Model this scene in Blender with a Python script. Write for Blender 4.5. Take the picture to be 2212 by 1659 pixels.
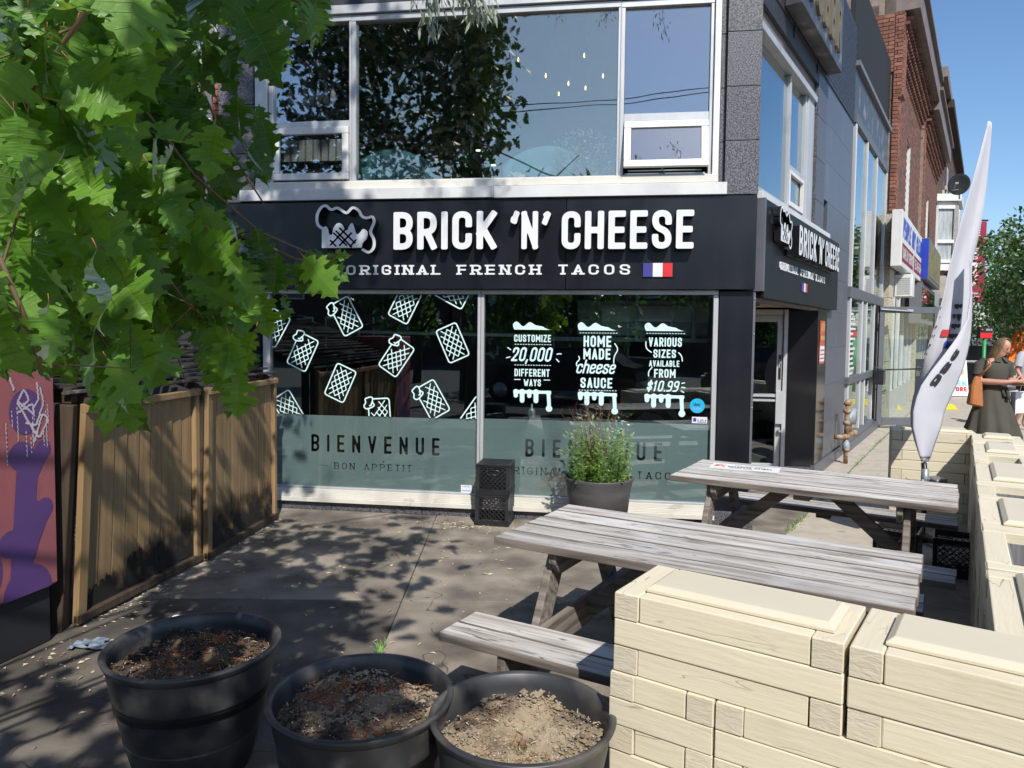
import bpy, bmesh, math, random
import numpy as np
from math import sin, cos, tan, pi, radians, sqrt, atan2
from mathutils import Vector, Matrix, Euler
random.seed(7)
scene = bpy.context.scene
COL = scene.collection
for o in list(bpy.data.objects): bpy.data.objects.remove(o)

# ------------------------------------------------------------------ camera
H = 1.75; FPX = 1600.0; WPX = 2212.0; PITCH = radians(3.0); ROLL = radians(0.6)
CY = 716 + FPX * tan(PITCH)
cam_d = bpy.data.cameras.new("camera"); cam = bpy.data.objects.new("camera", cam_d); COL.objects.link(cam)
cam_d.sensor_width = 36; cam_d.lens = FPX / WPX * 36; cam_d.clip_end = 2000; cam_d.clip_start = 0.05
cam_d.shift_y = -(829.5 - CY) / WPX
_f = Vector((0, cos(PITCH), -sin(PITCH))); _r0 = Vector((1, 0, 0)); _u0 = _r0.cross(_f)
_r = _r0 * cos(ROLL) + _u0 * sin(ROLL); _u = _u0 * cos(ROLL) - _r0 * sin(ROLL)
m = Matrix((_r, _u, -_f)).transposed().to_4x4(); m.translation = (0, 0, H); cam.matrix_world = m
scene.camera = cam
# ------------------------------------------------------------------ light
SUN_AZ = Vector((0.21, -0.975, 0)).normalized(); SUN_EL = radians(46)
world = bpy.data.worlds.new("World"); scene.world = world; world.use_nodes = True
wt = world.node_tree; bg = wt.nodes["Background"]; sk = wt.nodes.new("ShaderNodeTexSky"); sk.sky_type = 'NISHITA'
sk.sun_disc = False; sk.sun_elevation = SUN_EL; sk.sun_rotation = atan2(SUN_AZ.x, SUN_AZ.y)
sk.altitude = 100; sk.air_density = 1.0; sk.dust_density = 0.9; sk.ozone_density = 3.6
hs = wt.nodes.new("ShaderNodeHueSaturation"); hs.inputs["Saturation"].default_value = 1.10
wt.links.new(sk.outputs[0], hs.inputs["Color"]); wt.links.new(hs.outputs[0], bg.inputs[0]); bg.inputs[1].default_value = 0.125
sd = bpy.data.lights.new("sun", 'SUN'); sd.energy = 4.2; sd.angle = radians(0.53); sd.color = (1.0, 0.955, 0.89)
so = bpy.data.objects.new("sun", sd); COL.objects.link(so)
sv = Vector((SUN_AZ.x * cos(SUN_EL), SUN_AZ.y * cos(SUN_EL), sin(SUN_EL)))
so.rotation_euler = sv.to_track_quat('Z', 'Y').to_euler(); so.location = sv * 60
vs = scene.view_settings; vs.view_transform = 'Standard'; vs.look = 'None'; vs.gamma = 1; vs.exposure = 0.38; vs.use_curve_mapping = False
scene.cycles.max_bounces = 8; scene.cycles.transparent_max_bounces = 24; scene.cycles.glossy_bounces = 4; scene.cycles.transmission_bounces = 6
scene.cycles.caustics_reflective = False; scene.cycles.caustics_refractive = False

# surveyed image point -> point of the place at a known depth / height
def D(x, y, dep):
    d = _f * FPX + _r * (x - WPX / 2) - _u * (y - CY)
    return Vector((0, 0, H)) + d * (dep / d.y)
def G(x, y, z=0.0):
    d = _f * FPX + _r * (x - WPX / 2) - _u * (y - CY)
    return Vector((0, 0, H)) + d * ((z - H) / d.z)
def proj(p):
    q = Vector(p) - Vector((0, 0, H)); w = q.dot(_f)
    return (WPX / 2 + FPX * q.dot(_r) / w, CY - FPX * q.dot(_u) / w, w)

# ------------------------------------------------------------------ materials
def _n(nt, t, **k):
    n = nt.nodes.new(t)
    for a, b in k.items(): setattr(n, a, b)
    return n
def mat(name, c1, c2=None, scale=6.0, stretch=(1, 1, 1), rough=0.6, bump=0.0, bscale=None, metal=0.0, c3=None, s3=1.5, t3=(0.55, 0.7),
        spec=0.5, detail=6, ramp=(0.35, 0.65), rvar=0.0, coat=0.0, objrand=0.0, emis=None, world_co=False, dist=0.0, crack=None, knots=None, chips=None):
    m = bpy.data.materials.new(name); m.use_nodes = True; nt = m.node_tree; L = nt.links.new
    p = nt.nodes["Principled BSDF"]
    p.inputs["Roughness"].default_value = rough; p.inputs["Metallic"].default_value = metal
    p.inputs["Specular IOR Level"].default_value = spec; p.inputs["Coat Weight"].default_value = coat
    if emis: p.inputs["Emission Color"].default_value = (*emis[0], 1); p.inputs["Emission Strength"].default_value = emis[1]
    if c2 is None: c2 = tuple(c * 0.88 for c in c1)
    tc = _n(nt, "ShaderNodeTexCoord"); oi = _n(nt, "ShaderNodeObjectInfo"); geo = _n(nt, "ShaderNodeNewGeometry")
    add = _n(nt, "ShaderNodeVectorMath", operation='MULTIPLY_ADD')
    L(oi.outputs["Random"], add.inputs[0]); add.inputs[1].default_value = (37, 53, 71)
    L(geo.outputs["Position"] if world_co else tc.outputs["Object"], add.inputs[2])
    if world_co: add.inputs[1].default_value = (0, 0, 0)
    mp = _n(nt, "ShaderNodeMapping"); mp.inputs["Scale"].default_value = stretch; L(add.outputs[0], mp.inputs[0])
    nz = _n(nt, "ShaderNodeTexNoise"); nz.inputs["Scale"].default_value = scale; nz.inputs["Detail"].default_value = detail
    nz.inputs["Distortion"].default_value = dist; L(mp.outputs[0], nz.inputs["Vector"])
    rp = _n(nt, "ShaderNodeValToRGB"); rp.color_ramp.elements[0].position = ramp[0]; rp.color_ramp.elements[1].position = ramp[1]
    rp.color_ramp.elements[0].color = (*c2, 1); rp.color_ramp.elements[1].color = (*c1, 1)
    L(nz.outputs[0], rp.inputs[0]); col = rp.outputs[0]
    if c3:
        n3 = _n(nt, "ShaderNodeTexNoise"); n3.inputs["Scale"].default_value = s3; n3.inputs["Detail"].default_value = 5
        L(add.outputs[0], n3.inputs["Vector"])
        r3 = _n(nt, "ShaderNodeValToRGB"); r3.color_ramp.elements[0].position = t3[0]; r3.color_ramp.elements[1].position = t3[1]
        L(n3.outputs[0], r3.inputs[0]); mx = _n(nt, "ShaderNodeMix", data_type='RGBA')
        L(r3.outputs[0], mx.inputs[0]); L(col, mx.inputs[6]); mx.inputs[7].default_value = (*c3, 1); col = mx.outputs[2]
    cfac = None
    def over(fac, c):
        nonlocal col
        mx = _n(nt, "ShaderNodeMix", data_type='RGBA'); L(fac, mx.inputs[0]); L(col, mx.inputs[6]); mx.inputs[7].default_value = (*c, 1); col = mx.outputs[2]
    if crack:      # (stretch, width, colour): thin lines along the grain
        m2 = _n(nt, "ShaderNodeMapping"); m2.inputs["Scale"].default_value = crack[0]; L(add.outputs[0], m2.inputs[0])
        nk = _n(nt, "ShaderNodeTexNoise"); nk.inputs["Scale"].default_value = 1.0; nk.inputs["Detail"].default_value = 3; L(m2.outputs[0], nk.inputs["Vector"])
        s1 = _n(nt, "ShaderNodeMath", operation='SUBTRACT'); L(nk.outputs[0], s1.inputs[0]); s1.inputs[1].default_value = .5
        s2 = _n(nt, "ShaderNodeMath", operation='ABSOLUTE'); L(s1.outputs[0], s2.inputs[0])
        r2 = _n(nt, "ShaderNodeMapRange"); r2.inputs[1].default_value = 0; r2.inputs[2].default_value = crack[1]; r2.inputs[3].default_value = 1; r2.inputs[4].default_value = 0; L(s2.outputs[0], r2.inputs[0])
        n4 = _n(nt, "ShaderNodeTexNoise"); n4.inputs["Scale"].default_value = 5; L(add.outputs[0], n4.inputs["Vector"]); r4 = _n(nt, "ShaderNodeMapRange"); r4.inputs[1].default_value = .45; r4.inputs[2].default_value = .62; L(n4.outputs[0], r4.inputs[0])
        mm = _n(nt, "ShaderNodeMath", operation='MULTIPLY'); L(r2.outputs[0], mm.inputs[0]); L(r4.outputs[0], mm.inputs[1]); over(mm.outputs[0], crack[2]); cfac = mm.outputs[0]
    if chips:
        n5 = _n(nt, "ShaderNodeTexNoise"); n5.inputs["Scale"].default_value = chips[0]; n5.inputs["Detail"].default_value = 4; L(mp.outputs[0], n5.inputs["Vector"])
        r5 = _n(nt, "ShaderNodeMapRange"); r5.inputs[1].default_value = chips[1]; r5.inputs[2].default_value = chips[1] + .03; L(n5.outputs[0], r5.inputs[0]); over(r5.outputs[0], chips[2])
    if knots:      # (scale, radius, colour)
        m6 = _n(nt, "ShaderNodeMapping"); m6.inputs["Scale"].default_value = (1, 2.2, 2.2); L(add.outputs[0], m6.inputs[0])
        vo = _n(nt, "ShaderNodeTexVoronoi"); vo.inputs["Scale"].default_value = knots[0]; L(m6.outputs[0], vo.inputs["Vector"])
        r6 = _n(nt, "ShaderNodeMapRange"); r6.inputs[1].default_value = knots[1] * .5; r6.inputs[2].default_value = knots[1]; r6.inputs[3].default_value = .85; r6.inputs[4].default_value = 0; L(vo.outputs["Distance"], r6.inputs[0]); over(r6.outputs[0], knots[2])
    if objrand:
        hv = _n(nt, "ShaderNodeHueSaturation"); mr = _n(nt, "ShaderNodeMapRange")
        mr.inputs[3].default_value = 1 - objrand; mr.inputs[4].default_value = 1 + objrand
        L(oi.outputs["Random"], mr.inputs[0]); L(mr.outputs[0], hv.inputs["Value"]); L(col, hv.inputs["Color"]); col = hv.outputs[0]
    L(col, p.inputs["Base Color"])
    if rvar:
        mr = _n(nt, "ShaderNodeMapRange"); mr.inputs[3].default_value = max(0, rough - rvar); mr.inputs[4].default_value = min(1, rough + rvar)
        L(nz.outputs[0], mr.inputs[0]); L(mr.outputs[0], p.inputs["Roughness"])
    if bump:
        nb = nz
        if bscale:
            nb = _n(nt, "ShaderNodeTexNoise"); nb.inputs["Scale"].default_value = bscale; nb.inputs["Detail"].default_value = 8; L(mp.outputs[0], nb.inputs["Vector"])
        b = _n(nt, "ShaderNodeBump"); b.inputs["Strength"].default_value = bump; b.inputs["Distance"].default_value = 0.01
        hsrc = nb.outputs[0]
        if cfac:
            sb = _n(nt, "ShaderNodeMath", operation='SUBTRACT'); L(nb.outputs[0], sb.inputs[0]); L(cfac, sb.inputs[1]); hsrc = sb.outputs[0]
        L(hsrc, b.inputs["Height"]); L(b.outputs[0], p.inputs["Normal"])
    return m
def glass(name, tint, f0=.1, rough=0.0, gl=(1, 1, 1), wav=0.0):
    m = bpy.data.materials.new(name); m.use_nodes = True; nt = m.node_tree; L = nt.links.new; nt.nodes.clear()
    o = _n(nt, "ShaderNodeOutputMaterial"); mx = _n(nt, "ShaderNodeMixShader"); lw = _n(nt, "ShaderNodeLayerWeight"); lw.inputs[0].default_value = .5
    pw = _n(nt, "ShaderNodeMath", operation='POWER'); L(lw.outputs["Facing"], pw.inputs[0]); pw.inputs[1].default_value = 4.0
    fr = _n(nt, "ShaderNodeMath", operation='MULTIPLY_ADD'); L(pw.outputs[0], fr.inputs[0]); fr.inputs[1].default_value = 1 - f0; fr.inputs[2].default_value = f0
    t = _n(nt, "ShaderNodeBsdfTransparent"); t.inputs[0].default_value = (*tint, 1)
    g = _n(nt, "ShaderNodeBsdfGlossy"); g.inputs["Roughness"].default_value = rough; g.inputs["Color"].default_value = (*gl, 1)
    if wav:
        tc = _n(nt, "ShaderNodeTexCoord"); nz = _n(nt, "ShaderNodeTexNoise"); nz.inputs["Scale"].default_value = 1.3; nz.inputs["Detail"].default_value = 1
        b = _n(nt, "ShaderNodeBump"); b.inputs["Strength"].default_value = wav; b.inputs["Distance"].default_value = 0.02
        L(tc.outputs["Object"], nz.inputs["Vector"]); L(nz.outputs[0], b.inputs["Height"]); L(b.outputs[0], g.inputs["Normal"])
    L(fr.outputs[0], mx.inputs[0]); L(t.outputs[0], mx.inputs[1]); L(g.outputs[0], mx.inputs[2]); L(mx.outputs[0], o.inputs[0])
    return m
def leafmat(name, c1, c2, tr, scale=3, gloss=0.12, trw=0.4):
    m = bpy.data.materials.new(name); m.use_nodes = True; nt = m.node_tree; L = nt.links.new; nt.nodes.clear()
    o = _n(nt, "ShaderNodeOutputMaterial"); d = _n(nt, "ShaderNodeBsdfDiffuse"); t = _n(nt, "ShaderNodeBsdfTranslucent")
    g = _n(nt, "ShaderNodeBsdfGlossy"); g.inputs["Roughness"].default_value = 0.45
    geo = _n(nt, "ShaderNodeNewGeometry"); nz = _n(nt, "ShaderNodeTexNoise"); nz.inputs["Scale"].default_value = scale; nz.inputs["Detail"].default_value = 4
    L(geo.outputs["Position"], nz.inputs["Vector"])
    rp = _n(nt, "ShaderNodeValToRGB"); rp.color_ramp.elements[0].position = .35; rp.color_ramp.elements[1].position = .68
    rp.color_ramp.elements[0].color = (*c2, 1); rp.color_ramp.elements[1].color = (*c1, 1); L(nz.outputs[0], rp.inputs[0])
    L(rp.outputs[0], d.inputs[0]); t.inputs[0].default_value = (*tr, 1)
    n2 = _n(nt, "ShaderNodeTexNoise"); n2.inputs["Scale"].default_value = 90; L(geo.outputs["Position"], n2.inputs["Vector"])
    b = _n(nt, "ShaderNodeBump"); b.inputs["Strength"].default_value = .25; b.inputs["Distance"].default_value = .004; L(n2.outputs[0], b.inputs["Height"])
    L(b.outputs[0], g.inputs["Normal"]); L(b.outputs[0], d.inputs["Normal"])
    m1 = _n(nt, "ShaderNodeMixShader"); m1.inputs[0].default_value = trw; L(d.outputs[0], m1.inputs[1]); L(t.outputs[0], m1.inputs[2])
    lw = _n(nt, "ShaderNodeFresnel"); lw.inputs[0].default_value = 1.4
    mu = _n(nt, "ShaderNodeMath", operation='MULTIPLY_ADD'); mu.inputs[1].default_value = .4; mu.inputs[2].default_value = gloss * .12; L(lw.outputs[0], mu.inputs[0])
    m2 = _n(nt, "ShaderNodeMixShader"); L(mu.outputs[0], m2.inputs[0]); L(m1.outputs[0], m2.inputs[1]); L(g.outputs[0], m2.inputs[2]); L(m2.outputs[0], o.inputs[0])
    return m
M = dict(
 silver=mat("silver_aluminium", (.56, .57, .58), (.47, .48, .49), 5, (1, 1, .3), .42, .05, metal=0.35, c3=(.36, .36, .35), s3=3, t3=(.6, .8)),
 cream_metal=mat("cream_painted_metal", (.66, .64, .57), (.58, .56, .50), 3, (1, 1, 1), .5, .05, c3=(.3, .28, .23), s3=5, t3=(.62, .8)),
 flashing=mat("white_flashing", (.64, .64, .63), (.54, .54, .54), 3, (1, 1, 1), .5, .05, c3=(.4, .38, .34), s3=4, t3=(.66, .85)),
 black_panel=mat("black_composite_panel", (.009, .0095, .015), (.006, .0065, .010), 1.5, (3, 1, .25), .30, .03, rvar=.10, spec=.5, c3=(.017, .018, .023), s3=1.6, t3=(.5, .8)),
 black_matt=mat("black_side_panel", (.010, .010, .012), (.014, .014, .016), 2, (3, 3, .3), .45, spec=.15), black_gloss=mat("black_gloss_panel", (.012, .012, .014), (.009, .009, .011), 2, rough=.12, spec=.6),
 granite=mat("speckled_granite", (.15, .145, .165), (.03, .03, .036), 95, rough=.42, detail=3, ramp=(.42, .6), bump=.06, objrand=.1),
 granite_dark=mat("blue_grey_granite", (.115, .12, .145), (.065, .068, .085), 120, rough=.38, detail=3, c3=(.15, .15, .16), s3=2.2, t3=(.62, .85), objrand=.08),
 blackbrick=mat("black_painted_brick", (.034, .036, .042), (.02, .021, .026), 20, rough=.5, bump=.3),
 film=mat("frosted_film", (.335, .375, .37), (.275, .315, .312), .9, rough=.55, spec=.2, detail=2),
 decal=mat("white_vinyl", (.60, .80, .78), (.55, .74, .73), 8, rough=.5),
 letter=mat("white_acrylic_letter", (.72, .73, .74), (.65, .66, .68), 6, rough=.4),
 lettersd=mat("letter_side_black", (.012, .012, .013), rough=.25),
 blue=mat("flag_blue", (.055, .05, .25), rough=.4), white=mat("white_paint", (.74, .74, .73), (.66, .66, .65), 5, rough=.5), red=mat("flag_red", (.62, .03, .04), rough=.4),
 dark=mat("dark_interior", (.035, .035, .035), (.022, .022, .022), 1.0, rough=.7), midgrey=mat("grey_plaster", (.13, .13, .125), (.10, .10, .098), 1, rough=.8),
 ply=mat("plywood_soffit", (.50, .38, .19), (.42, .31, .15), 2, (1, 12, 1), .6, .04),
 cream=mat("cream_paint_timber", (.655, .59, .44), (.63, .565, .415), 3, (1, 8, 8), .60, .20, bscale=9, objrand=.05, crack=((1.1, 8, 8), .0055, (.30, .24, .16)), chips=(7, .76, (.33, .19, .09)), c3=(.53, .445, .29), s3=3, t3=(.6, .9)),
 grain_end=mat("cream_end_grain", (.59, .53, .40), (.53, .47, .345), 20, (1, 1, 4), .75, .35, detail=3, dist=1.2, objrand=.05),
 lid=mat("cream_lid", (.605, .55, .42), (.575, .52, .395), 2, rough=.55, bump=.08, objrand=.02),
 inner=mat("grey_timber_inside", (.22, .22, .22), (.15, .15, .155), 6, (1, 10, 1), .8, .2),
 wood=mat("weathered_grey_wood", (.52, .49, .45), (.22, .195, .17), 1.8, (.9, 12, 12), .8, .8, detail=10, knots=(3.0, .085, (.13, .085, .055)), crack=((1.6, 26, 26), .012, (.05, .04, .033)), ramp=(.30, .60), c3=(.50, .49, .48), s3=2.4, t3=(.5, .70), objrand=.17, dist=.5),
 wood_dark=mat("weathered_dark_wood", (.25, .215, .18), (.075, .06, .05), 2.4, (.9, 13, 13), .85, .6, detail=8, ramp=(.3, .66), objrand=.12, dist=.5),
 fence=mat("brown_stained_board", (.315, .205, .10), (.235, .15, .07), 2.0, (12, 12, .8), .65, .3, c3=(.12, .075, .045), s3=2.6, t3=(.60, .85), objrand=.10),
 fencedark=mat("dark_stained_timber", (.062, .040, .024), (.033, .022, .015), 2.2, (9, 9, 1), .8, .4, objrand=.15),
 slat=mat("black_rotten_slat", (.075, .066, .06), (.02, .018, .017), 6, (1, 6, 1), .85, .6, c3=(.24, .22, .20), s3=9, t3=(.6, .75)),
 pot=mat("black_plastic_pot", (.035, .036, .040), (.024, .025, .028), 3, (1, 1, 1), .42, .05, c3=(.12, .11, .095), s3=5, t3=(.46, .74), rvar=.12),
 barrelpot=mat("grey_barrel_pot", (.085, .082, .08), (.06, .058, .056), 4, (1, 1, 3), .55, .12),
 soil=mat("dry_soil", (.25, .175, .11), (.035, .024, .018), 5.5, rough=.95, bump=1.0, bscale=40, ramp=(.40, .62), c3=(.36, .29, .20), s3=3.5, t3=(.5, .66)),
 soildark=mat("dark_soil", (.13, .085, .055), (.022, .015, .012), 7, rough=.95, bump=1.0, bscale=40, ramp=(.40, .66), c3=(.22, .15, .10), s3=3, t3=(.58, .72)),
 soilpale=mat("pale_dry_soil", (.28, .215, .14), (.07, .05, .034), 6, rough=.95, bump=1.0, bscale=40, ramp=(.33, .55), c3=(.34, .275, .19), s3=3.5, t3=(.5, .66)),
 root=mat("orange_root", (.42, .13, .04), (.22, .07, .03), 30, rough=.8), straw=mat("pale_straw", (.55, .47, .33), (.38, .30, .2), 20, rough=.8),
 perlite=mat("white_perlite", (.7, .68, .64), rough=.9),
 crate=mat("black_crate_plastic", (.034, .034, .037), (.02, .02, .023), 8, rough=.28),
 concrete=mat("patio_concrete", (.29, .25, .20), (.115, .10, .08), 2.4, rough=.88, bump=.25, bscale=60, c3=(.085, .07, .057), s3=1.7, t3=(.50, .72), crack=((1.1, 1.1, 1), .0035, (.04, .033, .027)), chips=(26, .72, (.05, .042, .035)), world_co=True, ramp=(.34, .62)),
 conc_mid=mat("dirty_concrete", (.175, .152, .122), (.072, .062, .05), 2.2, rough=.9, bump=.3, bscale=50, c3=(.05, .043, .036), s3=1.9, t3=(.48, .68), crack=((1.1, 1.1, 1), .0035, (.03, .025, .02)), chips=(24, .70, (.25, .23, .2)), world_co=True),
 conc_dark=mat("stained_shade_concrete", (.085, .076, .065), (.045, .04, .034), 2.6, rough=.9, bump=.25, bscale=60, c3=(.05, .044, .038), s3=1.6, t3=(.5, .7), world_co=True),  # stained slabs, with the near-left tree shade also put into the colour
 sidewalk=mat("sidewalk_concrete", (.46, .41, .335), (.36, .32, .26), 5, rough=.9, bump=.2, bscale=70, c3=(.24, .21, .17), s3=5, t3=(.60, .74), crack=((.8, .8, 1), .004, (.12, .10, .08)), chips=(16, .70, (.17, .15, .12)), world_co=True),
 joint=mat("slab_joint", (.05, .045, .038), rough=.95), asphalt=mat("asphalt", (.075, .075, .077), (.05, .05, .052), 8, rough=.85, bump=.2, world_co=True),
 brick=mat("red_brick", (.28, .12, .08), (.19, .08, .055), 9, rough=.9, bump=.3, c3=(.16, .06, .05), s3=14, t3=(.55, .7), objrand=.3),
 brickjoin=mat("red_brick_facade", (.24, .11, .075), (.11, .055, .042), 3.2, (1, 1, 3), .9, .4, detail=9, c3=(.10, .07, .06), s3=.9, t3=(.55, .72)),
 mortar=mat("mortar", (.30, .24, .19), (.2, .16, .13), 8, rough=.95), mortar_dark=mat("mortar_dark", (.075, .05, .043), (.05, .035, .03), 8, rough=.95),
 brownwall=mat("dark_brown_brick", (.12, .065, .05), (.055, .032, .028), 2.5, (1, 1, 6), .9, .4, detail=9, c3=(.24, .19, .14), s3=.8, t3=(.62, .76)),
 cornice=mat("painted_cornice", (.22, .17, .15), (.15, .12, .11), 4, rough=.6), greycornice=mat("grey_cornice", (.16, .165, .18), rough=.5),
 stone=mat("pebbled_stone", (.55, .49, .38), (.33, .29, .22), 40, rough=.9, bump=.6, detail=3, ramp=(.35, .6)),
 tarp=mat("black_tarp", (.012, .012, .013), rough=.75), greyframe=mat("grey_door_frame", (.115, .12, .135), rough=.45),
 whiteframe=mat("white_window_frame", (.72, .72, .70), (.62, .62, .60), 4, rough=.45),
 bronze=mat("sign_box_bronze", (.10, .098, .10), (.06, .06, .062), 6, rough=.4, metal=.3, c3=(.28, .26, .24), s3=4), gold=mat("gold_letter_edge", (.20, .165, .10), rough=.5, metal=.3),
 gas=mat("rusty_pipe", (.30, .27, .2), (.24, .10, .035), 14, rough=.7, bump=.4, ramp=(.42, .56)), gasgrey=mat("gas_meter_grey", (.27, .31, .34), (.2, .23, .26), 9, rough=.5),
 fabric=mat("flag_fabric", (.52, .52, .55), (.48, .48, .52), 3, rough=.85, bump=.1), ink=mat("black_print", (.02, .02, .025), rough=.7), inkred=mat("red_print", (.5, .03, .04), rough=.7),
 pink=mat("pink_painted_metal", (.36, .115, .125), (.31, .10, .11), 3, rough=.45, c3=(.27, .08, .10), s3=3), purple=mat("purple_painted_metal", (.115, .055, .19), (.095, .045, .165), 3, rough=.45),
 chalk=mat("pale_spray_paint", (.55, .50, .56), rough=.8), blackbase=mat("black_metal_base", (.02, .02, .023), rough=.6),
 skin=mat("skin", (.52, .27, .19), (.46, .23, .16), 10, rough=.5), hair=mat("blond_hair", (.25, .165, .085), (.09, .058, .03), 5, (30, 30, 2), .5, .5),
 dress=mat("olive_dress", (.062, .057, .042), (.050, .046, .035), 4, rough=.85, bump=.1), leather=mat("tan_leather", (.40, .15, .045), (.33, .12, .035), 5, rough=.42),
 paper=mat("white_paper", (.72, .72, .74), (.66, .66, .68), 3, rough=.8), yellow=mat("yellow_plastic", (.75, .60, .02), rough=.45), orange=mat("orange_canvas", (.80, .19, .02), (.66, .14, .015), 4, rough=.8),
 bark=mat("tree_bark", (.14, .10, .075), (.05, .037, .03), 9, (6, 6, 1), .9, .8), twig=mat("green_brown_twig", (.16, .10, .055), rough=.7), petiole=mat("red_leaf_stalk", (.42, .13, .07), rough=.6),
 oak=leafmat("oak_leaf", (.15, .31, .035), (.085, .205, .025), (.38, .62, .025), 5), oakdark=leafmat("oak_leaf_shade", (.085, .20, .032), (.032, .095, .018), (.19, .40, .02), 4),  # oakdark is the oak leaf with inner-foliage shade put into its colour
 oakcrown=leafmat("oak_leaf_crown_shade", (.045, .09, .022), (.02, .05, .014), (.06, .14, .02), 3, trw=.15), vein=leafmat("leaf_vein", (.20, .33, .07), (.14, .26, .05), (.32, .48, .05)),  # oakcrown: the crown's shade side is put into its leaf colour
 willow=leafmat("silver_leaf", (.50, .56, .46), (.32, .38, .29), (.3, .36, .2), 6, trw=.3), tree=leafmat("street_tree_leaf", (.06, .15, .03), (.03, .085, .02), (.12, .28, .03), 1.2),
 weed=leafmat("weed_leaf", (.26, .42, .07), (.15, .29, .05), (.4, .6, .06), 9), drystem=mat("dry_stem", (.24, .13, .075), rough=.9),
 velvet=mat("blue_velvet", (.16, .38, .50), (.12, .30, .40), 4, rough=.7), jade=leafmat("jade_leaf", (.50, .60, .36), (.34, .44, .24), (.4, .5, .2), 8),
 lamp=mat("glowing_bulb", (1, .7, .3), rough=.4, emis=((1, .55, .18), 6)), galv=mat("galvanised_steel", (.32, .36, .36), (.22, .26, .26), 12, rough=.45, metal=.4),
 maroon=mat("maroon_banner", (.28, .015, .045), (.2, .01, .03), 3, rough=.6), signblue=mat("sign_blue", (.02, .05, .38), rough=.4), signblack=mat("black_sign", (.012, .012, .014), rough=.4),
 brightred=mat("red_sign", (.7, .015, .02), rough=.4), green=mat("green_sign", (.03, .25, .07), rough=.5), poster=mat("red_orange_poster", (.62, .12, .05), (.42, .05, .03), 7, rough=.35),
 cyan=mat("cyan_sticker", (.02, .42, .68), rough=.35), lightblue=mat("light_blue_print", (.25, .5, .75), rough=.5), cloth_grey=mat("grey_tshirt", (.42, .43, .45), rough=.9),
 carwhite=mat("white_car_paint", (.7, .7, .7), rough=.25, coat=.5), cardark=mat("dark_car_paint", (.015, .017, .022), rough=.2, coat=.6), rubber=mat("tyre_rubber", (.018, .018, .018), rough=.8),
 tan=mat("tan_food_print", (.62, .42, .18), (.5, .27, .1), 9, rough=.6), palewall=mat("pale_stucco", (.46, .44, .40), rough=.9), yellowdim=mat("ochre_print", (.32, .26, .10), (.10, .11, .09), 5, rough=.5),
)
G_MID = glass("coated_window_glass", (.80, .85, .82), .26, .0, (.98, .95, .84), .16)
G_UP = glass("upper_window_glass", (.84, .87, .87), .27, .0, (.96, .98, 1.0), .16); G_LOW = glass("shopfront_glass", (.84, .90, .90), .11, .0, (.95, 1, 1), .04)
G_FAR = glass("street_window_glass", (.75, .85, .82), .16, .0, wav=.08); G_SIDE = glass("side_window_glass", (.7, .8, .85), .22, .0, (.9, .97, 1), .04)

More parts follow.
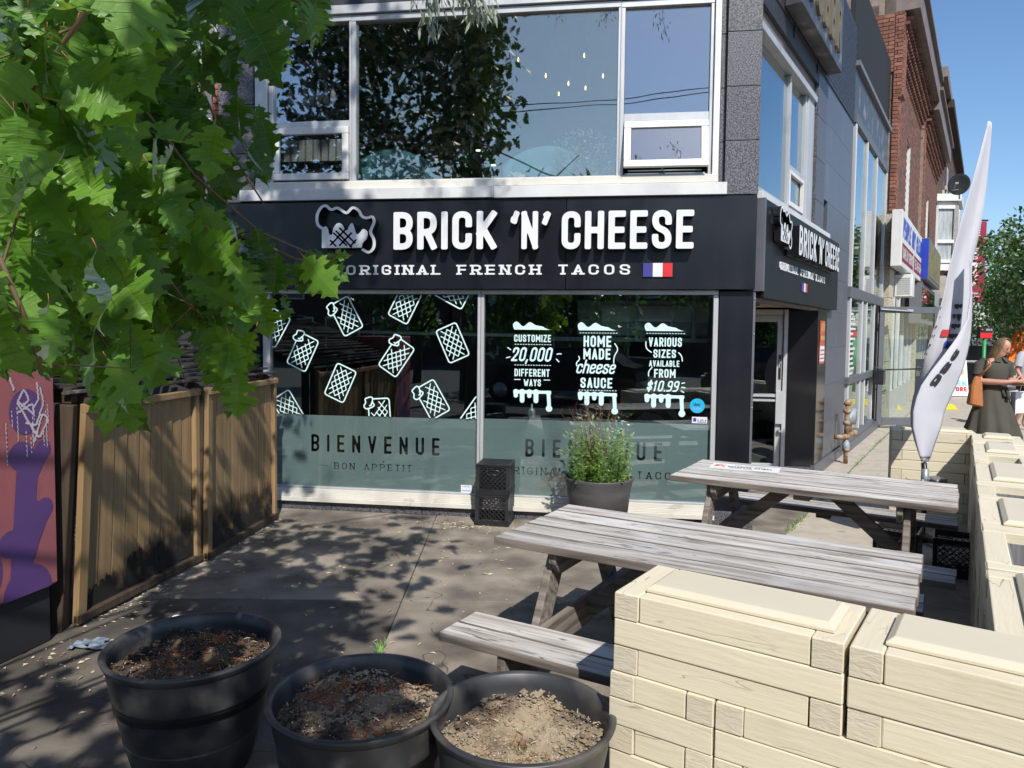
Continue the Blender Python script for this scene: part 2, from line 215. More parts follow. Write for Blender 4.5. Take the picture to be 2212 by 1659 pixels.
# ------------------------------------------------------------------ mesh helpers
class MB:
    def __init__(s): s.v = []; s.f = []; s.m = []; s.sm = []
    def add(s, vs, fs, mi=0, smooth=False):
        k = len(s.v); s.v += [tuple(v) for v in vs]
        for f in fs: s.f.append([i + k for i in f]); s.m.append(mi); s.sm.append(smooth)
        return s
    def box(s, x0, x1, y0, y1, z0, z1, mi=0, M4=None):
        vs = [Vector(p) for p in ((x0, y0, z0), (x1, y0, z0), (x1, y1, z0), (x0, y1, z0), (x0, y0, z1), (x1, y0, z1), (x1, y1, z1), (x0, y1, z1))]
        if M4: vs = [M4 @ v for v in vs]
        return s.add(vs, [(0, 3, 2, 1), (4, 5, 6, 7), (0, 1, 5, 4), (1, 2, 6, 5), (2, 3, 7, 6), (3, 0, 4, 7)], mi)
    def cbox(s, c, d, rot=(0, 0, 0), mi=0):
        M4 = Matrix.Translation(c) @ Euler(rot).to_matrix().to_4x4()
        return s.box(-d[0] / 2, d[0] / 2, -d[1] / 2, d[1] / 2, -d[2] / 2, d[2] / 2, mi, M4)
    def bar(s, a, b, w, h, mi=0, roll=0):
        a = Vector(a); b = Vector(b); L = (b - a).length
        q = (b - a).to_track_quat('X', 'Z').to_matrix().to_4x4()
        return s.box(0, L, -w / 2, w / 2, -h / 2, h / 2, mi, Matrix.Translation(a) @ q @ Matrix.Rotation(roll, 4, 'X'))
    def tube(s, pts, r, n=8, mi=0, caps=True):
        pts = [Vector(p) for p in pts]; rs = r if isinstance(r, (list, tuple)) else [r] * len(pts); vs = []; fs = []
        px = None
        for i, p in enumerate(pts):
            d = (pts[min(i + 1, len(pts) - 1)] - pts[max(i - 1, 0)]).normalized()
            a = d.orthogonal().normalized() if px is None else (px - d * px.dot(d)).normalized()
            px = a; b = d.cross(a)
            for k in range(n): vs.append(p + (a * cos(2 * pi * k / n) + b * sin(2 * pi * k / n)) * rs[i])
        for i in range(len(pts) - 1):
            for k in range(n): fs.append((i * n + k, i * n + (k + 1) % n, (i + 1) * n + (k + 1) % n, (i + 1) * n + k))
        if caps: fs.append(tuple(reversed(range(n)))); fs.append(tuple((len(pts) - 1) * n + k for k in range(n)))
        return s.add(vs, fs, mi, True)
    def lathe(s, prof, n=32, c=(0, 0, 0), mi=0, sx=1, sy=1, ph=0.0):
        vs = []; fs = []
        for r, z in prof:
            for k in range(n): a = 2 * pi * k / n + ph; vs.append((c[0] + r * cos(a) * sx, c[1] + r * sin(a) * sy, c[2] + z))
        for i in range(len(prof) - 1):
            for k in range(n): fs.append((i * n + k, i * n + (k + 1) % n, (i + 1) * n + (k + 1) % n, (i + 1) * n + k))
        return s.add(vs, fs, mi, True)
    def prism(s, poly, z0, z1, mi=0):
        n = len(poly); vs = [(x, y, z0) for x, y in poly] + [(x, y, z1) for x, y in poly]
        return s.add(vs, [tuple(reversed(range(n))), tuple(range(n, 2 * n))] + [(i, (i + 1) % n, n + (i + 1) % n, n + i) for i in range(n)], mi)
    def mesh(s, name, mats):
        me = bpy.data.meshes.new(name); me.from_pydata(s.v, [], s.f)
        for mm in (mats if isinstance(mats, (list, tuple)) else [mats]): me.materials.append(mm)
        if len(set(s.m)) > 1 or any(s.m): me.polygons.foreach_set("material_index", s.m)
        if any(s.sm): me.polygons.foreach_set("use_smooth", s.sm)
        me.update(); return me
    def build(s, name, mats, parent=None, bevel=0.0, kind=None, loc=None, rot=None):
        o = bpy.data.objects.new(name, s.mesh(name, mats)); COL.objects.link(o)
        if parent: o.parent = parent
        if bevel:
            b = o.modifiers.new("bevel", 'BEVEL'); b.width = bevel; b.segments = 1; b.limit_method = 'ANGLE'
        if kind: o["kind"] = kind
        if loc: o.location = loc
        if rot: o.rotation_euler = rot
        return o
def tag(o, label=None, cat=None, group=None, kind=None):
    if label: o["label"] = label
    if cat: o["category"] = cat
    if group: o["group"] = group
    if kind: o["kind"] = kind
    return o
def thing(name, label, cat, loc=(0, 0, 0), rz=0.0, group=None):
    o = bpy.data.objects.new(name, None); COL.objects.link(o); o.empty_display_size = .2; o.location = loc; o.rotation_euler = (0, 0, rz)
    return tag(o, label, cat, group)
KIDS = {}
def copy_tree(o, loc=None, rz=None, label=None, parent=None):
    c = o.copy(); COL.objects.link(c)
    if parent: c.parent = parent
    if loc is not None: c.location = loc
    if rz is not None: c.rotation_euler = (0, 0, rz)
    if label: c["label"] = label
    for ch in [x for x in bpy.data.objects if x.parent == o]: copy_tree(ch, parent=c)
    return c
_bc = {}
def board(parent, name, c, size, mt, rot=(0, 0, 0), bevel=.003, name_mesh=None):
    """a piece with its own origin and its length along local X; alike pieces share a mesh"""
    key = (tuple(round(x, 3) for x in size), mt.name, name)
    if key not in _bc:
        b = MB(); b.cbox((0, 0, 0), size); _bc[key] = b.mesh(name, mt)
    o = bpy.data.objects.new(name, _bc[key]); COL.objects.link(o); o.parent = parent; o.location = c
    o.rotation_euler = rot if isinstance(rot, Euler) else Euler(rot)
    if bevel:
        bb = o.modifiers.new("bevel", 'BEVEL'); bb.width = bevel; bb.segments = 2; bb.limit_method = 'ANGLE'
    return o

# ------------------------------------------------------------------ flat shapes and lettering (signed distance + marching squares)
def seg_d(X, Y, a, b):
    ax, ay = a; bx, by = b; dx, dy = bx - ax, by - ay; L = dx * dx + dy * dy + 1e-12
    t = np.clip(((X - ax) * dx + (Y - ay) * dy) / L, 0, 1); return np.hypot(X - ax - t * dx, Y - ay - t * dy)
def sq_d(X, Y, c, d, h, r):
    ux, uy = d; px = (X - c[0]) * ux + (Y - c[1]) * uy; py = -(X - c[0]) * uy + (Y - c[1]) * ux
    qx = np.abs(px) - h + r; qy = np.abs(py) - h + r
    return np.hypot(np.maximum(qx, 0), np.maximum(qy, 0)) + np.minimum(np.maximum(qx, qy), 0) - r
def poly_d(X, Y, P):
    d = np.full(X.shape, 1e9); ins = np.zeros(X.shape, bool); n = len(P)
    for i in range(n):
        a = P[i]; b = P[(i + 1) % n]; d = np.minimum(d, seg_d(X, Y, a, b))
        c = ((a[1] > Y) != (b[1] > Y)) & (X < (b[0] - a[0]) * (Y - a[1]) / (b[1] - a[1] + 1e-12) + a[0]); ins ^= c
    return np.where(ins, -d, d)
def stroke_sdf(X, Y, lines, T, cap=True, rr=.25):
    d = np.full(X.shape, 1e9)
    for ln in lines:
        for a, b in zip(ln[:-1], ln[1:]): d = np.minimum(d, seg_d(X, Y, a, b) - T / 2)
        if cap:
            for e, q in ((ln[0], ln[1]), (ln[-1], ln[-2])):
                vx, vy = e[0] - q[0], e[1] - q[1]; l = math.hypot(vx, vy) + 1e-9
                d = np.minimum(d, sq_d(X, Y, e, (vx / l, vy / l), T / 2, T * rr))
    return d
def contour(d, x0, y0, h):
    """polygons of the region d<0 on a grid, and its border segments"""
    ny, nx = d.shape; V = []; F = []; B = []; vid = {}
    d = np.where(np.abs(d) < 1e-7, -1e-7, d)
    def vert(k, x, y):
        if k not in vid: vid[k] = len(V); V.append((x, y))
        return vid[k]
    ins = d < 0
    for j in range(ny - 1):
        i = 0; row = ins[j, :-1].astype(int) + ins[j, 1:] + ins[j + 1, :-1] + ins[j + 1, 1:]
        while i < nx - 1:
            c = row[i]
            if c == 0: i += 1; continue
            if c == 4:
                k = i
                while k < nx - 1 and row[k] == 4: k += 1
                F.append([vert((i, j), x0 + i * h, y0 + j * h), vert((k, j), x0 + k * h, y0 + j * h), vert((k, j + 1), x0 + k * h, y0 + (j + 1) * h), vert((i, j + 1), x0 + i * h, y0 + (j + 1) * h)])
                i = k; continue
            cs = [(i, j), (i + 1, j), (i + 1, j + 1), (i, j + 1)]; out = []; cr = []
            for a in range(4):
                p = cs[a]; q = cs[(a + 1) % 4]; dp = d[p[1], p[0]]; dq = d[q[1], q[0]]
                if dp < 0: out.append(vert(p, x0 + p[0] * h, y0 + p[1] * h))
                if (dp < 0) != (dq < 0):
                    t = dp / (dp - dq); k = (min(p, q), max(p, q)); v = vert(k, x0 + (p[0] + (q[0] - p[0]) * t) * h, y0 + (p[1] + (q[1] - p[1]) * t) * h)
                    out.append(v); cr.append((v, dp < 0))
            if len(out) >= 3: F.append(out)
            if len(cr) == 2: B.append((cr[0][0], cr[1][0]) if cr[0][1] else (cr[1][0], cr[0][0]))
            i += 1
    return V, F, B
def shape(mb, sdf, bounds, h, y=0.0, depth=0.0, mi=0, mside=0, tf=None):
    """front faces at local y, extruded back by depth. plane is X (right), Z (up)"""
    x0, x1, z0, z1 = bounds; nx = int((x1 - x0) / h) + 2; nz = int((z1 - z0) / h) + 2
    X, Y = np.meshgrid(x0 + np.arange(nx) * h, z0 + np.arange(nz) * h)
    V, F, B = contour(sdf(X, Y), x0, z0, h)
    if not V: return mb
    t = tf or (lambda x, yy, z: (x, yy, z)); n = len(V)
    mb.add([t(a, y, b) for a, b in V], F, mi)
    if depth:
        mb.add([t(a, y, b) for a, b in V] + [t(a, y + depth, b) for a, b in V], [(b, a, a + n, b + n) for a, b in B], mside)
    return mb
def rp(pts, r, n=5):
    """polyline with rounded inner corners"""
    out = [pts[0]]
    for i in range(1, len(pts) - 1):
        p = Vector(pts[i]); a = Vector(pts[i - 1]) - p; b = Vector(pts[i + 1]) - p
        rr = min(r, a.length * .5 if i > 1 else a.length, b.length * .5 if i < len(pts) - 2 else b.length)
        s0 = p + a.normalized() * rr; s1 = p + b.normalized() * rr
        for k in range(n + 1): t = k / n; q = s0.lerp(p, t).lerp(p.lerp(s1, t), t); out.append((q.x, q.y))
    out.append(pts[-1]); return out
def glyph(ch, W, T):
    a = T / 2; l = a; r = W - a; b = a; t = 1 - a; m = .5; c = W / 2; R = min((r - l) * .62, .26); P = lambda *p: list(p)
    g = {
    'A': ([P((l, b), (c, t), (r, b)), P((l + (c - l) * .42, .32), (r - (c - l) * .42, .32))]),
    'B': ([rp([(l, m), (l, t), (r - .02, t), (r - .02, m + .02), (l, m + .02)], R)[0:0] or P((l, b), (l, t)), rp([(l, t), (r, t), (r, m), (l, m)], R), rp([(l, m), (r, m), (r, b), (l, b)], R)]),
    'C': ([rp([(r, .66), (r, t), (l, t), (l, b), (r, b), (r, .34)], R)]),
    'D': ([P((l, b), (l, t)), rp([(l, t), (r, t), (r, b), (l, b)], R)]),
    'E': ([P((l, b), (l, t)), P((l, t), (r, t)), P((l, m), (r - .03, m)), P((l, b), (r, b))]),
    'F': ([P((l, b), (l, t)), P((l, t), (r, t)), P((l, m), (r - .03, m))]),
    'G': ([rp([(r, .68), (r, t), (l, t), (l, b), (r, b), (r, .47), (c, .47)], R)]),
    'H': ([P((l, b), (l, t)), P((r, b), (r, t)), P((l, m), (r, m))]),
    'I': ([P((c, b), (c, t))]), 'J': ([rp([(r, t), (r, b), (l, b), (l, .3)], R)]),
    'K': ([P((l, b), (l, t)), P((l, .42), (r, t)), P((l + (r - l) * .28, .52), (r, b))]),
    'L': ([P((l, t), (l, b)), P((l, b), (r, b))]),
    'M': ([P((l, b), (l, t)), P((l, t), (c, .35)), P((c, .35), (r, t)), P((r, t), (r, b))]),
    'N': ([P((l, b), (l, t)), P((l, t), (r, b)), P((r, b), (r, t))]),
    'O': ([rp([(c, t), (l, t), (l, b), (r, b), (r, t), (c, t)], R)]),
    'P': ([P((l, b), (l, t)), rp([(l, t), (r, t), (r, .45), (l, .45)], R)]),
    'Q': ([rp([(c, t), (l, t), (l, b), (r, b), (r, t), (c, t)], R), P((c, .25), (r, b))]),
    'R': ([P((l, b), (l, t)), rp([(l, t), (r, t), (r, .46), (l, .46)], R), P((c, .46), (r, b))]),
    'S': ([rp([(r, .70), (r, t), (l, t), (l, .56), (r, .44), (r, b), (l, b), (l, .30)], R)]),
    'T': ([P((c, b), (c, t)), P((l, t), (r, t))]), 'U': ([rp([(l, t), (l, b), (r, b), (r, t)], R)]),
    'V': ([P((l, t), (c, b)), P((c, b), (r, t))]), 'W': ([P((l, t), (l + (c - l) * .5, b), (c, .65)), P((c, .65), (r - (r - c) * .5, b), (r, t))]),
    'X': ([P((l, b), (r, t)), P((l, t), (r, b))]), 'Y': ([P((l, t), (c, .45)), P((r, t), (c, .45)), P((c, .45), (c, b))]), 'Z': ([P((l, t), (r, t)), P((r, t), (l, b)), P((l, b), (r, b))]),
    '0': ([rp([(c, t), (l, t), (l, b), (r, b), (r, t), (c, t)], R)]), '1': ([P((c, b), (c, t)), P((c, t), (l, .78))]),
    '2': ([rp([(l, .68), (l, t), (r, t), (r, .58), (l, b + .02)], R), P((l, b), (r, b))]), '4': ([P((r - .06, b), (r - .06, t)), P((r - .06, t), (l, .32)), P((l, .32), (r, .32))]),
    '6': ([rp([(r, t), (l, t), (l, b), (r, b), (r, .54), (l, .54)], R)]), '9': ([rp([(l, b), (r, b), (r, t), (l, t), (l, .46), (r, .46)], R)]),
    '$': ([rp([(r, .66), (r, .84), (l, .84), (l, .56), (r, .44), (r, .16), (l, .16), (l, .34)], R), P((c, 1.0), (c, 0))]),
    '.': ([P((l, b), (l + .01, b))]), ',': ([P((l, b + .02), (l - .06, -.12))]), ':': ([P((l, .25), (l + .01, .25)), P((l, .65), (l + .01, .65))]), '-': ([P((l, m), (r, m))]), '&': ([rp([(r, b), (l, .72), (l, t), (r - .1, t), (r - .1, .62), (l, .4), (l, b), (c, b), (r, .45)], R * .7)]),
    '`': ([P((l + .03, t - .16), (l + .10, t + .01)), P((l + .01, t - .14), (l + .05, t - .15))]), "'": ([P((l + .09, t - .02), (l + .01, t - .2)), P((l + .07, t - .02), (l + .05, t - .03))]),
    }
    X = .70 - a
    g.update({
    'a': [rp([(l, X), (r, X), (r, b)], R * .8), rp([(r, .42), (l, .42), (l, b), (r, b)], R * .6)], 'c': [rp([(r, .5), (r, X), (l, X), (l, b), (r, b), (r, .22)], R)],
    'e': [rp([(l, .37), (r, .37), (r, X), (l, X), (l, b), (r, b), (r, .17)], R)], 'h': [P((l, b), (l, t)), rp([(l, .45), (l, X), (r, X), (r, b)], R)],
    'i': [P((c, b), (c, X)), P((c, t), (c, t + .01))], 'k': [P((l, b), (l, t)), P((l, .3), (r, X)), P((l + .1, .4), (r, b))], 'n': [P((l, b), (l, X)), rp([(l, .45), (l, X), (r, X), (r, b)], R)],
    'o': [rp([(c, X), (l, X), (l, b), (r, b), (r, X), (c, X)], R)], 'r': [P((l, b), (l, X)), rp([(l, .4), (l, X), (r, X)], R)],
    's': [rp([(r, .52), (r, X), (l, X), (l, .40), (r, .31), (r, b), (l, b), (l, .19)], R * .8)], 't': [P((c, b), (c, .92)), P((l, X), (r, X))], 'u': [rp([(l, X), (l, b), (r, b), (r, X)], R)], 'b': [P((l, b), (l, t)), rp([(l, X), (r, X), (r, b), (l, b)], R)],
    'p': [P((l, -.25), (l, X)), rp([(l, X), (r, X), (r, b), (l, b)], R)]})
    return g.get(ch, [])
WF = {'M': 1.35, 'W': 1.45, 'I': None, '.': None, ',': None, ':': None, '`': .45, "'": .45, 'i': None, '1': .7, 'L': .88, 'E': .9, 'F': .88, 'T': .95, '-': .7}
def text_items(s, W, T, gap):
    x = 0; out = []
    for ch in s:
        if ch == ' ': x += W * .75 + gap; continue
        w = WF.get(ch, 1.0); w = T if w is None else W * w
        out.append((ch, x, w)); x += w + gap
    return out, x - gap
def text(mb, s, x0, x1, z0, z1, W=.5, T=.17, gap=.12, y=0.0, depth=0.0, res=26, serif=False, slant=0.0, mi=0, mside=0, rr=.22, tf=None, cut=None, tilt=0.0):
    """lettering that fills x0..x1, z0..z1 ; cut: list collecting (sdf) instead of building"""
    it, tot = text_items(s, W, T, gap); hz = z1 - z0; kx = (x1 - x0) / tot
    for ch, gx, w in it:
        ln = [list(l) for l in glyph(ch, w, T)]
        if serif:
            add = []
            for q in ln:
                for e, f in ((q[0], q[1]), (q[-1], q[-2])):
                    if abs(e[1] - f[1]) > .6 * abs(e[0] - f[0]) * 1.0 and (e[1] < .15 or e[1] > .85) and ch not in 'CGSO': add.append([(e[0] - .115, e[1]), (e[0] + .115, e[1])])
            ln += add
        if not ln: continue
        def f(X, Y, ln=ln, gx=gx):
            u = (X - x0) / kx - gx; v = (Y - z0 - tilt * (X - x0)) / hz; u = u - slant * (v - .5)
            return stroke_sdf(u, v, ln, T, True, rr) * hz
        ex = .12 * abs(slant) + .5 * abs(slant); pad = .16 if serif else .04
        bnd = (x0 + (gx - pad - ex) * kx, x0 + (gx + w + pad + ex) * kx, z0 - .2 * hz * (ch in ",p") - .06 * hz + min(0, tilt * (x1 - x0)), z1 + .08 * hz + max(0, tilt * (x1 - x0)))
        if cut is not None: cut.append((bnd, f))
        else: shape(mb, f, bnd, hz / res, y, depth, mi, mside, tf)
    return mb
# ------------------------------------------------------------------ frames of the corner building
CB = Vector((2.124, 6.536, 0)); FR = radians(-8.44); SR = radians(57.36); RS = SR - FR
TU = Vector((cos(FR), sin(FR), 0)); TN = Vector((sin(FR), -cos(FR), 0)); TT = Vector((cos(SR), sin(SR), 0)); TS = Vector((sin(SR), -cos(SR), 0))
def Fw(u, out, z=0): return CB + TU * u + TN * out + Vector((0, 0, z))
def Sw(s, out, z=0): return CB + TT * s + TS * out + Vector((0, 0, z))
# ------------------------------------------------------------------ ground
def struct(name, mb, mt, **k): return tag(mb.build(name, mt, **k), kind='structure')
def clip(poly, p, n):
    out = []
    for i in range(len(poly)):
        a, b = poly[i], poly[(i + 1) % len(poly)]; da = (Vector(a) - p).dot(n); db = (Vector(b) - p).dot(n)
        if da >= 0: out.append(a)
        if (da >= 0) != (db >= 0): t = da / (da - db); out.append((a[0] + (b[0] - a[0]) * t, a[1] + (b[1] - a[1]) * t))
    return out
gm = MB(); gm.box(-400, 400, -300, 500, -.5, -.135); struct("ground", gm, M['asphalt'])
S0 = Sw(-60, 4.3); S1 = Sw(170, 4.3); NB = Sw(170, -30)
kz = -3.2
k0 = S0.lerp(S1, (kz - S0.y) / (S1.y - S0.y))
pv = MB(); plat = [(-60, kz), (k0.x, kz), (S1.x, S1.y), (NB.x, NB.y), (-60, 60)]
pv.prism(plat, -.13, -.012); pave = struct("pavement", pv, M['joint'])
n2 = Vector((TS.x, TS.y)); p2 = Vector((Sw(0, .31).x, Sw(0, .31).y))
def slab(poly, mt, parent, dz):
    if len(poly) < 3: return
    c = sum((Vector(p) for p in poly), Vector((0, 0))) / len(poly)
    area = abs(sum(poly[i][0] * poly[(i + 1) % len(poly)][1] - poly[(i + 1) % len(poly)][0] * poly[i][1] for i in range(len(poly)))) / 2
    if area < .01: return
    b = MB(); q = [((Vector(p) - c) * (1 - .006 / sqrt(area))) for p in poly]; q2 = [v * (1 - .004 / sqrt(area)) for v in q]
    n = len(q); vs = [(v.x, v.y, -.011) for v in q] + [(v.x, v.y, -.003) for v in q] + [(v.x, v.y, 0) for v in q2]
    b.add(vs, [tuple(range(2 * n, 3 * n))] + [(k * n + i, k * n + (i + 1) % n, (k + 1) * n + (i + 1) % n, (k + 1) * n + i) for k in (0, 1) for i in range(n)])
    o = b.build("slab", mt, parent, loc=(c.x, c.y, dz)); return o
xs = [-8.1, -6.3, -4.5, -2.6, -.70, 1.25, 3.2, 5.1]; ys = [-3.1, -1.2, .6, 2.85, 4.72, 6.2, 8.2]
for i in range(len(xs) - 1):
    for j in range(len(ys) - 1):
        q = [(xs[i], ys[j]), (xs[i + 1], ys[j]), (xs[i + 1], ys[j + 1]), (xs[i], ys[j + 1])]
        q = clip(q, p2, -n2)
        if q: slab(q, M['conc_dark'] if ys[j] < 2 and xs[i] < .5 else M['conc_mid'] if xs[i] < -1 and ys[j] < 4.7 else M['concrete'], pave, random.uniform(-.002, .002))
for k in range(-6, 26):
    s0 = .35 + k * 1.55; s1 = s0 + 1.55
    for a, b_ in ((.31, 2.2), (2.2, 4.28)):
        q = [Sw(s0, b_), Sw(s1, b_), Sw(s1, a), Sw(s0, a)]; q = clip([(v.x, v.y) for v in q], Vector((0, kz + .05)), Vector((0, 1)))
        if q: slab(q, M['sidewalk'], pave, random.uniform(-.002, .002))
    if s1 > 3.2 or s0 > -.3:
        q = [Sw(max(s0, .0), .30), Sw(s1, .30), Sw(s1, -.1 if s0 > 3 else -3.2), Sw(max(s0, 0), -.1 if s0 > 3 else -3.2)]
        slab([(v.x, v.y) for v in q], M['sidewalk'], pave, 0.0)
b = MB(); v = [Sw(40.1, .0), Sw(40.1, 4.28), Sw(168, 4.28), Sw(168, 0)]; b.add([(p.x, p.y, -.002) for p in v], [(0, 1, 2, 3)]); b.build("slab", M['sidewalk'], pave, kind="stuff")
# weeds growing in the pavement joint
wd = MB()
for i in range(420):
    s = random.uniform(1.6, 8.2) if i < 330 else random.uniform(.1, .9); g = Sw(s, .31 + random.gauss(0, .018), -.004)
    if noise_ok := (sin(s * 3.1) + sin(s * 7.7 + 1) + random.random() * 1.5 > -.2):
        for k in range(3):
            a = random.uniform(0, 6.3); l = random.uniform(.008, .03); d = Vector((cos(a), sin(a), random.uniform(.3, 1.3))) * l; w = Vector((-sin(a), cos(a), 0)) * l * .25
            wd.add([g - w, g + w, g + d], [(0, 1, 2)])
for (X, Y) in ((-.705, 3.95), (-.70, 4.02), (-.70, 3.9)):
    for k in range(30):
        a = random.uniform(0, 6.3); l = random.uniform(.01, .035); g = Vector((X + random.gauss(0, .012), Y + random.gauss(0, .03), -.004)); d = Vector((cos(a), sin(a), random.uniform(.3, 1.3))) * l; w = Vector((-sin(a), cos(a), 0)) * l * .3
        wd.add([g - w, g + w, g + d], [(0, 1, 2)])
tag(wd.build("weeds", M['weed']), "low green weeds sprouting from the pavement joints beside the granite wall", "weeds", kind="stuff")

# ------------------------------------------------------------------ corner building
bd = thing("corner_building", "black and grey granite two storey corner building with shopfront windows and recessed door", "building", CB, FR)
def part(mb, name, mt, bevel=0, side=False, parent=None, **k):
    o = mb.build(name, mt, parent or bd, bevel, **k)
    if side: o.rotation_euler = (0, 0, RS)
    return o
SX, SY = cos(RS), sin(RS)
def sp(s, inn=0): return (s * SX - inn * SY, s * SY + inn * SX)
w = MB()   # shell walls, floors
w.prism([(-5.0, .12), (-.3, .12), (-.3, 2.69), sp(2.95, .15), sp(5.1, .15), (-5.0, 4.65)], -.1, .10)
part(w, "floor", M['midgrey'])
w = MB(); w.box(-5.02, -4.92, .1, 4.7, 0, 2.95); w.box(-4.9, 2.0, 4.6, 4.7, 0, 2.95); w.box(-.30, -.24, .1, 2.69, 0, 2.6)
w.prism([(-4.9, .1), (-.24, .1), (-.24, 2.75), sp(3.0, .15), sp(5.1, .15), (-4.9, 4.58)], 2.45, 2.55)
part(w, "wall", M['dark'])
w = MB(); w.prism([(-4.9, .14), sp(.1, .25), sp(5.0, .2), (-4.9, 4.6)], 2.98, 3.04); w.box(-5.0, -4.92, .15, 4.7, 2.96, 4.9); w.box(-4.9, 2.0, 4.6, 4.7, 2.96, 4.9)
w.prism([(-4.9, .14), sp(.1, .25), sp(5.0, .2), (-4.9, 4.6)], 4.9, 4.95)
part(w, "upper_room", M['midgrey'])
w = MB(); w.prism([(-5.0, .12), sp(0, .05), sp(5.12, .05), (-5.0, 5.2)], 6.1, 6.3); part(w, "roof", M['dark'])
# front plinth
w = MB(); w.box(-5.0, -4.62, 0, .12, 0, 2.12); part(w, "side_pier", M['black_gloss'])
for a, b_ in ((-4.62, -3.9), (-3.9, -3.0), (-3.0, -2.2), (-2.2, -1.2), (-1.2, -.34)):
    w = MB(); w.box(a + .003, b_ - .003, -.01, .12, 0, .092); part(w, "plinth_block", M['granite'], .003)
w = MB(); w.box(-.335, .03, -.05, .12, 0, .165); part(w, "pillar_base", M['granite'], .004)
w = MB(); w.box(-.30, -.012, -.02, .10, .168, 2.125); part(w, "pillar", M['black_panel'], .004)
w = MB(); w.box(-.012, .008, -.022, .11, .168, 2.125); part(w, "corner_strip", M['greyframe'])
for z in (.45, 1.1, 1.75, 2.06):
    w = MB(); w.tube([(-.0, -.024, z), (-.0, -.028, z)], .006, 6); part(w, "rivet", M['silver'])
# shopfront windows
w = MB(); w.box(-4.63, -.302, -.055, .08, .086, .128); w.box(-4.63, -.302, -.03, .08, .129, .165); w.box(-4.63, -.302, -.015, .08, .166, .205)
part(w, "window_sill", M['cream_metal'], .002)
def shopwin(u0, u1, jl, jr):
    fr = MB(); z0, z1 = .206, 2.092
    fr.box(u0 - jl, u0, -.005, .07, z0, z1); fr.box(u0, u1, .0, .06, z0, z0 + .018); fr.box(u1, u1 + jr, -.005, .07, z0, z1)
    fr.box(u0 - jl, u1 + jr, -.008, .07, z1 + .001, 2.133)
    f = part(fr, "shop_window", M['silver'], .003)
    g = MB(); g.box(u0 + .003, u1 - .003, .030, .038, z0 + .02, z1 - .002); g.build("pane", G_LOW, f)
    return f
w1 = shopwin(-4.53, -2.475, .07, .028); w2 = shopwin(-2.415, -.348, .028, .043)
# frosted band with lettering cut out of it
def film(parent, u0, u1, z0, z1, texts, h=.007):
    cuts = []
    for t in texts: text(None, *t[0], cut=cuts, **t[1])
    nx = int((u1 - u0) / h) + 1; nz = int((z1 - z0) / h) + 1; hx = (u1 - u0) / nx
    xs_ = u0 + np.arange(-1, nx + 2) * hx; zs_ = z0 + np.arange(-1, nz + 2) * hx; X, Y = np.meshgrid(xs_, zs_)
    d = np.maximum(np.maximum(u0 - X, X - u1), np.maximum(z0 - Y, Y - z1))
    for bnd, f in cuts:
        i0 = max(0, int((bnd[0] - xs_[0]) / hx)); i1 = int((bnd[1] - xs_[0]) / hx) + 2; j0 = max(0, int((bnd[2] - zs_[0]) / hx)); j1 = int((bnd[3] - zs_[0]) / hx) + 2
        d[j0:j1, i0:i1] = np.maximum(d[j0:j1, i0:i1], -f(X[j0:j1, i0:i1], Y[j0:j1, i0:i1]))
    V, F, B = contour(d, xs_[0], zs_[0], hx); mb = MB(); mb.add([(a, .044, b) for a, b in V], F); n = len(V)
    mb.build("frosted_film", M['film'], parent)
ENG = dict(W=.52, T=.155, gap=.50); SL = dict(W=.66, T=.115, gap=.42, serif=True)
film(w1, -4.527, -2.478, .226, .918, [(("BIENVENUE", -4.127, -2.842, .562, .730), ENG), (("BON APPETIT", -3.892, -3.117, .395, .460), SL), (("'", -3.405, -3.385, .462, .49), dict(W=1.0, T=.3, gap=.1)),
     (("-", -4.05, -3.955, .40, .455), dict(W=1., T=.1)), (("-", -3.06, -2.963, .40, .455), dict(W=1., T=.1))])
film(w2, -2.412, -.351, .226, .930, [(("BIENVENUE", -2.02, -.765, .582, .752), ENG), (("ORIGINAL FRENCH TACOS", -2.21, -.60, .415, .484), SL)])
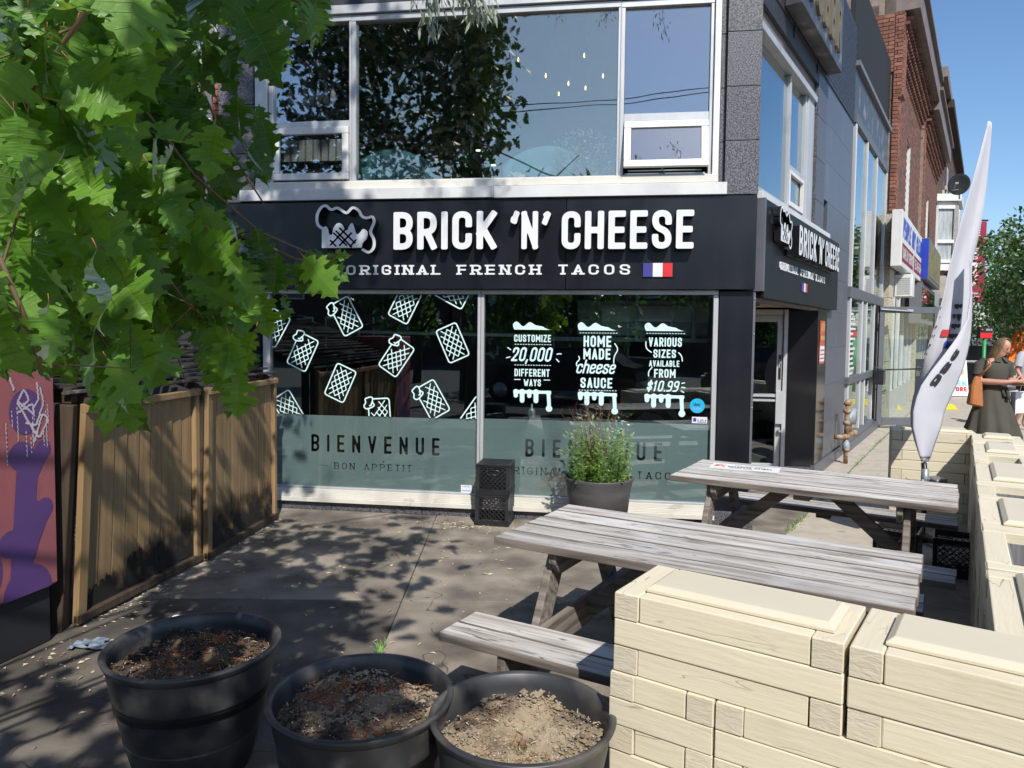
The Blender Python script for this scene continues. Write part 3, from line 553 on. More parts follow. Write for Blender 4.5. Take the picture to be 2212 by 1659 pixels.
# white line drawings of grilled tacos
def waffle(parent, cx, cz, ang, hw, hh, bite, clipb, flip=1):
    ca, sa = cos(ang), sin(ang)
    def tr(x, z): x *= flip; return (cx + (x * ca - z * sa), cz + (x * sa + z * ca))
    r = .028
    if bite:
        out = [(-hw * .55, hh), (hw, hh), (hw, -hh), (-hw, -hh), (-hw, hh * .45)]
        lines = [rp(out, r)]
        lines.append(rp([(-hw, hh * .45), (-hw - .03, hh * .42), (-hw - .05, hh * .62), (-hw - .02, hh * .8), (-hw - .035, hh * 1.02), (-hw * .8, hh * 1.12), (-hw * .6, hh * 1.1), (-hw * .55, hh)], .02))
        lines.append(rp([(-hw * .55, hh), (-hw * .62, hh * .80), (-hw * .38, hh * .62), (-hw * .7, hh * .5), (-hw, hh * .45)], .018))
        lines.append(rp([(-hw * .9, hh * .62), (-hw * .72, hh * .58), (-hw * .68, hh * .78)], .02))
    else: lines = [rp([(0, hh), (hw, hh), (hw, -hh), (-hw, -hh), (-hw, hh), (0, hh)], r)]
    g = .052; e = .013
    for fam in (1, -1):
        for k in range(-7, 8):
            c = k * g; pts = []
            for t in np.linspace(-.3, .3, 61):
                x = t; z = fam * t * 1.25 + c * 1.6 * .82
                if abs(x) < hw - e * 1.6 and abs(z) < hh - e * 1.6 and not (bite and x < -hw * .1 and z > hh * .28 - (x + hw * .1) * .1): pts.append((x, z))
            if len(pts) > 7: lines.append([pts[0], pts[-1]])
    wl = [[tr(*p) for p in l] for l in lines]
    def f(X, Y):
        d = np.full(X.shape, 1e9)
        for i, l in enumerate(wl):
            tt = .0065 if i < (4 if bite else 1) else .0048
            for a, b_ in zip(l[:-1], l[1:]): d = np.minimum(d, seg_d(X, Y, a, b_) - tt / 1.0)
        x0, x1, z0, z1 = clipb; return np.maximum(d, np.maximum(np.maximum(x0 - X, X - x1), np.maximum(z0 - Y, Y - z1)))
    mb = MB(); R_ = hypot_(hw, hh) + .07
    shape(mb, f, (max(cx - R_, clipb[0] - .01), min(cx + R_, clipb[1] + .01), max(cz - R_, clipb[2] - .01), min(cz + R_, clipb[3] + .01)), .0075, .028)
    return mb.build("taco_drawing", M['decal'], parent)
hypot_ = math.hypot
CB1 = (-4.52, -2.485, .922, 2.085)
for (cx, cz, an, bt, fl) in ((-3.764, 1.879, 28, 1, 1), (-3.181, 2.000, -27, 0, 1), (-2.735, 2.12, 62, 0, 1), (-4.206, 1.530, -25, 1, 1), (-3.824, 1.237, -24, 0, 1), (-3.265, 1.496, -34, 1, 1), (-2.718, 1.637, 24, 0, 1),
                         (-4.353, .966, 32, 0, 1), (-3.43, .93, 4, 1, 1), (-2.911, 1.097, 30, 1, 1), (-2.492, .950, -35, 0, 1), (-4.50, 1.76, -30, 0, 1)):
    waffle(w1, cx, cz, radians(an), .105, .165, bt, CB1, fl)
# cheese panels with wording
def smin(a, b, k=.012):
    h = np.clip(.5 + .5 * (b - a) / k, 0, 1); return b * (1 - h) + a * h - k * h * (1 - h)
def cheese_panel(x0, x1, zt, zb, items):
    mb = MB(); Wd = x1 - x0; y = .028
    def top(X, Y):
        u = (X - x0) / Wd; hgt = .052 + .022 * np.sin(u * 17 + .6) * np.clip(1.2 - u, .2, 1) - .045 * np.clip((u - .62) / .2, 0, 1)
        base = zt - .08; d = np.maximum(Y - base - hgt, base - Y); ex = .012 * np.sin(np.clip((Y - base) / .08, 0, 1) * 3)
        return np.maximum(d * .9, np.maximum(x0 - X - ex, X - x1 - ex * 1.5))
    shape(mb, top, (x0 - .03, x1 + .03, zt - .09, zt + .02), .006, y)
    def bot(X, Y):
        d = np.maximum(np.maximum(x0 - X, X - x1), np.maximum(Y - zb, zb - .028 - Y))
        for (u, l, r) in ((.06, .03, .020), (.23, .075, .022), (.42, .03, .020), (.60, .075, .022)):
            d = smin(d, seg_d(X, Y, (x0 + u * Wd, zb - .01), (x0 + u * Wd, zb - .02 - l)) - r)
        d = smin(d, seg_d(X, Y, (x0 + .93 * Wd, zb - .02), (x0 + .95 * Wd, zb - .125)) - .017); d = smin(d, np.hypot(X - x0 - .95 * Wd, Y - zb + .165) - .030)
        return d
    shape(mb, bot, (x0 - .03, x1 + .05, zb - .22, zb + .01), .006, y)
    for it in items:
        if it[0] == 'dots':
            n = 14
            for i in range(n):
                a = x0 + (i + .2) * Wd / n; mb.add([(a, y, it[1] - .003), (a + Wd / n * .62, y, it[1] - .003), (a + Wd / n * .62, y, it[1] + .003), (a, y, it[1] + .003)], [(0, 1, 2, 3)])
        elif it[0] == 'bar':
            a, b_, z = it[1:]; mb.add([(a, y, z - .004), (b_, y, z - .004), (b_, y, z + .004), (a, y, z + .004)], [(0, 1, 2, 3)])
        elif it[0] == 'curl':
            pts = it[1]; pts = rp(pts, .03)
            shape(mb, lambda X, Y: stroke_sdf(X, Y, [pts], .010, False), (min(p[0] for p in pts) - .02, max(p[0] for p in pts) + .02, min(p[1] for p in pts) - .02, max(p[1] for p in pts) + .02), .005, y)
        else: text(mb, *it[0], y=y, res=22, **it[1])
    return mb.build("cheese_lettering", M['decal'], w2)
A_ = dict(W=.50, T=.17, gap=.13); Sc = dict(W=.48, T=.14, gap=.10, slant=.22)
cheese_panel(-2.134, -1.784, 1.848, 1.205, [(("CUSTOMIZE", -2.134, -1.792, 1.655, 1.722), A_), ('dots', 1.632), (("20,000", -2.15, -1.78, 1.475, 1.605), Sc), ('dots', 1.440),
    (("DIFFERENT", -2.128, -1.80, 1.335, 1.405), A_), (("WAYS", -2.04, -1.88, 1.245, 1.31), A_), ('bar', -2.13, -2.07, 1.305), ('bar', -1.855, -1.795, 1.305),
    ('curl', [(-2.195, 1.60), (-2.175, 1.588), (-2.165, 1.58)]), ('curl', [(-2.205, 1.505), (-2.185, 1.51), (-2.17, 1.515)]), ('curl', [(-1.735, 1.545), (-1.72, 1.55), (-1.695, 1.548)]), ('curl', [(-1.74, 1.50), (-1.73, 1.49), (-1.715, 1.475)])])
cheese_panel(-1.535, -1.181, 1.847, 1.197, [('dots', 1.744), (("HOME", -1.492, -1.240, 1.617, 1.718), A_), (("MADE", -1.492, -1.246, 1.502, 1.602), A_), (("cheese", -1.545, -1.195, 1.372, 1.50), dict(W=.42, T=.12, gap=.05, slant=.25)),
    (("SAUCE", -1.515, -1.225, 1.240, 1.335), A_), ('dots', 1.219), ('curl', [(-1.21, 1.65), (-1.175, 1.60), (-1.215, 1.53), (-1.215, 1.47)]), ('curl', [(-1.535, 1.53), (-1.52, 1.50), (-1.56, 1.47), (-1.55, 1.44)])])
cheese_panel(-.932, -.581, 1.848, 1.190, [('dots', 1.746), (("VARIOUS", -.905, -.612, 1.628, 1.71), A_), (("SIZES", -.862, -.662, 1.527, 1.602), A_), (("AVAILABLE", -.898, -.63, 1.447, 1.503), A_), (("FROM", -.852, -.662, 1.347, 1.425), A_),
    (("$10.99", -.91, -.63, 1.222, 1.32), Sc), ('curl', [(-.93, 1.67), (-.93, 1.61), (-.88, 1.575)]), ('curl', [(-.64, 1.575), (-.61, 1.55), (-.605, 1.50)]), ('curl', [(-.87, 1.44), (-.905, 1.40), (-.90, 1.36)]),
    ('curl', [(-.605, 1.30), (-.59, 1.302), (-.58, 1.305)]), ('curl', [(-.605, 1.265), (-.59, 1.262), (-.575, 1.26)]), ('curl', [(-.61, 1.232), (-.6, 1.224), (-.585, 1.218)])])
# stickers
def disc(cx, cz, r, y, mt, name, parent):
    mb = MB(); n = 28; mb.add([(cx + r * cos(2 * pi * k / n), y, cz + r * sin(2 * pi * k / n)) for k in range(n)] + [(cx, y + .001, cz)], [tuple(range(n))]); return mb.build(name, mt, parent)
disc(-.465, 1.100, .066, .0285, M['cyan'], "round_sticker", w2)
mb = MB(); text(mb, "Uber", -.497, -.435, 1.098, 1.128, y=.027, W=.5, T=.14, res=12); mb.build("sticker_text", M['signblack'], w2)
mb = MB(); text(mb, "Eats", -.50, -.43, 1.062, 1.09, y=.027, W=.5, T=.16, res=12); mb.build("sticker_text", M['lightblue'], w2)
mb = MB(); mb.box(-.508, -.375, .0275, .0285, .943, 1.0); mb.build("paper_sticker", M['paper'], w2)
mb = MB(); text(mb, "Lifetime", -.462, -.385, .962, .985, y=.026, res=10); mb.box(-.497, -.472, .0255, .0265, .958, .99); mb.box(-.46, -.386, .0255, .0265, .952, .957); mb.build("sticker_text", M['signblue'], w2)
mb = MB(); mb.box(-2.629, -2.525, .0275, .0285, .223, .294); mb.build("paper_sticker", M['paper'], w1)
mb = MB(); mb.box(-2.620, -2.535, .0255, .0265, .236, .248); mb.box(-2.61, -2.545, .0255, .0265, .277, .284); mb.build("sticker_text", M['lightblue'], w1)

# upper windows on the front
w = MB(); w.box(-4.78, -2.32, -.10, .03, 2.962, 3.066); part(w, "sill_flashing", M['flashing'], .004)
w = MB(); w.box(-2.318, -.27, -.103, .03, 2.955, 3.060); part(w, "sill_flashing", M['flashing'], .004)
w = MB(); w.box(-4.64, -.34, -.06, .08, 3.068, 3.14); part(w, "window_ledge", M['cream_metal'], .005)
def upwin(u0, u1, z0, z1, bar=None, gm_=None):
    fr = MB(); y0 = -.02; y1 = .07
    fr.box(u0 - .045, u0, y0, y1, 3.141, z1); fr.box(u1, u1 + .032, y0, y1, 3.141, z1)
    fr.box(u0 - .045, u1 + .032, y0 - .003, y1, z1 + .001, z1 + .055); fr.box(u0, u1, y0 + .005, y1, 3.141, z0)
    if bar: fr.box(u0, u1, y0 + .004, y1, bar[0], bar[1])
    f = part(fr, "upper_window", M['silver'], .003)
    if bar:
        g = MB(); g.box(u0 + .003, u1 - .003, .02, .028, bar[1] + .002, z1 - .002); g.build("pane", G_UP, f)
    else:
        g = MB(); g.box(u0 + .003, u1 - .003, .02, .028, z0 + .002, z1 - .002); g.build("pane", G_MID, f)
    return f
ua = upwin(-4.472, -3.713, 3.155, 4.622, (3.655, 3.715)); ub = upwin(-3.649, -1.225, 3.155, 4.618); uc = upwin(-1.164, -.428, 3.155, 4.612, (3.622, 3.69))
def sash(parent, u0, u1, z0, z1, t, tilt=0):
    s_ = MB(); hgt = z1 - z0
    s_.box(u0, u1, -.012, .025, -t, 0); s_.box(u0, u1, -.012, .025, -hgt, -hgt + t); s_.box(u0, u0 + t, -.011, .025, -hgt + t + .001, -t - .001); s_.box(u1 - t, u1, -.011, .025, -hgt + t + .001, -t - .001)
    o = s_.build("sash", M['whiteframe'], parent, .004, loc=(0, -.03, z1), rot=(-tilt, 0, 0))
    g = MB(); g.box(u0 + t + .002, u1 - t - .002, .005, .011, -hgt + t + .002, -t - .002)
    g.build("sash_pane", G_UP, parent, loc=(0, -.03, z1), rot=(-tilt, 0, 0))
sash(ua, -4.468, -3.717, 3.165, 3.652, .062); sash(uc, -1.160, -.432, 3.19, 3.615, .062, radians(12))
mb = MB(); mb.box(-1.15, -.45, .0, .05, 3.156, 3.17); mb.tube([(-1.12, .0, 3.19), (-.48, .0, 3.19)], .006, 6); mb.tube([(-.8, .0, 3.16), (-.83, -.05, 3.22)], .006, 6); part(mb, "window_stay", M['silver'])
w = MB(); w.box(-.394, -.341, -.05, .08, 3.068, 4.75); part(w, "window_jamb_cap", M['whiteframe'], .003)
w = MB(); w.box(-4.64, -4.52, -.05, .08, 3.141, 4.70); part(w, "window_jamb_cap", M['silver'], .003)
w = MB(); w.box(-4.66, -.33, -.05, .10, 4.68, 4.76); part(w, "head_frame", M['silver'], .004)
w = MB(); w.box(-5.02, .0, -.03, .12, 4.765, 6.2); part(w, "front_parapet", M['blackbrick'])
z = 2.96
for zz in (3.425, 3.888, 4.352, 4.764):
    w = MB(); w.box(-.285, .0, -.045, .13, z + .003, zz - .002); part(w, "granite_panel", M['granite'], .002)
    w = MB(); w.box(-.332, -.288, .002, .13, z + .003, zz - .002); part(w, "granite_panel", M['granite'], .002)
    w = MB(); w.box(-5.02, -4.662, -.035, .13, z + .003, zz - .002); part(w, "granite_panel", M['granite'], .002); z = zz
disc(-4.93, 2.87, .02, -.2, M['silver'], "rivet", bd)
# street side of the upper floor (local X runs along the street)
def sidewin(parent):
    fr = MB(); fr.box(-.02, 2.17, .06, .12, 3.05, 3.09); fr.box(-.02, 2.5, .0, .12, 4.40, 4.47); fr.box(1.375, 1.43, .05, .12, 3.05, 4.40); fr.box(2.13, 2.18, .05, .12, 3.05, 4.4); fr.box(2.18, 2.50, .03, .12, 3.0, 4.4); fr.box(.0, .04, .05, .12, 3.05, 4.4)
    fr.box(1.43, 2.13, .05, .12, 3.46, 3.51)
    f = part(fr, "side_window", M['silver'], .003, side=True)
    for a, b_, c, d in ((.04, 1.372, 3.09, 4.4), (1.433, 2.127, 3.51, 4.4), (1.433, 2.127, 3.09, 3.46)):
        g = MB(); g.box(a, b_, .085, .093, c, d); g.build("pane", G_SIDE, f)
    g = MB(); g.box(1.45, 2.11, .05, .083, 3.11, 3.44); g2 = MB()
    for q in ((1.435, 2.125, 3.095, 3.14), (1.435, 2.125, 3.42, 3.458), (1.435, 1.475, 3.141, 3.419), (2.085, 2.125, 3.141, 3.419)): g2.box(q[0], q[1], .045, .08, q[2], q[3])
    g2.build("sash", M['whiteframe'], f)
sidewin(bd)
w = MB(); w.box(.02, 3.30, -.045, .1, 2.93, 3.0); part(w, "side_sill", M['flashing'], .004, side=True)
w = MB(); w.box(.02, 2.6, .04, .16, 4.47, 4.62); part(w, "window_head", M['cornice'], side=True)
w = MB(); w.box(.0, 5.12, .0, .13, 4.78, 6.15); w.box(0, 2.75, .0, .13, 4.62, 4.779); part(w, "side_parapet", M['blackbrick'], side=True)
bm_ = MB()
for r_ in range(22):
    zz = 4.80 + r_ * .06
    for k in range(-1, 24): a = k * .225 + (r_ % 2) * .11; bm_.box(max(a, .01) + .004, min(a + .221, 5.1), -.010, .0, zz + .003, zz + .057) if a + .22 > .02 and a < 5.05 else None
part(bm_, "brick", M['blackbrick'], side=True, kind="stuff")
# granite cladding of the side wall, tile by tile
for (a, b_) in ((2.52, 3.04),):
    for c, d in ((3.01, 3.32), (3.32, 3.80), (3.80, 4.28), (4.28, 4.77)):
        w = MB(); w.box(a, b_, -.004, .13, c + .002, d - .002); part(w, "granite_panel", M['granite'], .002, side=True)
zr = [.16, .62, 1.10, 1.58, 2.05, 2.5, 2.93]
for i in range(len(zr) - 1):
    for a, b_ in ((3.50, 4.32), (4.32, 5.12)):
        w = MB(); w.box(a + .001, b_ - .001, -.0, .13, zr[i] + .001, zr[i + 1] - .001); part(w, "granite_panel", M['granite_dark'], .001, side=True)
for i, (c, d) in enumerate(((2.932, 3.40), (3.40, 3.87), (3.87, 4.33), (4.33, 4.775))):
    for a, b_ in ((3.30 if i == 0 else 3.045, 4.1), (4.1, 5.12)):
        w = MB(); w.box(a + .001, b_ - .001, -.0, .13, c + .001, d - .001); part(w, "granite_panel", M['granite_dark'], .001, side=True)
for a, b_ in ((2.9, 3.7), (3.7, 4.5), (4.5, 5.12)):
    w = MB(); w.box(a + .003, b_ - .003, -.02, .13, 0, .155); part(w, "plinth_block", M['granite_dark'], .003, side=True)
w = MB(); w.box(2.93, 3.498, -.006, .13, .16, 2.06); part(w, "side_panel", M['black_gloss'], .003, side=True)
# recessed entrance
w = MB(); w.box(.845, 1.20, 2.66, 2.72, .13, 2.05); part(w, "recess_panel", M['black_gloss'], .002)
w = MB(); w.box(.845, 1.20, 2.65, 2.74, 0, .128); part(w, "plinth_block", M['granite'], .003)
w = MB(); w.prism([(-.236, .05), sp(.05, .02), sp(2.95, .02), (-.236, 2.68)], 2.075, 2.10); part(w, "soffit", M['ply'])
w = MB(); w.cbox((.30, 1.55, 2.06), (.05, .5, .03)); part(w, "soffit_lamp", M['whiteframe'])
w = MB(); w.box(.0, 3.6, -.0, .10, 2.04, 2.135); part(w, "entrance_lintel", M['cornice'], side=True)
fr = MB(); fr.box(-.236, .79, 2.62, 2.72, 1.985, 2.05); fr.box(.795, .842, 2.60, 2.72, .0, 2.05); fr.box(-.236, -.16, 2.62, 2.72, 0, 1.984)
part(fr, "door_frame", M['silver'], .003)
dr = MB(); dr.box(.725, .79, 2.63, 2.68, .06, 1.98); dr.box(-.155, .724, 2.63, 2.68, 1.90, 1.98); dr.box(-.155, .724, 2.63, 2.68, .06, .16); dr.box(-.155, -.09, 2.63, 2.68, .161, 1.899)
d_ = part(dr, "door", M['silver'], .003)
g = MB(); g.box(-.088, .723, 2.652, 2.66, .162, 1.898); g.build("pane", G_LOW, d_)
g = MB(); g.box(-.08, .72, 2.60, 2.63, .985, 1.02); g.box(-.08, .72, 2.60, 2.63, .93, .955); g.build("push_bar", M['silver'], d_)
g = MB(); g.box(.72, .80, 2.585, 2.625, .66, 1.06); g.build("door_handle", M['silver'], d_)
g = MB(); g.lathe([(0, -.03), (.022, -.03), (.026, -.01), (.022, 0)], 14, (.77, 2.60, .58)); g.build("lock", M['galv'], d_)
g = MB(); g.box(.748, .776, 2.624, 2.629, 1.20, 1.50); g.build("pull_sticker", M['signblack'], d_)
g = MB()
for i, ch in enumerate("PULL"): text(g, ch, .754, .770, 1.425 - i * .028, 1.445 - i * .028, y=2.622, res=10)
g.build("pull_lettering", M['paper'], d_)
ORD = ["first", "second", "third", "fourth", "fifth", "sixth", "seventh", "eighth", "ninth"]
# things inside the rooms
def inroom(name, label, cat, u, y, z=0, group=None, rz=0): 
    p = Fw(u, -y, z); return thing(name, label, cat, p, FR + rz, group)
ac = inroom("air_conditioner", "white cased air conditioning unit on a metal rack inside the shop window", "air conditioner", -.85, .8, 1.72)
mb = MB(); mb.box(-.75, .75, 0, .4, 0, .36); mb.build("casing", M['galv'], ac, .01)
mb = MB(); mb.box(-.5, .6, -.03, -.002, .14, .30)
for k in range(8): mb.box(-.48 + k * .135, -.36 + k * .135, -.045, -.03, .16, .28)
mb.build("grille", M['whiteframe'], ac)
rk = inroom("metal_rack", "galvanised steel rail rack under the air conditioner behind the shop window", "rack", -.9, .75, 1.66)
mb = MB(); mb.box(-1.3, 1.0, -.03, .03, 0, .04); mb.build("rail", M['galv'], rk)
for x in (-.1, .95 - .5): mb = MB(); mb.box(x - .02, x + .02, -.055, -.032, -.0, .72); mb.build("post", M['galv'], rk)
rk = inroom("ceiling_pipe", "pale horizontal pipe crossing the dark room behind the left shop window", "pipe", -3.3, .9, 1.72)
mb = MB(); mb.tube([(-1.2, 0, .02), (0, 0, .0), (1.3, 0, -.01)], .018, 8); mb.build("pipe", M['whiteframe'], rk)
mb = MB(); mb.tube([(.0, 0, 0), (.0, 0, -.14)], .01, 8); mb.build("hanger", M['dark'], rk)
bt = inroom("soap_bottle", "clear spray bottle standing behind the frosted shop window", "bottle", -2.0, .35, .86)
mb = MB(); mb.lathe([(0, 0), (.035, 0), (.037, .11), (.03, .14), (.012, .16), (.012, .19), (0, .19)], 14); mb.build("bottle", M['galv'], bt)
ct = inroom("counter", "low white counter running behind the frosted film of the shop window", "counter", -1.4, .62, 0)
mb = MB(); mb.box(-.9, .9, -.3, .3, .78, .85); mb.box(-.85, .85, -.25, .25, .1, .78); mb.build("counter_top", M['midgrey'], ct)
for i, (u, y) in enumerate(((-1.3, 1.6), (-3.2, 2.4))):
    mb = MB(); mb.lathe([(0, 0), (.07, 0), (.075, .02), (0, .02)], 20); o = mb.build("ceiling_light", mat("lit_downlight", (1, 1, 1), emis=((1, .97, .9), 2.5)), loc=tuple(Fw(u, -y, 2.425)))
    tag(o, "small lit round downlight in the dark ceiling behind the %s shop window" % ("right" if i == 0 else "left"), "ceiling light")
# upstairs room
def armchair(u, y, label, rz):
    a = inroom("tub_chair", label, "armchair", u, y, 3.13, "blue velvet tub chairs", rz); n = 26; vs = []; fs = []
    for j, t in enumerate(np.linspace(0, 1, 7)):
        for i in range(n + 1):
            an = radians(-110 + 220 * i / n); hgt = .18 + .30 * max(0, cos(an * .75)); r = .22 + .03 * (i % 2) * (t > .3) * .4 + .05 * t; z_ = .0 + t * hgt
            vs.append((r * sin(an), r * cos(an) * .8, z_))
    for j in range(6):
        for i in range(n): k = j * (n + 1) + i; fs.append((k, k + 1, k + n + 2, k + n + 1))
    mb = MB(); mb.add(vs, fs, 0, True); o = mb.build("backrest", M['velvet'], a); s_ = o.modifiers.new("thickness", 'SOLIDIFY'); s_.thickness = .09
    mb = MB(); mb.lathe([(0, .05), (.20, .05), (.21, .15), (.19, .2), (0, .2)], 24, sy=.85); mb.build("seat", M['velvet'], a); return a
armchair(-3.42, .50, "dark blue velvet tub chair behind the upper window, nearer the tree", radians(20)); armchair(-1.98, .50, "light blue velvet tub chair with pleated back beside the leafy houseplant", radians(-10))
tb = inroom("tissue_box", "open white tissue box on the ledge beside the light blue chair", "tissue box", -2.18, .25, 3.06)
mb = MB(); mb.box(-.14, .14, -.07, .07, 0, .11); mb.build("box", M['paper'], tb, .004)
mb = MB(); 
for k in range(5): mb.cbox((random.uniform(-.05, .05), 0, .14), (.1, .02, .09), (random.uniform(-.5, .5), random.uniform(-.6, .6), random.uniform(-1, 1)))
mb.build("tissue", M['paper'], tb)
jp = inroom("jade_plant", "round leafy jade plant standing behind the large upper window", "plant", -1.50, .34, 3.12)
mb = MB(); lf = MB()
for k in range(14):
    a = random.uniform(0, 6.3); e = random.uniform(.2, 1.3); p = [Vector((0, 0, .0))]
    for q in range(4): p.append(p[-1] + Vector((cos(a) * cos(e), sin(a) * cos(e) * .7, sin(e))) * .1); a += random.uniform(-.6, .6)
    mb.tube(p, [.014, .012, .01, .007, .005], 6)
for k in range(420):
    a = random.uniform(0, 6.3); cz = random.uniform(-.9, 1); rr = random.uniform(.6, 1) ** .5; c = Vector((cos(a) * sqrt(1 - cz * cz) * .34 * rr, sin(a) * sqrt(1 - cz * cz) * .2 * rr, .30 + cz * .25 * rr))
    d = Vector((random.uniform(-1, 1), random.uniform(-1, 1), random.uniform(-.2, 1))).normalized() * .035; w_ = d.orthogonal().normalized() * .013
    lf.add([c, c + d * .5 + w_, c + d, c + d * .5 - w_], [(0, 1, 2, 3)])
mb.build("stem", M['drystem'], jp); lf.build("foliage", M['jade'], jp, kind="stuff")
for i, (u, z_, y) in enumerate(((-2.33, 4.36, .8), (-2.05, 4.19, .8), (-2.0, 4.09, 1.2), (-1.80, 4.08, .7), (-1.7, 4.12, 1.1), (-1.63, 4.32, .6), (-1.46, 4.14, .7))):
    o = inroom("pendant_bulb", ORD[i] + " glowing filament bulb from the left in the upstairs room", "bulb", u + y * .12, y, z_ + .04 + y * .1, "filament bulbs in the upstairs room")
    mb = MB(); mb.lathe([(0, 0), (.005, .0), (.008, .02), (.004, .042), (0, .042)], 10); mb.build("bulb", M['lamp'], o); mb = MB(); mb.tube([(0, 0, .06), (0, 0, .5)], .003, 5); mb.build("cord", M['signblack'], o)
for i in range(5):
    mb = MB(); mb.lathe([(0, 0), (.025, 0), (.025, .012), (0, .012)], 16); o = mb.build("ceiling_spot", bpy.data.materials["lit_downlight"], loc=tuple(Fw(-2.7 + .07 * i, -(1.1 + i * .55), 3.42 - .035 * i + .25)))
    tag(o, ORD[i] + " tiny spotlight from the left in the row deep in the upstairs room", "spotlight", "row of upstairs spotlights")
for j, zz in enumerate((3.40, 3.96)):
    sh = inroom("wall_shelf", "dark wall shelf with white %s in the upper left window" % ("boxes" if j == 0 else "bottles"), "shelf", -4.2, .45, zz); mb = MB(); mb.box(-.45, .45, -.12, .12, 0, .025); mb.build("board", M['dark'], sh)
    for k in range(7 if j else 9):
        if j:
            b_ = inroom("shampoo_bottle", ORD[k] + " white bottle from the left on the dark salon shelf", "bottle", -4.5 + k * .075, .42, zz + .026, "white bottles on the salon shelf")
            mb = MB(); mb.lathe([(0, 0), (.028, 0), (.028, .13), (.012, .155), (.012, .175), (.004, .18), (.004, .21), (0, .21)], 12); mb.build("bottle", M['whiteframe'], b_)
        else:
            mb = MB(); mb.cbox((0, 0, .11), (.06, .16, .22)); b_ = mb.build("product_box", M['whiteframe'], loc=tuple(Fw(-4.52 + k * .08, -.45, zz + .026)), rot=(0, 0, FR)); tag(b_, ORD[k] + " pale product box from the left on the shelf behind the lower sash", "box", "pale boxes on the salon shelf")

# ------------------------------------------------------------------ signs
def logo(mb, x0, x1, z0, z1, y, depth, mi=0, ms=1, res=110, tf=None):
    Wd = x1 - x0; Hd = z1 - z0
    out = [(.10, .52), (.02, .60), (.01, .78), (.07, .93), (.16, .98), (.25, .90), (.36, .93), (.46, .86), (.53, .83), (.62, .93), (.72, .88), (.78, .76), (.86, .72), (.96, .74), (.99, .64), (.95, .52), (.93, .42), (.985, .28), (.98, .12), (.90, .03), (.80, .08)]
    def cr(P, n=5):
        o = []
        for i in range(len(P) - 1):
            a = P[max(i - 1, 0)]; b = P[i]; c = P[i + 1]; d = P[min(i + 2, len(P) - 1)]
            for k in range(n):
                t = k / n; o.append(tuple(.5 * (2 * b[q] + (c[q] - a[q]) * t + (2 * a[q] - 5 * b[q] + 4 * c[q] - d[q]) * t * t + (3 * b[q] - a[q] - 3 * c[q] + d[q]) * t ** 3) for q in (0, 1)))
        o.append(P[-1]); return o
    oc = cr(out)
    body = [(.09, .12), (.09, .52)] + cr([(.09, .52), (.16, .56), (.20, .50), (.22, .40), (.27, .40), (.29, .52), (.36, .62), (.44, .60), (.49, .50), (.53, .48), (.57, .58), (.62, .62), (.66, .50), (.69, .40), (.74, .42), (.80, .50), (.88, .44), (.86, .30), (.80, .22), (.78, .12)])
    X0 = [(.30, .30), (.52, .52)], [(.22, .22), (.60, .22)]
    lat = [[(.40, .52), (.66, .22)], [(.30, .42), (.52, .17)], [(.24, .27), (.33, .16)], [(.52, .52), (.24, .18)], [(.60, .42), (.40, .17)], [(.68, .28), (.58, .15)], [(.34, .46), (.60, .14)]]
    def f(X, Y):
        u = (X - x0) / Wd; v = (Y - z0) / Hd
        d = poly_d(u, v, body); lt = stroke_sdf(u, v, lat, .032, False); d = np.maximum(d, -lt)
        return np.minimum(d, stroke_sdf(u, v, [oc], .052, False)) * Hd
    shape(mb, f, (x0 - .02 * Wd, x1 + .02 * Wd, z0 - .02, z1 + .02), Wd / res, y, depth, mi, ms, tf)
BRK = dict(W=.50, T=.165, gap=.115, rr=.22)
fs = thing("front_sign", "long black shop sign with white raised letters and cheese logo above the shop windows", "shop sign", Fw(0, 0, 0), FR)
mb = MB(); mb.box(-5.0, -1.66, -.075, .10, 2.136, 2.948); mb.build("sign_panel", M['black_panel'], fs, .004)
mb = MB(); mb.box(-1.657, -.01, -.075, .10, 2.136, 2.948); mb.build("sign_panel", M['black_panel'], fs, .004)
def sy(v, o=.075): return v
def words(fs_, items, y, dp):
    for s_, a, b_, z0, z1 in items:
        x = a; it, tot = text_items(s_, BRK['W'], BRK['T'], BRK['gap']); kx = (b_ - a) / tot
        for ch, gx, w_ in it:
            mb = MB(); text(mb, ch, a + gx * kx, a + (gx + w_) * kx, z0, z1, y=y, depth=dp, mi=0, mside=1, res=34, **BRK)
            mb.build("letter", (M['letter'], M['lettersd']), fs_)
mb = MB(); logo(mb, -3.972, -3.41, 2.452, 2.905, -.175, .098); mb.build("logo", (M['letter'], M['lettersd']), fs)
words(fs, [("BRICK", -3.232, -2.275, 2.487, 2.828), ("`N'", -2.150, -1.800, 2.485, 2.820), ("CHEESE", -1.690, -.548, 2.482, 2.815)], -.175, .098)
mb = MB(); text(mb, "ORIGINAL FRENCH TACOS", -3.72, -1.085, 2.266, 2.356, y=-.080, depth=.003, res=24, W=.70, T=.165, gap=.36, serif=True); mb.build("tagline", M['letter'], fs)
for i, k in enumerate(('blue', 'white', 'red')):
    mb = MB(); mb.box(-.972 + i * .0855, -.972 + (i + 1) * .0855 - .001, -.09, -.0755, 2.246, 2.366); mb.build("flag_stripe", M[k], fs)
ss = thing("side_sign", "black shop sign on the street side above the recessed door, white letters", "shop sign", Sw(0, 0, 0), SR)
mb = MB(); mb.box(.02, 3.76, -.075, .10, 2.07, 2.928); mb.build("sign_panel", M['black_matt'], ss, .004)
mb = MB(); mb.box(-.03, .018, -.078, .10, 2.125, 2.93); mb.build("corner_strip", M['greyframe'], ss)
mb = MB(); mb.box(.75, 3.2, -.10, -.076, 2.50, 2.56); mb.build("letter_tray", M['black_panel'], ss)
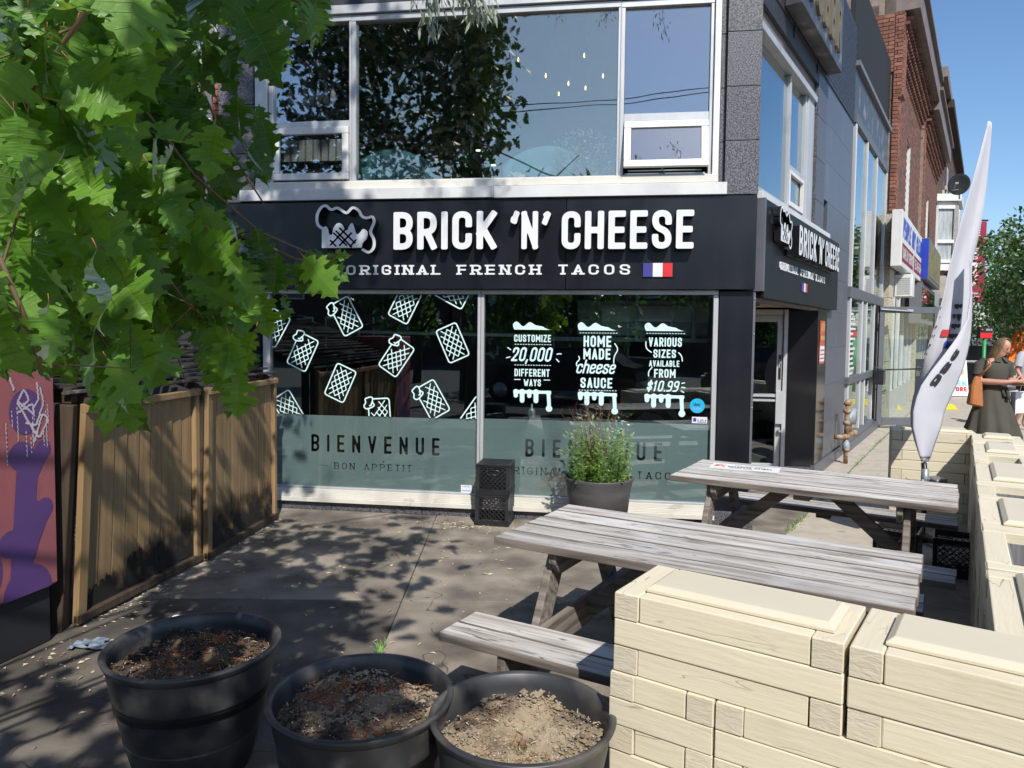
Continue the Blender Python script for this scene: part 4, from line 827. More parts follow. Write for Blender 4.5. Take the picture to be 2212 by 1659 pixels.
mb = MB(); logo(mb, .22, .70, 2.545, 2.895, -.15, .06); mb.build("logo", (M['letter'], M['lettersd']), ss)
words(ss, [("BRICK", .86, 1.72, 2.515, 2.80), ("`N'", 1.80, 2.12, 2.515, 2.80), ("CHEESE", 2.22, 3.12, 2.515, 2.80)], -.185, .10)
mb = MB(); text(mb, "ORIGINAL FRENCH TACOS", .55, 2.82, 2.355, 2.43, y=-.085, depth=.008, res=20, W=.66, T=.19, gap=.34, serif=True); mb.build("tagline", M['letter'], ss)
for i, k in enumerate(('blue', 'white', 'red')):
    mb = MB(); mb.box(1.52 + i * .09, 1.52 + (i + 1) * .09 - .001, -.09, -.0755, 2.20, 2.29); mb.build("flag_stripe", M[k], ss)
us = thing("salon_sign", "weathered grey box sign with gold edged letters high on the street side wall", "sign", Sw(0, 0, 0), SR)
mb = MB(); mb.box(.75, 2.95, -.17, -.012, 4.84, 5.9); mb.build("sign_box", M['bronze'], us, .006)
for i, ch in enumerate("UUBBR"):
    mb = MB(); text(mb, ch, .98 + i * .37, 1.22 + i * .37, 4.98, 5.5, y=-.20, depth=.028, mi=0, mside=0, res=30, W=.5, T=.16); mb.build("letter", (M['gold'],), us)
for x in (1.2, 2.4): mb = MB(); mb.bar((x, -.012, 4.87), (x, .0, 4.7), .02, .02); mb.build("bracket", M['signblack'], us)
ps = thing("menu_poster", "tall red and orange menu poster with food pictures beside the recessed door", "poster", Sw(3.1, .009, 1.39), SR)
mb = MB(); mb.box(-.08, .22, -.006, -.001, 0, .53); mb.build("sheet", M['poster'], ps)
mb = MB(); mb.box(-.07, .21, -.009, -.0065, .03, .22); mb.build("price_list", M['paper'], ps)
for k in range(3):
    mb = MB(); mb.box(-.06 + k * .09, .01 + k * .09, -.0095, -.0092, .29, .35); mb.build("food_picture", M['tan'], ps); mb = MB(); mb.box(-.05 + k * .09, .005 + k * .09, -.0095, -.0092, .40, .50); mb.build("food_picture", M['tan'], ps)
    mb = MB(); mb.box(-.055, .19, -.0115, -.0112, .06 + k * .05, .075 + k * .05); mb.build("price_line", M['poster'], ps)
# ------------------------------------------------------------------ stacked-timber planter walls
T_ = .0890
def planter(name, label, loc, rz, nx, ny, nl, z0, lid=None, seed=0, soil=False, hole=True, ins=True):
    """nx, ny outer size in timber widths; courses alternate end grain / long face"""
    random.seed(seed); p = thing(name, label, "planter", loc, rz, "cream timber planter boxes"); e = .0012
    L = nx * T_; W_ = ny * T_
    for k in range(nl):
        z = z0 + (k + .5) * T_; j = lambda: random.uniform(-.0016, .0016)
        def tim(cx, cy, lx, ly, axis):
            hh = T_ - e * 2
            o = board(p, "timber", (cx + j(), cy + j() * 1.6, z), ((lx if axis == 0 else ly) - e * 2, T_ - e * 2, hh), (M['cream'], M['grain_end']) if False else M['cream'], (random.uniform(-.012, .012), random.uniform(-.002, .002), 0 if axis == 0 else pi / 2), random.choice((.0025, .004, .006)))
            return o
        if (nl - 1 - k) % 2 == 0:   # cross pieces show their ends at the front
            tim(T_ / 2, W_ / 2, T_, W_, 1); tim(L - T_ / 2, W_ / 2, T_, W_, 1)
            tim(L / 2, T_ / 2, L - 2 * T_, T_, 0); tim(L / 2, W_ - T_ / 2, L - 2 * T_, T_, 0)
            for cx in (T_ / 2, L - T_ / 2):
                for yy, s_ in ((-.0012, 1),):
                    mb = MB(); mb.box(-T_ / 2 + .004, T_ / 2 - .004, -.001, .001, -T_ / 2 + .004, T_ / 2 - .004); mb.build("end_grain", M['grain_end'], p, loc=(cx, yy + .0005, z))
        else:
            tim(L / 2, T_ / 2, L, T_, 0); tim(L / 2, W_ - T_ / 2, L, T_, 0)
            tim(T_ / 2, W_ / 2, T_, W_ - 2 * T_, 1); tim(L - T_ / 2, W_ / 2, T_, W_ - 2 * T_, 1)
    top = z0 + nl * T_
    if lid:
        x0, x1, y0, y1 = lid; t = .026; c = .020
        mb = MB(); vs = [(x0, y0, top + .001), (x1, y0, top + .001), (x1, y1, top + .001), (x0, y1, top + .001), (x0, y0, top + .011), (x1, y0, top + .011), (x1, y1, top + .011), (x0, y1, top + .011),
             (x0 + c, y0 + c, top + t), (x1 - c, y0 + c, top + t), (x1 - c, y1 - c, top + t), (x0 + c, y1 - c, top + t)]
        mb.add(vs, [(0, 3, 2, 1), (0, 1, 5, 4), (1, 2, 6, 5), (2, 3, 7, 6), (3, 0, 4, 7), (4, 5, 9, 8), (5, 6, 10, 9), (6, 7, 11, 10), (7, 4, 8, 11), (8, 9, 10, 11)])
        mb.build("lid", M['lid'], p, .0015)
    elif ins:
        mb = MB(); d = .42
        mb.box(T_ + .001, L - T_ - .001, T_ + .001, W_ - T_ - .001, top - d - .02, top - d)
        for a in ((T_ - .001, T_ + .012, T_, W_ - T_), (L - T_ - .012, L - T_ + .001, T_, W_ - T_), (T_ + .013, L - T_ - .013, T_ - .001, T_ + .012), (T_ + .013, L - T_ - .013, W_ - T_ - .012, W_ - T_ + .001)):
            mb.box(a[0], a[1], a[2], a[3], top - d, top - .045)
        mb.build("liner", M['inner'], p)
    return p
FR_A = radians(-34.5)
fe = Vector((cos(FR_A), sin(FR_A), 0)); fn = Vector((-fe.y, fe.x, 0))
P0 = Vector((.348, 2.425, 0))
planter("timber_planter", "upper front planter box with a lid, its left end nearest the round pots", P0, FR_A, 8, 4, 3, 7 * T_, (.09, .675, .055, .285), 1)
planter("timber_planter", "upper front planter box with a long lid at the right edge of the photo", P0 + fe * .722, FR_A, 12, 4, 3, 7 * T_, (.085, 1.02, .055, .30), 2)
planter("timber_planter", "short lower planter box with two end-grain stacks beside the pots", P0 - fn * .006 - fe * .008, FR_A, 4, 4, 7, 0, None, 3, ins=False)
planter("timber_planter", "long lower front planter box under the two lidded ones", P0 - fn * .006 + fe * (.356 - .004), FR_A, 12, 4, 7, 0, None, 4, ins=False)
SA = radians(58.9); se = Vector((cos(SA), sin(SA), 0)); sn = Vector((-se.y, se.x, 0))
I0 = Vector((1.409, 2.11, 0)); 
def inner(s): return I0 + se * s
s_off = 2.53
marks = [(-.10, .70, 1), (.72, 1.43, 0), (1.44, 2.13, 1), (2.15, 2.66, 0), (2.67, 3.42, 1), (3.43, 3.92, 0), (3.93, 4.52, 1), (4.53, 4.78, 0), (4.79, 5.16, 1)]
ordn = ["nearest", "second nearest", "third nearest", "fourth nearest", "fifth nearest", "sixth", "seventh", "eighth", "farthest"]
for i, (a, b_, ld) in enumerate(marks):
    L = b_ - a; n = L / T_
    q = inner(b_) + (-sn) * 0   # local X runs back towards the camera so that the inner face is at the front
    planter("timber_planter", "%s box of the planter row beside the sidewalk, %s" % (ordn[i], "lidded" if ld else "open and grey inside"), q - sn * 0 , SA + pi, n, 4.05, 10, random.uniform(-.004, .004), (.055, L - .055, .085, .29) if ld else None, 10 + i)
# the cross planter at the far end
be = Vector((cos(radians(-24)), sin(radians(-24)), 0))
planter("timber_planter", "far cross planter box closing the patio, behind the tall white flag", Vector((3.47, 6.72, 0)), radians(-24), 7.6, 4, 10, 0, (.30, .62, .05, .3), 30)

# ------------------------------------------------------------------ picnic tables
M['woodedge'] = mat("grimy_plank_edge", (.21, .175, .145), (.075, .062, .052), 2.6, (.9, 12, 12), .85, .6, detail=8, c3=(.30, .25, .19), s3=3, t3=(.6, .8))
_pk = {}
def plank(parent, name, c, size, rot):
    if (name, size) not in _pk:
        b = MB(); b.cbox((0, 0, 0), size); b.m = [0, 0, 1, 1, 1, 1]; _pk[(name, size)] = b.mesh(name, (M['wood'], M['woodedge']))
    o = bpy.data.objects.new(name, _pk[(name, size)]); COL.objects.link(o); o.parent = parent; o.location = c; o.rotation_euler = rot
    bb = o.modifiers.new("bevel", 'BEVEL'); bb.width = .004; bb.segments = 2; bb.limit_method = 'ANGLE'; bb.material = 1
def picnic(label, c, rz, L, seed, board_w=.150, top=.765):
    random.seed(seed); t = thing("picnic_table", label, "picnic table", (c[0], c[1], 0), rz, "grey wooden picnic tables"); W5 = 5 * (board_w + .011)
    for i in range(5):
        y = -W5 / 2 + (i + .5) * (board_w + .011); plank(t, "tabletop_plank", (random.uniform(-.006, .006), y, top - .019 + random.uniform(-.0025, .0025)), (L, board_w, .038), (random.uniform(-.008, .008), 0, random.uniform(-.002, .002)))
    for s_ in (-1, 1):
        for k in (0, 1): plank(t, "seat_plank", (random.uniform(-.004, .004), s_ * (W5 / 2 + .15 + k * .147 + .068 if k else W5 / 2 + .15 + .068), .45 - .019), (L + .01, .138, .038), (0, 0, 0))
        x = s_ * (L / 2 - .26)
        for q in (-1, 1):
            a = Vector((x, q * .22, top - .04)); b_ = Vector((x, q * .62, 0)); d = b_ - a
            mb = MB(); w_ = .07
            mb.add([(x - .019, a.y - w_ , a.z), (x - .019, a.y + w_, a.z), (x - .019, b_.y + w_, 0), (x - .019, b_.y - w_, 0), (x + .019, a.y - w_, a.z), (x + .019, a.y + w_, a.z), (x + .019, b_.y + w_, 0), (x + .019, b_.y - w_, 0)],
                   [(0, 1, 2, 3), (7, 6, 5, 4), (0, 4, 5, 1), (1, 5, 6, 2), (2, 6, 7, 3), (3, 7, 4, 0)])
            o = mb.build("leg", M['wood_dark'], t, .004)
        sx = x - s_ * .039
        mb = MB(); h_ = .068; wd = W5 / 2 + .42
        mb.prism([(-wd + .03, -h_), (wd - .03, -h_), (wd, -h_ + .07), (wd, h_), (-wd, h_), (-wd, -h_ + .07)], -.019, .019)
        o = mb.build("seat_beam", M['wood_dark'], t, .004, loc=(sx, 0, .41 - h_), rot=(pi / 2, 0, pi / 2))
        mb = MB(); h_ = .055; wd = W5 / 2 - .03
        mb.prism([(-wd + .06, -h_), (wd - .06, -h_), (wd, -h_ + .06), (wd, h_), (-wd, h_), (-wd, -h_ + .06)], -.019, .019)
        mb.build("top_beam", M['wood_dark'], t, .004, loc=(sx, 0, top - .039 - h_), rot=(pi / 2, 0, pi / 2))
        a = Vector((sx - s_ * .02, .0, .35)); b_ = Vector((s_ * .12, .0, top - .05)); mb = MB(); mb.bar(a, b_, .088, .038, roll=pi / 2); mb.build("brace", M['wood_dark'], t, .003)
    mb = MB(); mb.cbox((0, 0, top - .06), (.10, W5 - .12, .036)); mb.build("cleat", M['wood_dark'], t, .003)
    for s_ in (-1, 1): mb = MB(); mb.cbox((0, s_ * (W5 / 2 + .29), .45 - .056), (.10, .24, .034)); mb.build("seat_cleat", M['wood_dark'], t, .003)
    return t
picnic("weathered grey picnic table nearest the camera, behind the cream planter box", (.893, 3.40), radians(-30.6), 1.78, 3)
picnic("weathered grey picnic table in front of the recessed door, with a paper sign on it", (2.04, 4.99), radians(-31.3), 1.72, 5)
tsn = thing("reserved_sign", "upside-down paper TABLES RESERVED sign lying on the far picnic table", "sign", (1.72, 5.40, .7665), radians(-25) + pi)
mb = MB(); mb.box(-.24, .24, -.10, .11, 0, .003); mb.build("sheet", M['white'], tsn)
fl = lambda x, y, z: (x, z, .0035 + 0 * y)
mb = MB(); text(mb, "TABLES RESERVED", -.19, .12, -.01, .035, tf=fl, res=14); text(mb, "BRICK CHEESE", -.06, .10, .055, .075, tf=fl, res=10); text(mb, "PLEASE ORDER INSIDE", -.14, .08, -.05, -.035, tf=fl, res=8)
mb.build("lettering", M['signblack'], tsn)
mb = MB(); 
for k in range(7): mb.cbox((.17 + random.uniform(-.03, .03), .0 + random.uniform(-.03, .03), .0045), (.05, .012, .001), (0, 0, random.uniform(0, 3)))
mb.build("printed_picture", M['orange'], tsn)

# ------------------------------------------------------------------ pots
def soil_disc(r, z, mtl, parent, seed, amp=.03, nr=16, na=48):
    random.seed(seed); ph = [random.uniform(0, 6.3) for _ in range(12)]; vs = [(0, 0, z)]; fs = []
    def hh(x, y): return amp * (sin(x * 11 + ph[0]) * cos(y * 13 + ph[1]) + .5 * sin(x * 27 + ph[2]) * sin(y * 31 + ph[3]) + .25 * sin(x * 71 + ph[4]) * sin(y * 67 + ph[5])) 
    for i in range(1, nr + 1):
        rr = r * i / nr
        for k in range(na): a = 2 * pi * k / na; x, y = rr * cos(a), rr * sin(a); vs.append((x, y, z + hh(x, y) * (1 if i < nr else .3) - .02 * (i / nr) ** 3 + random.gauss(0, .0025)))
    for k in range(na): fs.append((0, 1 + k, 1 + (k + 1) % na))
    for i in range(nr - 1):
        for k in range(na): a = 1 + i * na; fs.append((a + k, a + (k + 1) % na, a + na + (k + 1) % na, a + na + k))
    mb = MB(); mb.add(vs, fs, 0, True); mb.build("soil", mtl, parent); return lambda x, y: z + hh(x, y)
def pot(label, c, r, h, rb, seed, soilm, sq=1.0, rz=0, sz=-.058):
    p = thing("plant_pot", label, "plant pot", (c[0], c[1], 0), rz, "round black plastic pots")
    prof = [(0, .01), (rb, .0), (rb + .004, .02)]
    for k in range(1, 40):
        t = k / 41; rr = rb + (r - rb) * (t ** .8); prof.append((rr, h * t))
        if k in (13, 26): z_ = h * t; prof += [(rr + .0006, z_ + .0035), (rr - .0030, z_ + .0045), (rr - .0025, z_ + .0058), (rr + .0035, z_ + .0068), (rr + .0012, z_ + .0080)]
    prof += [(r - .006, h - .035), (r - .002, h - .03), (r + .008, h - .012), (r + .011, h - .004), (r + .006, h), (r - .006, h + .001), (r - .016, h - .006), (r - .020, h - .05), (r - .035, h - .20), (0, h - .21)]
    mb = MB(); mb.lathe(prof, 72, sx=1, sy=sq); mb.build("pot", M['pot'], p)
    hf = soil_disc(r - .024, h + sz, soilm, p, seed); random.seed(seed)
    def sc(n, fn):
        for _ in range(n):
            a = random.uniform(0, 6.3); q = sqrt(random.random()) * (r - .035); x, y = q * cos(a), q * sin(a); fn(x, y, hf(x, y))
    peb = MB()
    def clod(x, y, z):
        s_ = random.uniform(.0025, .009) * (2.0 if random.random() < .12 else 1); b0 = len(peb.v); vs = []
        for d in ((1, 0, 0), (-1, 0, 0), (0, 1, 0), (0, -1, 0), (0, 0, .8), (0, 0, -.8)): vs.append((x + d[0] * s_ * random.uniform(.6, 1.2), y + d[1] * s_ * random.uniform(.6, 1.2), z + d[2] * s_ * random.uniform(.6, 1.2)))
        peb.add(vs, [(0, 2, 4), (2, 1, 4), (1, 3, 4), (3, 0, 4), (2, 0, 5), (1, 2, 5), (3, 1, 5), (0, 3, 5)])
    sc(1500, clod); peb.build("soil_clods", soilm, p, kind="stuff")
    rt = MB(); patches = [(random.uniform(-.5, .5) * r, random.uniform(-.6, .5) * r) for _ in range(5)]
    nroot = 260 if soilm is not M['soilpale'] else 40
    for _ in range(nroot):
        c0 = random.choice(patches); x = c0[0] + random.gauss(0, .06); y = c0[1] + random.gauss(0, .05)
        if math.hypot(x, y) > r - .04: continue
        a = random.uniform(0, 6.3); pts = [Vector((x, y, hf(x, y) + .004))]
        for q in range(3): a += random.uniform(-.8, .8); pts.append(pts[-1] + Vector((cos(a), sin(a), random.uniform(-.25, .35))) * random.uniform(.008, .02))
        rt.tube(pts, [.0016, .0014, .001, .0006], 4, caps=False)
    rt.build("roots", M['root'], p, kind="stuff")
    st = MB()
    def straw(x, y, z):
        a = random.uniform(0, 6.3); l = random.uniform(.01, .04); d = Vector((cos(a), sin(a), random.uniform(-.1, .3))) * l; w_ = Vector((-sin(a), cos(a), 0)) * random.uniform(.001, .0028)
        o = Vector((x, y, z + .006)); st.add([o - w_, o + w_, o + d * .5 + w_ + Vector((0, 0, .003)), o + d, o + d * .5 - w_ + Vector((0, 0, .003))], [(0, 1, 2, 3, 4)])
    sc(35, straw); st.build("straw_bits", M['straw'], p, kind="stuff")
    pl = MB()
    def per(x, y, z): s_ = random.uniform(.0012, .0028); pl.cbox((x, y, z + .004), (s_, s_, s_), (1, x * 9, y * 7))
    sc(260, per); pl.build("perlite_specks", M['perlite'], p, kind="stuff")
    gr = MB()
    for _ in range(70 if soilm is M['soildark'] else 12):
        c0 = random.choice(patches[:3]); x = c0[0] + random.gauss(0, .04); y = c0[1] + random.gauss(0, .04); z = hf(x, y)
        for q in range(2):
            a = random.uniform(0, 6.3); l = random.uniform(.008, .03); d = Vector((cos(a) * .6, sin(a) * .6, random.uniform(.4, 1))) * l; w_ = Vector((-sin(a), cos(a), 0)) * .003; o = Vector((x, y, z)); gr.add([o - w_ * .4, o + w_, o + d, o - w_], [(0, 1, 2, 3)])
    gr.build("seedlings", M['weed'], p, kind="stuff"); return p
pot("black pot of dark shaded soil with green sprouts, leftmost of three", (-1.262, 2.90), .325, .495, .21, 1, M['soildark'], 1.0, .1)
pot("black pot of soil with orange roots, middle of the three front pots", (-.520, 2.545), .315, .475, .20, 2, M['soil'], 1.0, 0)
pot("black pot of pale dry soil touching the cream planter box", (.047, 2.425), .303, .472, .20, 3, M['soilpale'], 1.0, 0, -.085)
mb = MB()
for k in range(4): mb.cbox((.052 + k * .006, 2.19, .355 + .004 * (k % 2)), (.007, .003, .06), (0, .3 * (k - 2), 0))
tag(mb.build("plant_tag", M['paper']), "small torn white plant tag stuck in the pale soil pot", "plant tag")
bp = thing("barrel_planter", "dark grey half-barrel pot of tall weeds standing before the right shop window", "plant pot", (.745, 6.22, 0), FR)
prof = [(0, .0), (.20, 0), (.205, .02), (.235, .2), (.237, .215), (.245, .22), (.268, .42), (.266, .43), (.285, .50), (.29, .525), (.288, .535), (.276, .53), (.262, .46), (0, .45)]
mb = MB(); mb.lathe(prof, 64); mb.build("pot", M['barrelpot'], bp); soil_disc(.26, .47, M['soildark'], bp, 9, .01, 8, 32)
random.seed(21); lf = MB(); stm = MB(); dst = MB()
for k in range(125):
    a = random.uniform(0, 6.3); q = sqrt(random.random()) * .25; p = Vector((cos(a) * q, sin(a) * q, .46)); hgt = random.uniform(.16, .50) * (1 if q > .12 else 1.2); lean = Vector((cos(a), sin(a), 0)) * random.uniform(.0, .25)
    dirv = Vector((lean.x + random.gauss(0, .08), lean.y + random.gauss(0, .08), 1)).normalized(); pts = [p]
    for t in range(5): dirv = (dirv + Vector((random.gauss(0, .07), random.gauss(0, .07), 0))).normalized(); pts.append(pts[-1] + dirv * hgt / 5)
    stm.tube(pts, .0018, 4, caps=False)
    for t in range(1, 6):
        for _ in range(4):
            b_ = random.uniform(0, 6.3); l = random.uniform(.028, .062); d = Vector((cos(b_), sin(b_), random.uniform(-.1, .8))) * l; w_ = Vector((-sin(b_), cos(b_), random.uniform(-.3, .3))) * l * .24; o = pts[t] - dirv * random.uniform(0, hgt / 5)
            lf.add([o, o + d * .5 + w_, o + d, o + d * .5 - w_], [(0, 1, 2, 3)])
for k in range(34):
    a = random.uniform(0, 6.3); q = random.uniform(0, .12) - .02; p = Vector((cos(a) * q - .03, sin(a) * q, .46)); pts = [p]; d = Vector((random.gauss(0, .18), random.gauss(0, .1), 1)).normalized(); hgt = random.uniform(.40, .74)
    for t in range(6): d = (d + Vector((random.gauss(0, .09), random.gauss(0, .06), 0))).normalized(); pts.append(pts[-1] + d * hgt / 6)
    dst.tube(pts, [.0042, .0038, .0034, .003, .0026, .002, .001], 4, caps=False)
    for t in range(2, 7):
        for _ in range(3): e = pts[t]; dd = Vector((random.gauss(0, 1), random.gauss(0, 1), random.uniform(.3, 2))).normalized() * random.uniform(.02, .06); dst.tube([e, e + dd], [.001, .0005], 3, caps=False)
for k in range(14):
    a = random.choice((random.uniform(-.7, .5), random.uniform(2.6, 3.8))); p = Vector((cos(a) * .27, sin(a) * .2, .50)); pts = [p]; d = Vector((cos(a), -abs(sin(a)) * .3, .5)).normalized()
    for t in range(7): d = (d + Vector((random.gauss(0, .1), random.gauss(0, .08), -.22))).normalized(); pts.append(pts[-1] + d * .05)
    dst.tube(pts, .0006, 4, caps=False)
stm.build("stems", M['weed'], bp, kind="stuff"); lf.build("foliage", M['weed'], bp, kind="stuff"); dst.build("dry_stems", M['drystem'], bp, kind="stuff")

# ------------------------------------------------------------------ milk crates
def crate_parts():
    w_, d_, h_ = .305, .300, .278; b = MB(); t = .010
    for z, hh in ((0, .022), (.235, .043), (.10, .012)):   # bands
        for (x0, x1, y0, y1) in ((-w_ / 2, w_ / 2, -d_ / 2, -d_ / 2 + t), (-w_ / 2, w_ / 2, d_ / 2 - t, d_ / 2), (-w_ / 2, -w_ / 2 + t, -d_ / 2 + t, d_ / 2 - t), (w_ / 2 - t, w_ / 2, -d_ / 2 + t, d_ / 2 - t)):
            if hh == .012: continue
            b.box(x0, x1, y0, y1, z, z + hh)
    for sx in (-1, 1):
        for sy_ in (-1, 1):
            b.box(sx * w_ / 2 - (t * 3 if sx > 0 else 0), sx * w_ / 2 + (t * 3 if sx < 0 else 0), sy_ * d_ / 2 - (t if sy_ > 0 else 0), sy_ * d_ / 2 + (t if sy_ < 0 else 0), .022, .235)
            b.box(sx * w_ / 2 - (t if sx > 0 else 0), sx * w_ / 2 + (t if sx < 0 else 0), sy_ * d_ / 2 - (t * 3 if sy_ > 0 else -t), sy_ * d_ / 2 + (t * 3 if sy_ < 0 else -t), .022, .235)
    for z in (.228, .240, .252, .264, .005, .016):
        for sy_ in (-1, 1): b.box(-w_ / 2 - .004, w_ / 2 + .004, sy_ * (d_ / 2 + .002) - .003, sy_ * (d_ / 2 + .002) + .003, z, z + .005)
        for sx in (-1, 1): b.box(sx * (w_ / 2 + .002) - .003, sx * (w_ / 2 + .002) + .003, -d_ / 2, d_ / 2, z, z + .005)
    lat = MB()
    def lattice(o, ux, half, z0, z1):
        st = .042
        for fam in (1, -1):
            k = -12
            while k < 13:
                pts = []
                for i in range(41):
                    x = -half + 2 * half * i / 40; z = (z0 + z1) / 2 + fam * x + k * st
                    if z0 <= z <= z1: pts.append((x, z))
                if len(pts) > 2:
                    a = o + ux * pts[0][0] + Vector((0, 0, pts[0][1])); c = o + ux * pts[-1][0] + Vector((0, 0, pts[-1][1])); lat.bar(a, c, .007, .006)
                k += 1
    for sy_ in (-1, 1): lattice(Vector((0, sy_ * (d_ / 2 - .005), 0)), Vector((1, 0, 0)), w_ / 2 - .03, .024, .233)
    for sx in (-1, 1): lattice(Vector((sx * (w_ / 2 - .005), 0, 0)), Vector((0, 1, 0)), d_ / 2 - .03, .024, .233)
    flr = MB()
    for k in range(-8, 9): flr.box(-w_ / 2 + .01, w_ / 2 - .01, k * .017 - .002, k * .017 + .002, .002, .008); flr.box(k * .017 - .002, k * .017 + .002, -d_ / 2 + .01, d_ / 2 - .01, .008, .012)
    hd = MB()
    for sy_ in (-1, 1):
        y = sy_ * (d_ / 2 + .003); hd.tube([(-.05, y, .055), (-.058, y, .075), (-.05, y, .095), (.05, y, .095), (.058, y, .075), (.05, y, .055), (-.05, y, .055)], .005, 6)
    return b, lat, flr, hd
def crate(label, loc, rz, flip=False, group="black milk crates"):
    c = thing("milk_crate", label, "crate", loc, rz, group)
    for nm, mb in zip(("frame", "lattice", "base_grid", "handle"), crate_parts()):
        o = mb.build(nm, M['crate'], c)
        if flip: o.rotation_euler = (pi, 0, 0); o.location = (0, 0, .279)
    return c
cc = Vector((-.165, 6.555, 0)) + TU * 0 - TN * .16
crate("black plastic milk crate at the bottom of the stack by the shop window", (cc.x, cc.y, 0), FR - .03, True); crate("black plastic milk crate on top of the stack, its grid base upward", (cc.x + .004, cc.y, .282), FR - .01, True)
crate("black milk crate filled with pale stones, left one under the far table", (2.98, 5.62, 0), radians(-35)); crate("black milk crate with stones under the right end of the far table", (3.30, 5.40, 0), radians(-30))
for (x, y, n) in ((2.98, 5.62, 0), (3.30, 5.40, 1)):
    mb = MB()
    for k in range(60):
        s_ = random.uniform(.018, .035); px, py, pz = x + random.uniform(-.11, .11), y + random.uniform(-.11, .11), .03 + random.uniform(0, .15); vs = [(px + d[0] * s_ * random.uniform(.7, 1.2), py + d[1] * s_ * random.uniform(.7, 1.2), pz + d[2] * s_ * random.uniform(.6, 1)) for d in ((1, 0, 0), (-1, 0, 0), (0, 1, 0), (0, -1, 0), (0, 0, .8), (0, 0, -.8))]
        mb.add(vs, [(0, 2, 4), (2, 1, 4), (1, 3, 4), (3, 0, 4), (2, 0, 5), (1, 2, 5), (3, 1, 5), (0, 3, 5)])
    tag(mb.build("stones", M['stone']), "heap of pale stones inside the %s crate under the far table" % ("right" if n else "left"), "stones", kind="stuff")

# ------------------------------------------------------------------ wooden bin enclosure
fp = [Vector((-2.545, 4.235, 0)), Vector((-2.335, 5.462, 0)), Vector((-2.295, 5.47, 0)), Vector((-2.172, 6.74, 0))]
en = thing("bin_enclosure", "brown boarded bin enclosure with scorched lower edge and dark slatted roof", "shed", (0, 0, 0))
def leafpanel(a, b_, nb, lean):
    e = (b_ - a).normalized(); nrm = Vector((e.y, -e.x, 0)); L = (b_ - a).length; hgt = 1.30; rz = atan2(e.y, e.x); th = lean
    def at(s, z, out=0): return a + e * s + Vector((0, 0, z)) + nrm * (out + th * (1 - s / L) * z / hgt)
    tl = lambda s: atan2(th * (1 - s / L), hgt)
    bw = (L - .14) / nb
    for i in range(nb):
        s = .07 + (i + .5) * bw; c = at(s, hgt / 2 + .04, -.012 + random.uniform(-.002, .002))
        board(en, "board", c, (bw - .008, .018, hgt - .09), M['fence'], Euler((tl(s), 0, rz)), .003)
    for s, w_ in ((.035, .07), (L - .035, .05)): board(en, "stile", at(s, hgt / 2 + .01, .012), (w_, .04, hgt), M['fence'], Euler((tl(s), 0, rz)), .004)
    for z, h_, ms in ((.045, .05, 'fencedark'), (hgt - .02, .045, 'fence')):
        o = MB(); p0 = at(.0, z, .022); p1 = at(L, z, .022); o.bar(p0, p1, .045, h_); o.build("rail", M[ms], en, .004)
leafpanel(fp[0], fp[1], 9, .085); leafpanel(fp[2], fp[3], 9, .02)
# scorch marks : sooty lower boards are in the board material of a second set of thin battens
mb = MB(); mb.bar((-2.62, 4.20, 0), (-2.53, 4.21, 1.31), .10, .10); mb.build("corner_post", M['fencedark'], en, .004)
mb = MB(); mb.bar((-2.79, 4.25, 0), (-2.74, 4.25, 1.42), .09, .09); mb.build("corner_post", M['fencedark'], en, .004)
mb = MB(); mb.bar((-2.33, 5.47, 0), (-2.30, 5.47, 1.29), .05, .05); mb.build("gate_post", M['fencedark'], en, .004)
for k in range(8):
    mb = MB(); mb.box(-.06, .06, -.01, .01, 0, 1.35); mb.build("board", M['fencedark'], en, .003, loc=(-2.90 - k * .14, 4.24, 0))
mb = MB(); mb.bar((-4.0, 6.82, .0), (-4.0, 6.82, 1.5), .09, .09); mb.build("corner_post", M['fencedark'], en)
mb = MB(); mb.bar((-4.1, 4.22, 1.42), (-2.5, 4.22, 1.36), .06, .09); mb.build("rail", M['fencedark'], en)
ra = Vector((-2.46, 4.15, 1.36)); rb = Vector((-2.14, 6.80, 1.335)); rc = Vector((-4.2, 6.9, 2.05)); rd = Vector((-4.35, 4.1, 2.05))
n_s = 23
for i in range(n_s):
    t = (i + .5) / n_s; a = ra.lerp(rd, t); b_ = rb.lerp(rc, t) + Vector((0, 0, random.uniform(-.012, .012)))
    mb = MB(); L = (b_ - a).length; mb.bar((0, 0, 0), (L, 0, 0), .068, .022); o = mb.build("roof_slat", M['slat'], en, .003); o.location = a + Vector((0, 0, random.uniform(-.008, .012)))
    q = (b_ - a).to_track_quat('X', 'Z') @ Euler((random.uniform(-.25, .05), 0, 0)).to_quaternion(); o.rotation_mode = 'QUATERNION'; o.rotation_quaternion = q
for t in (.05, .5, .95): mb = MB(); mb.bar(ra.lerp(rb, t) - Vector((0, 0, .05)), rd.lerp(rc, t) - Vector((0, 0, .05)), .05, .05); mb.build("rafter", M['fencedark'], en)
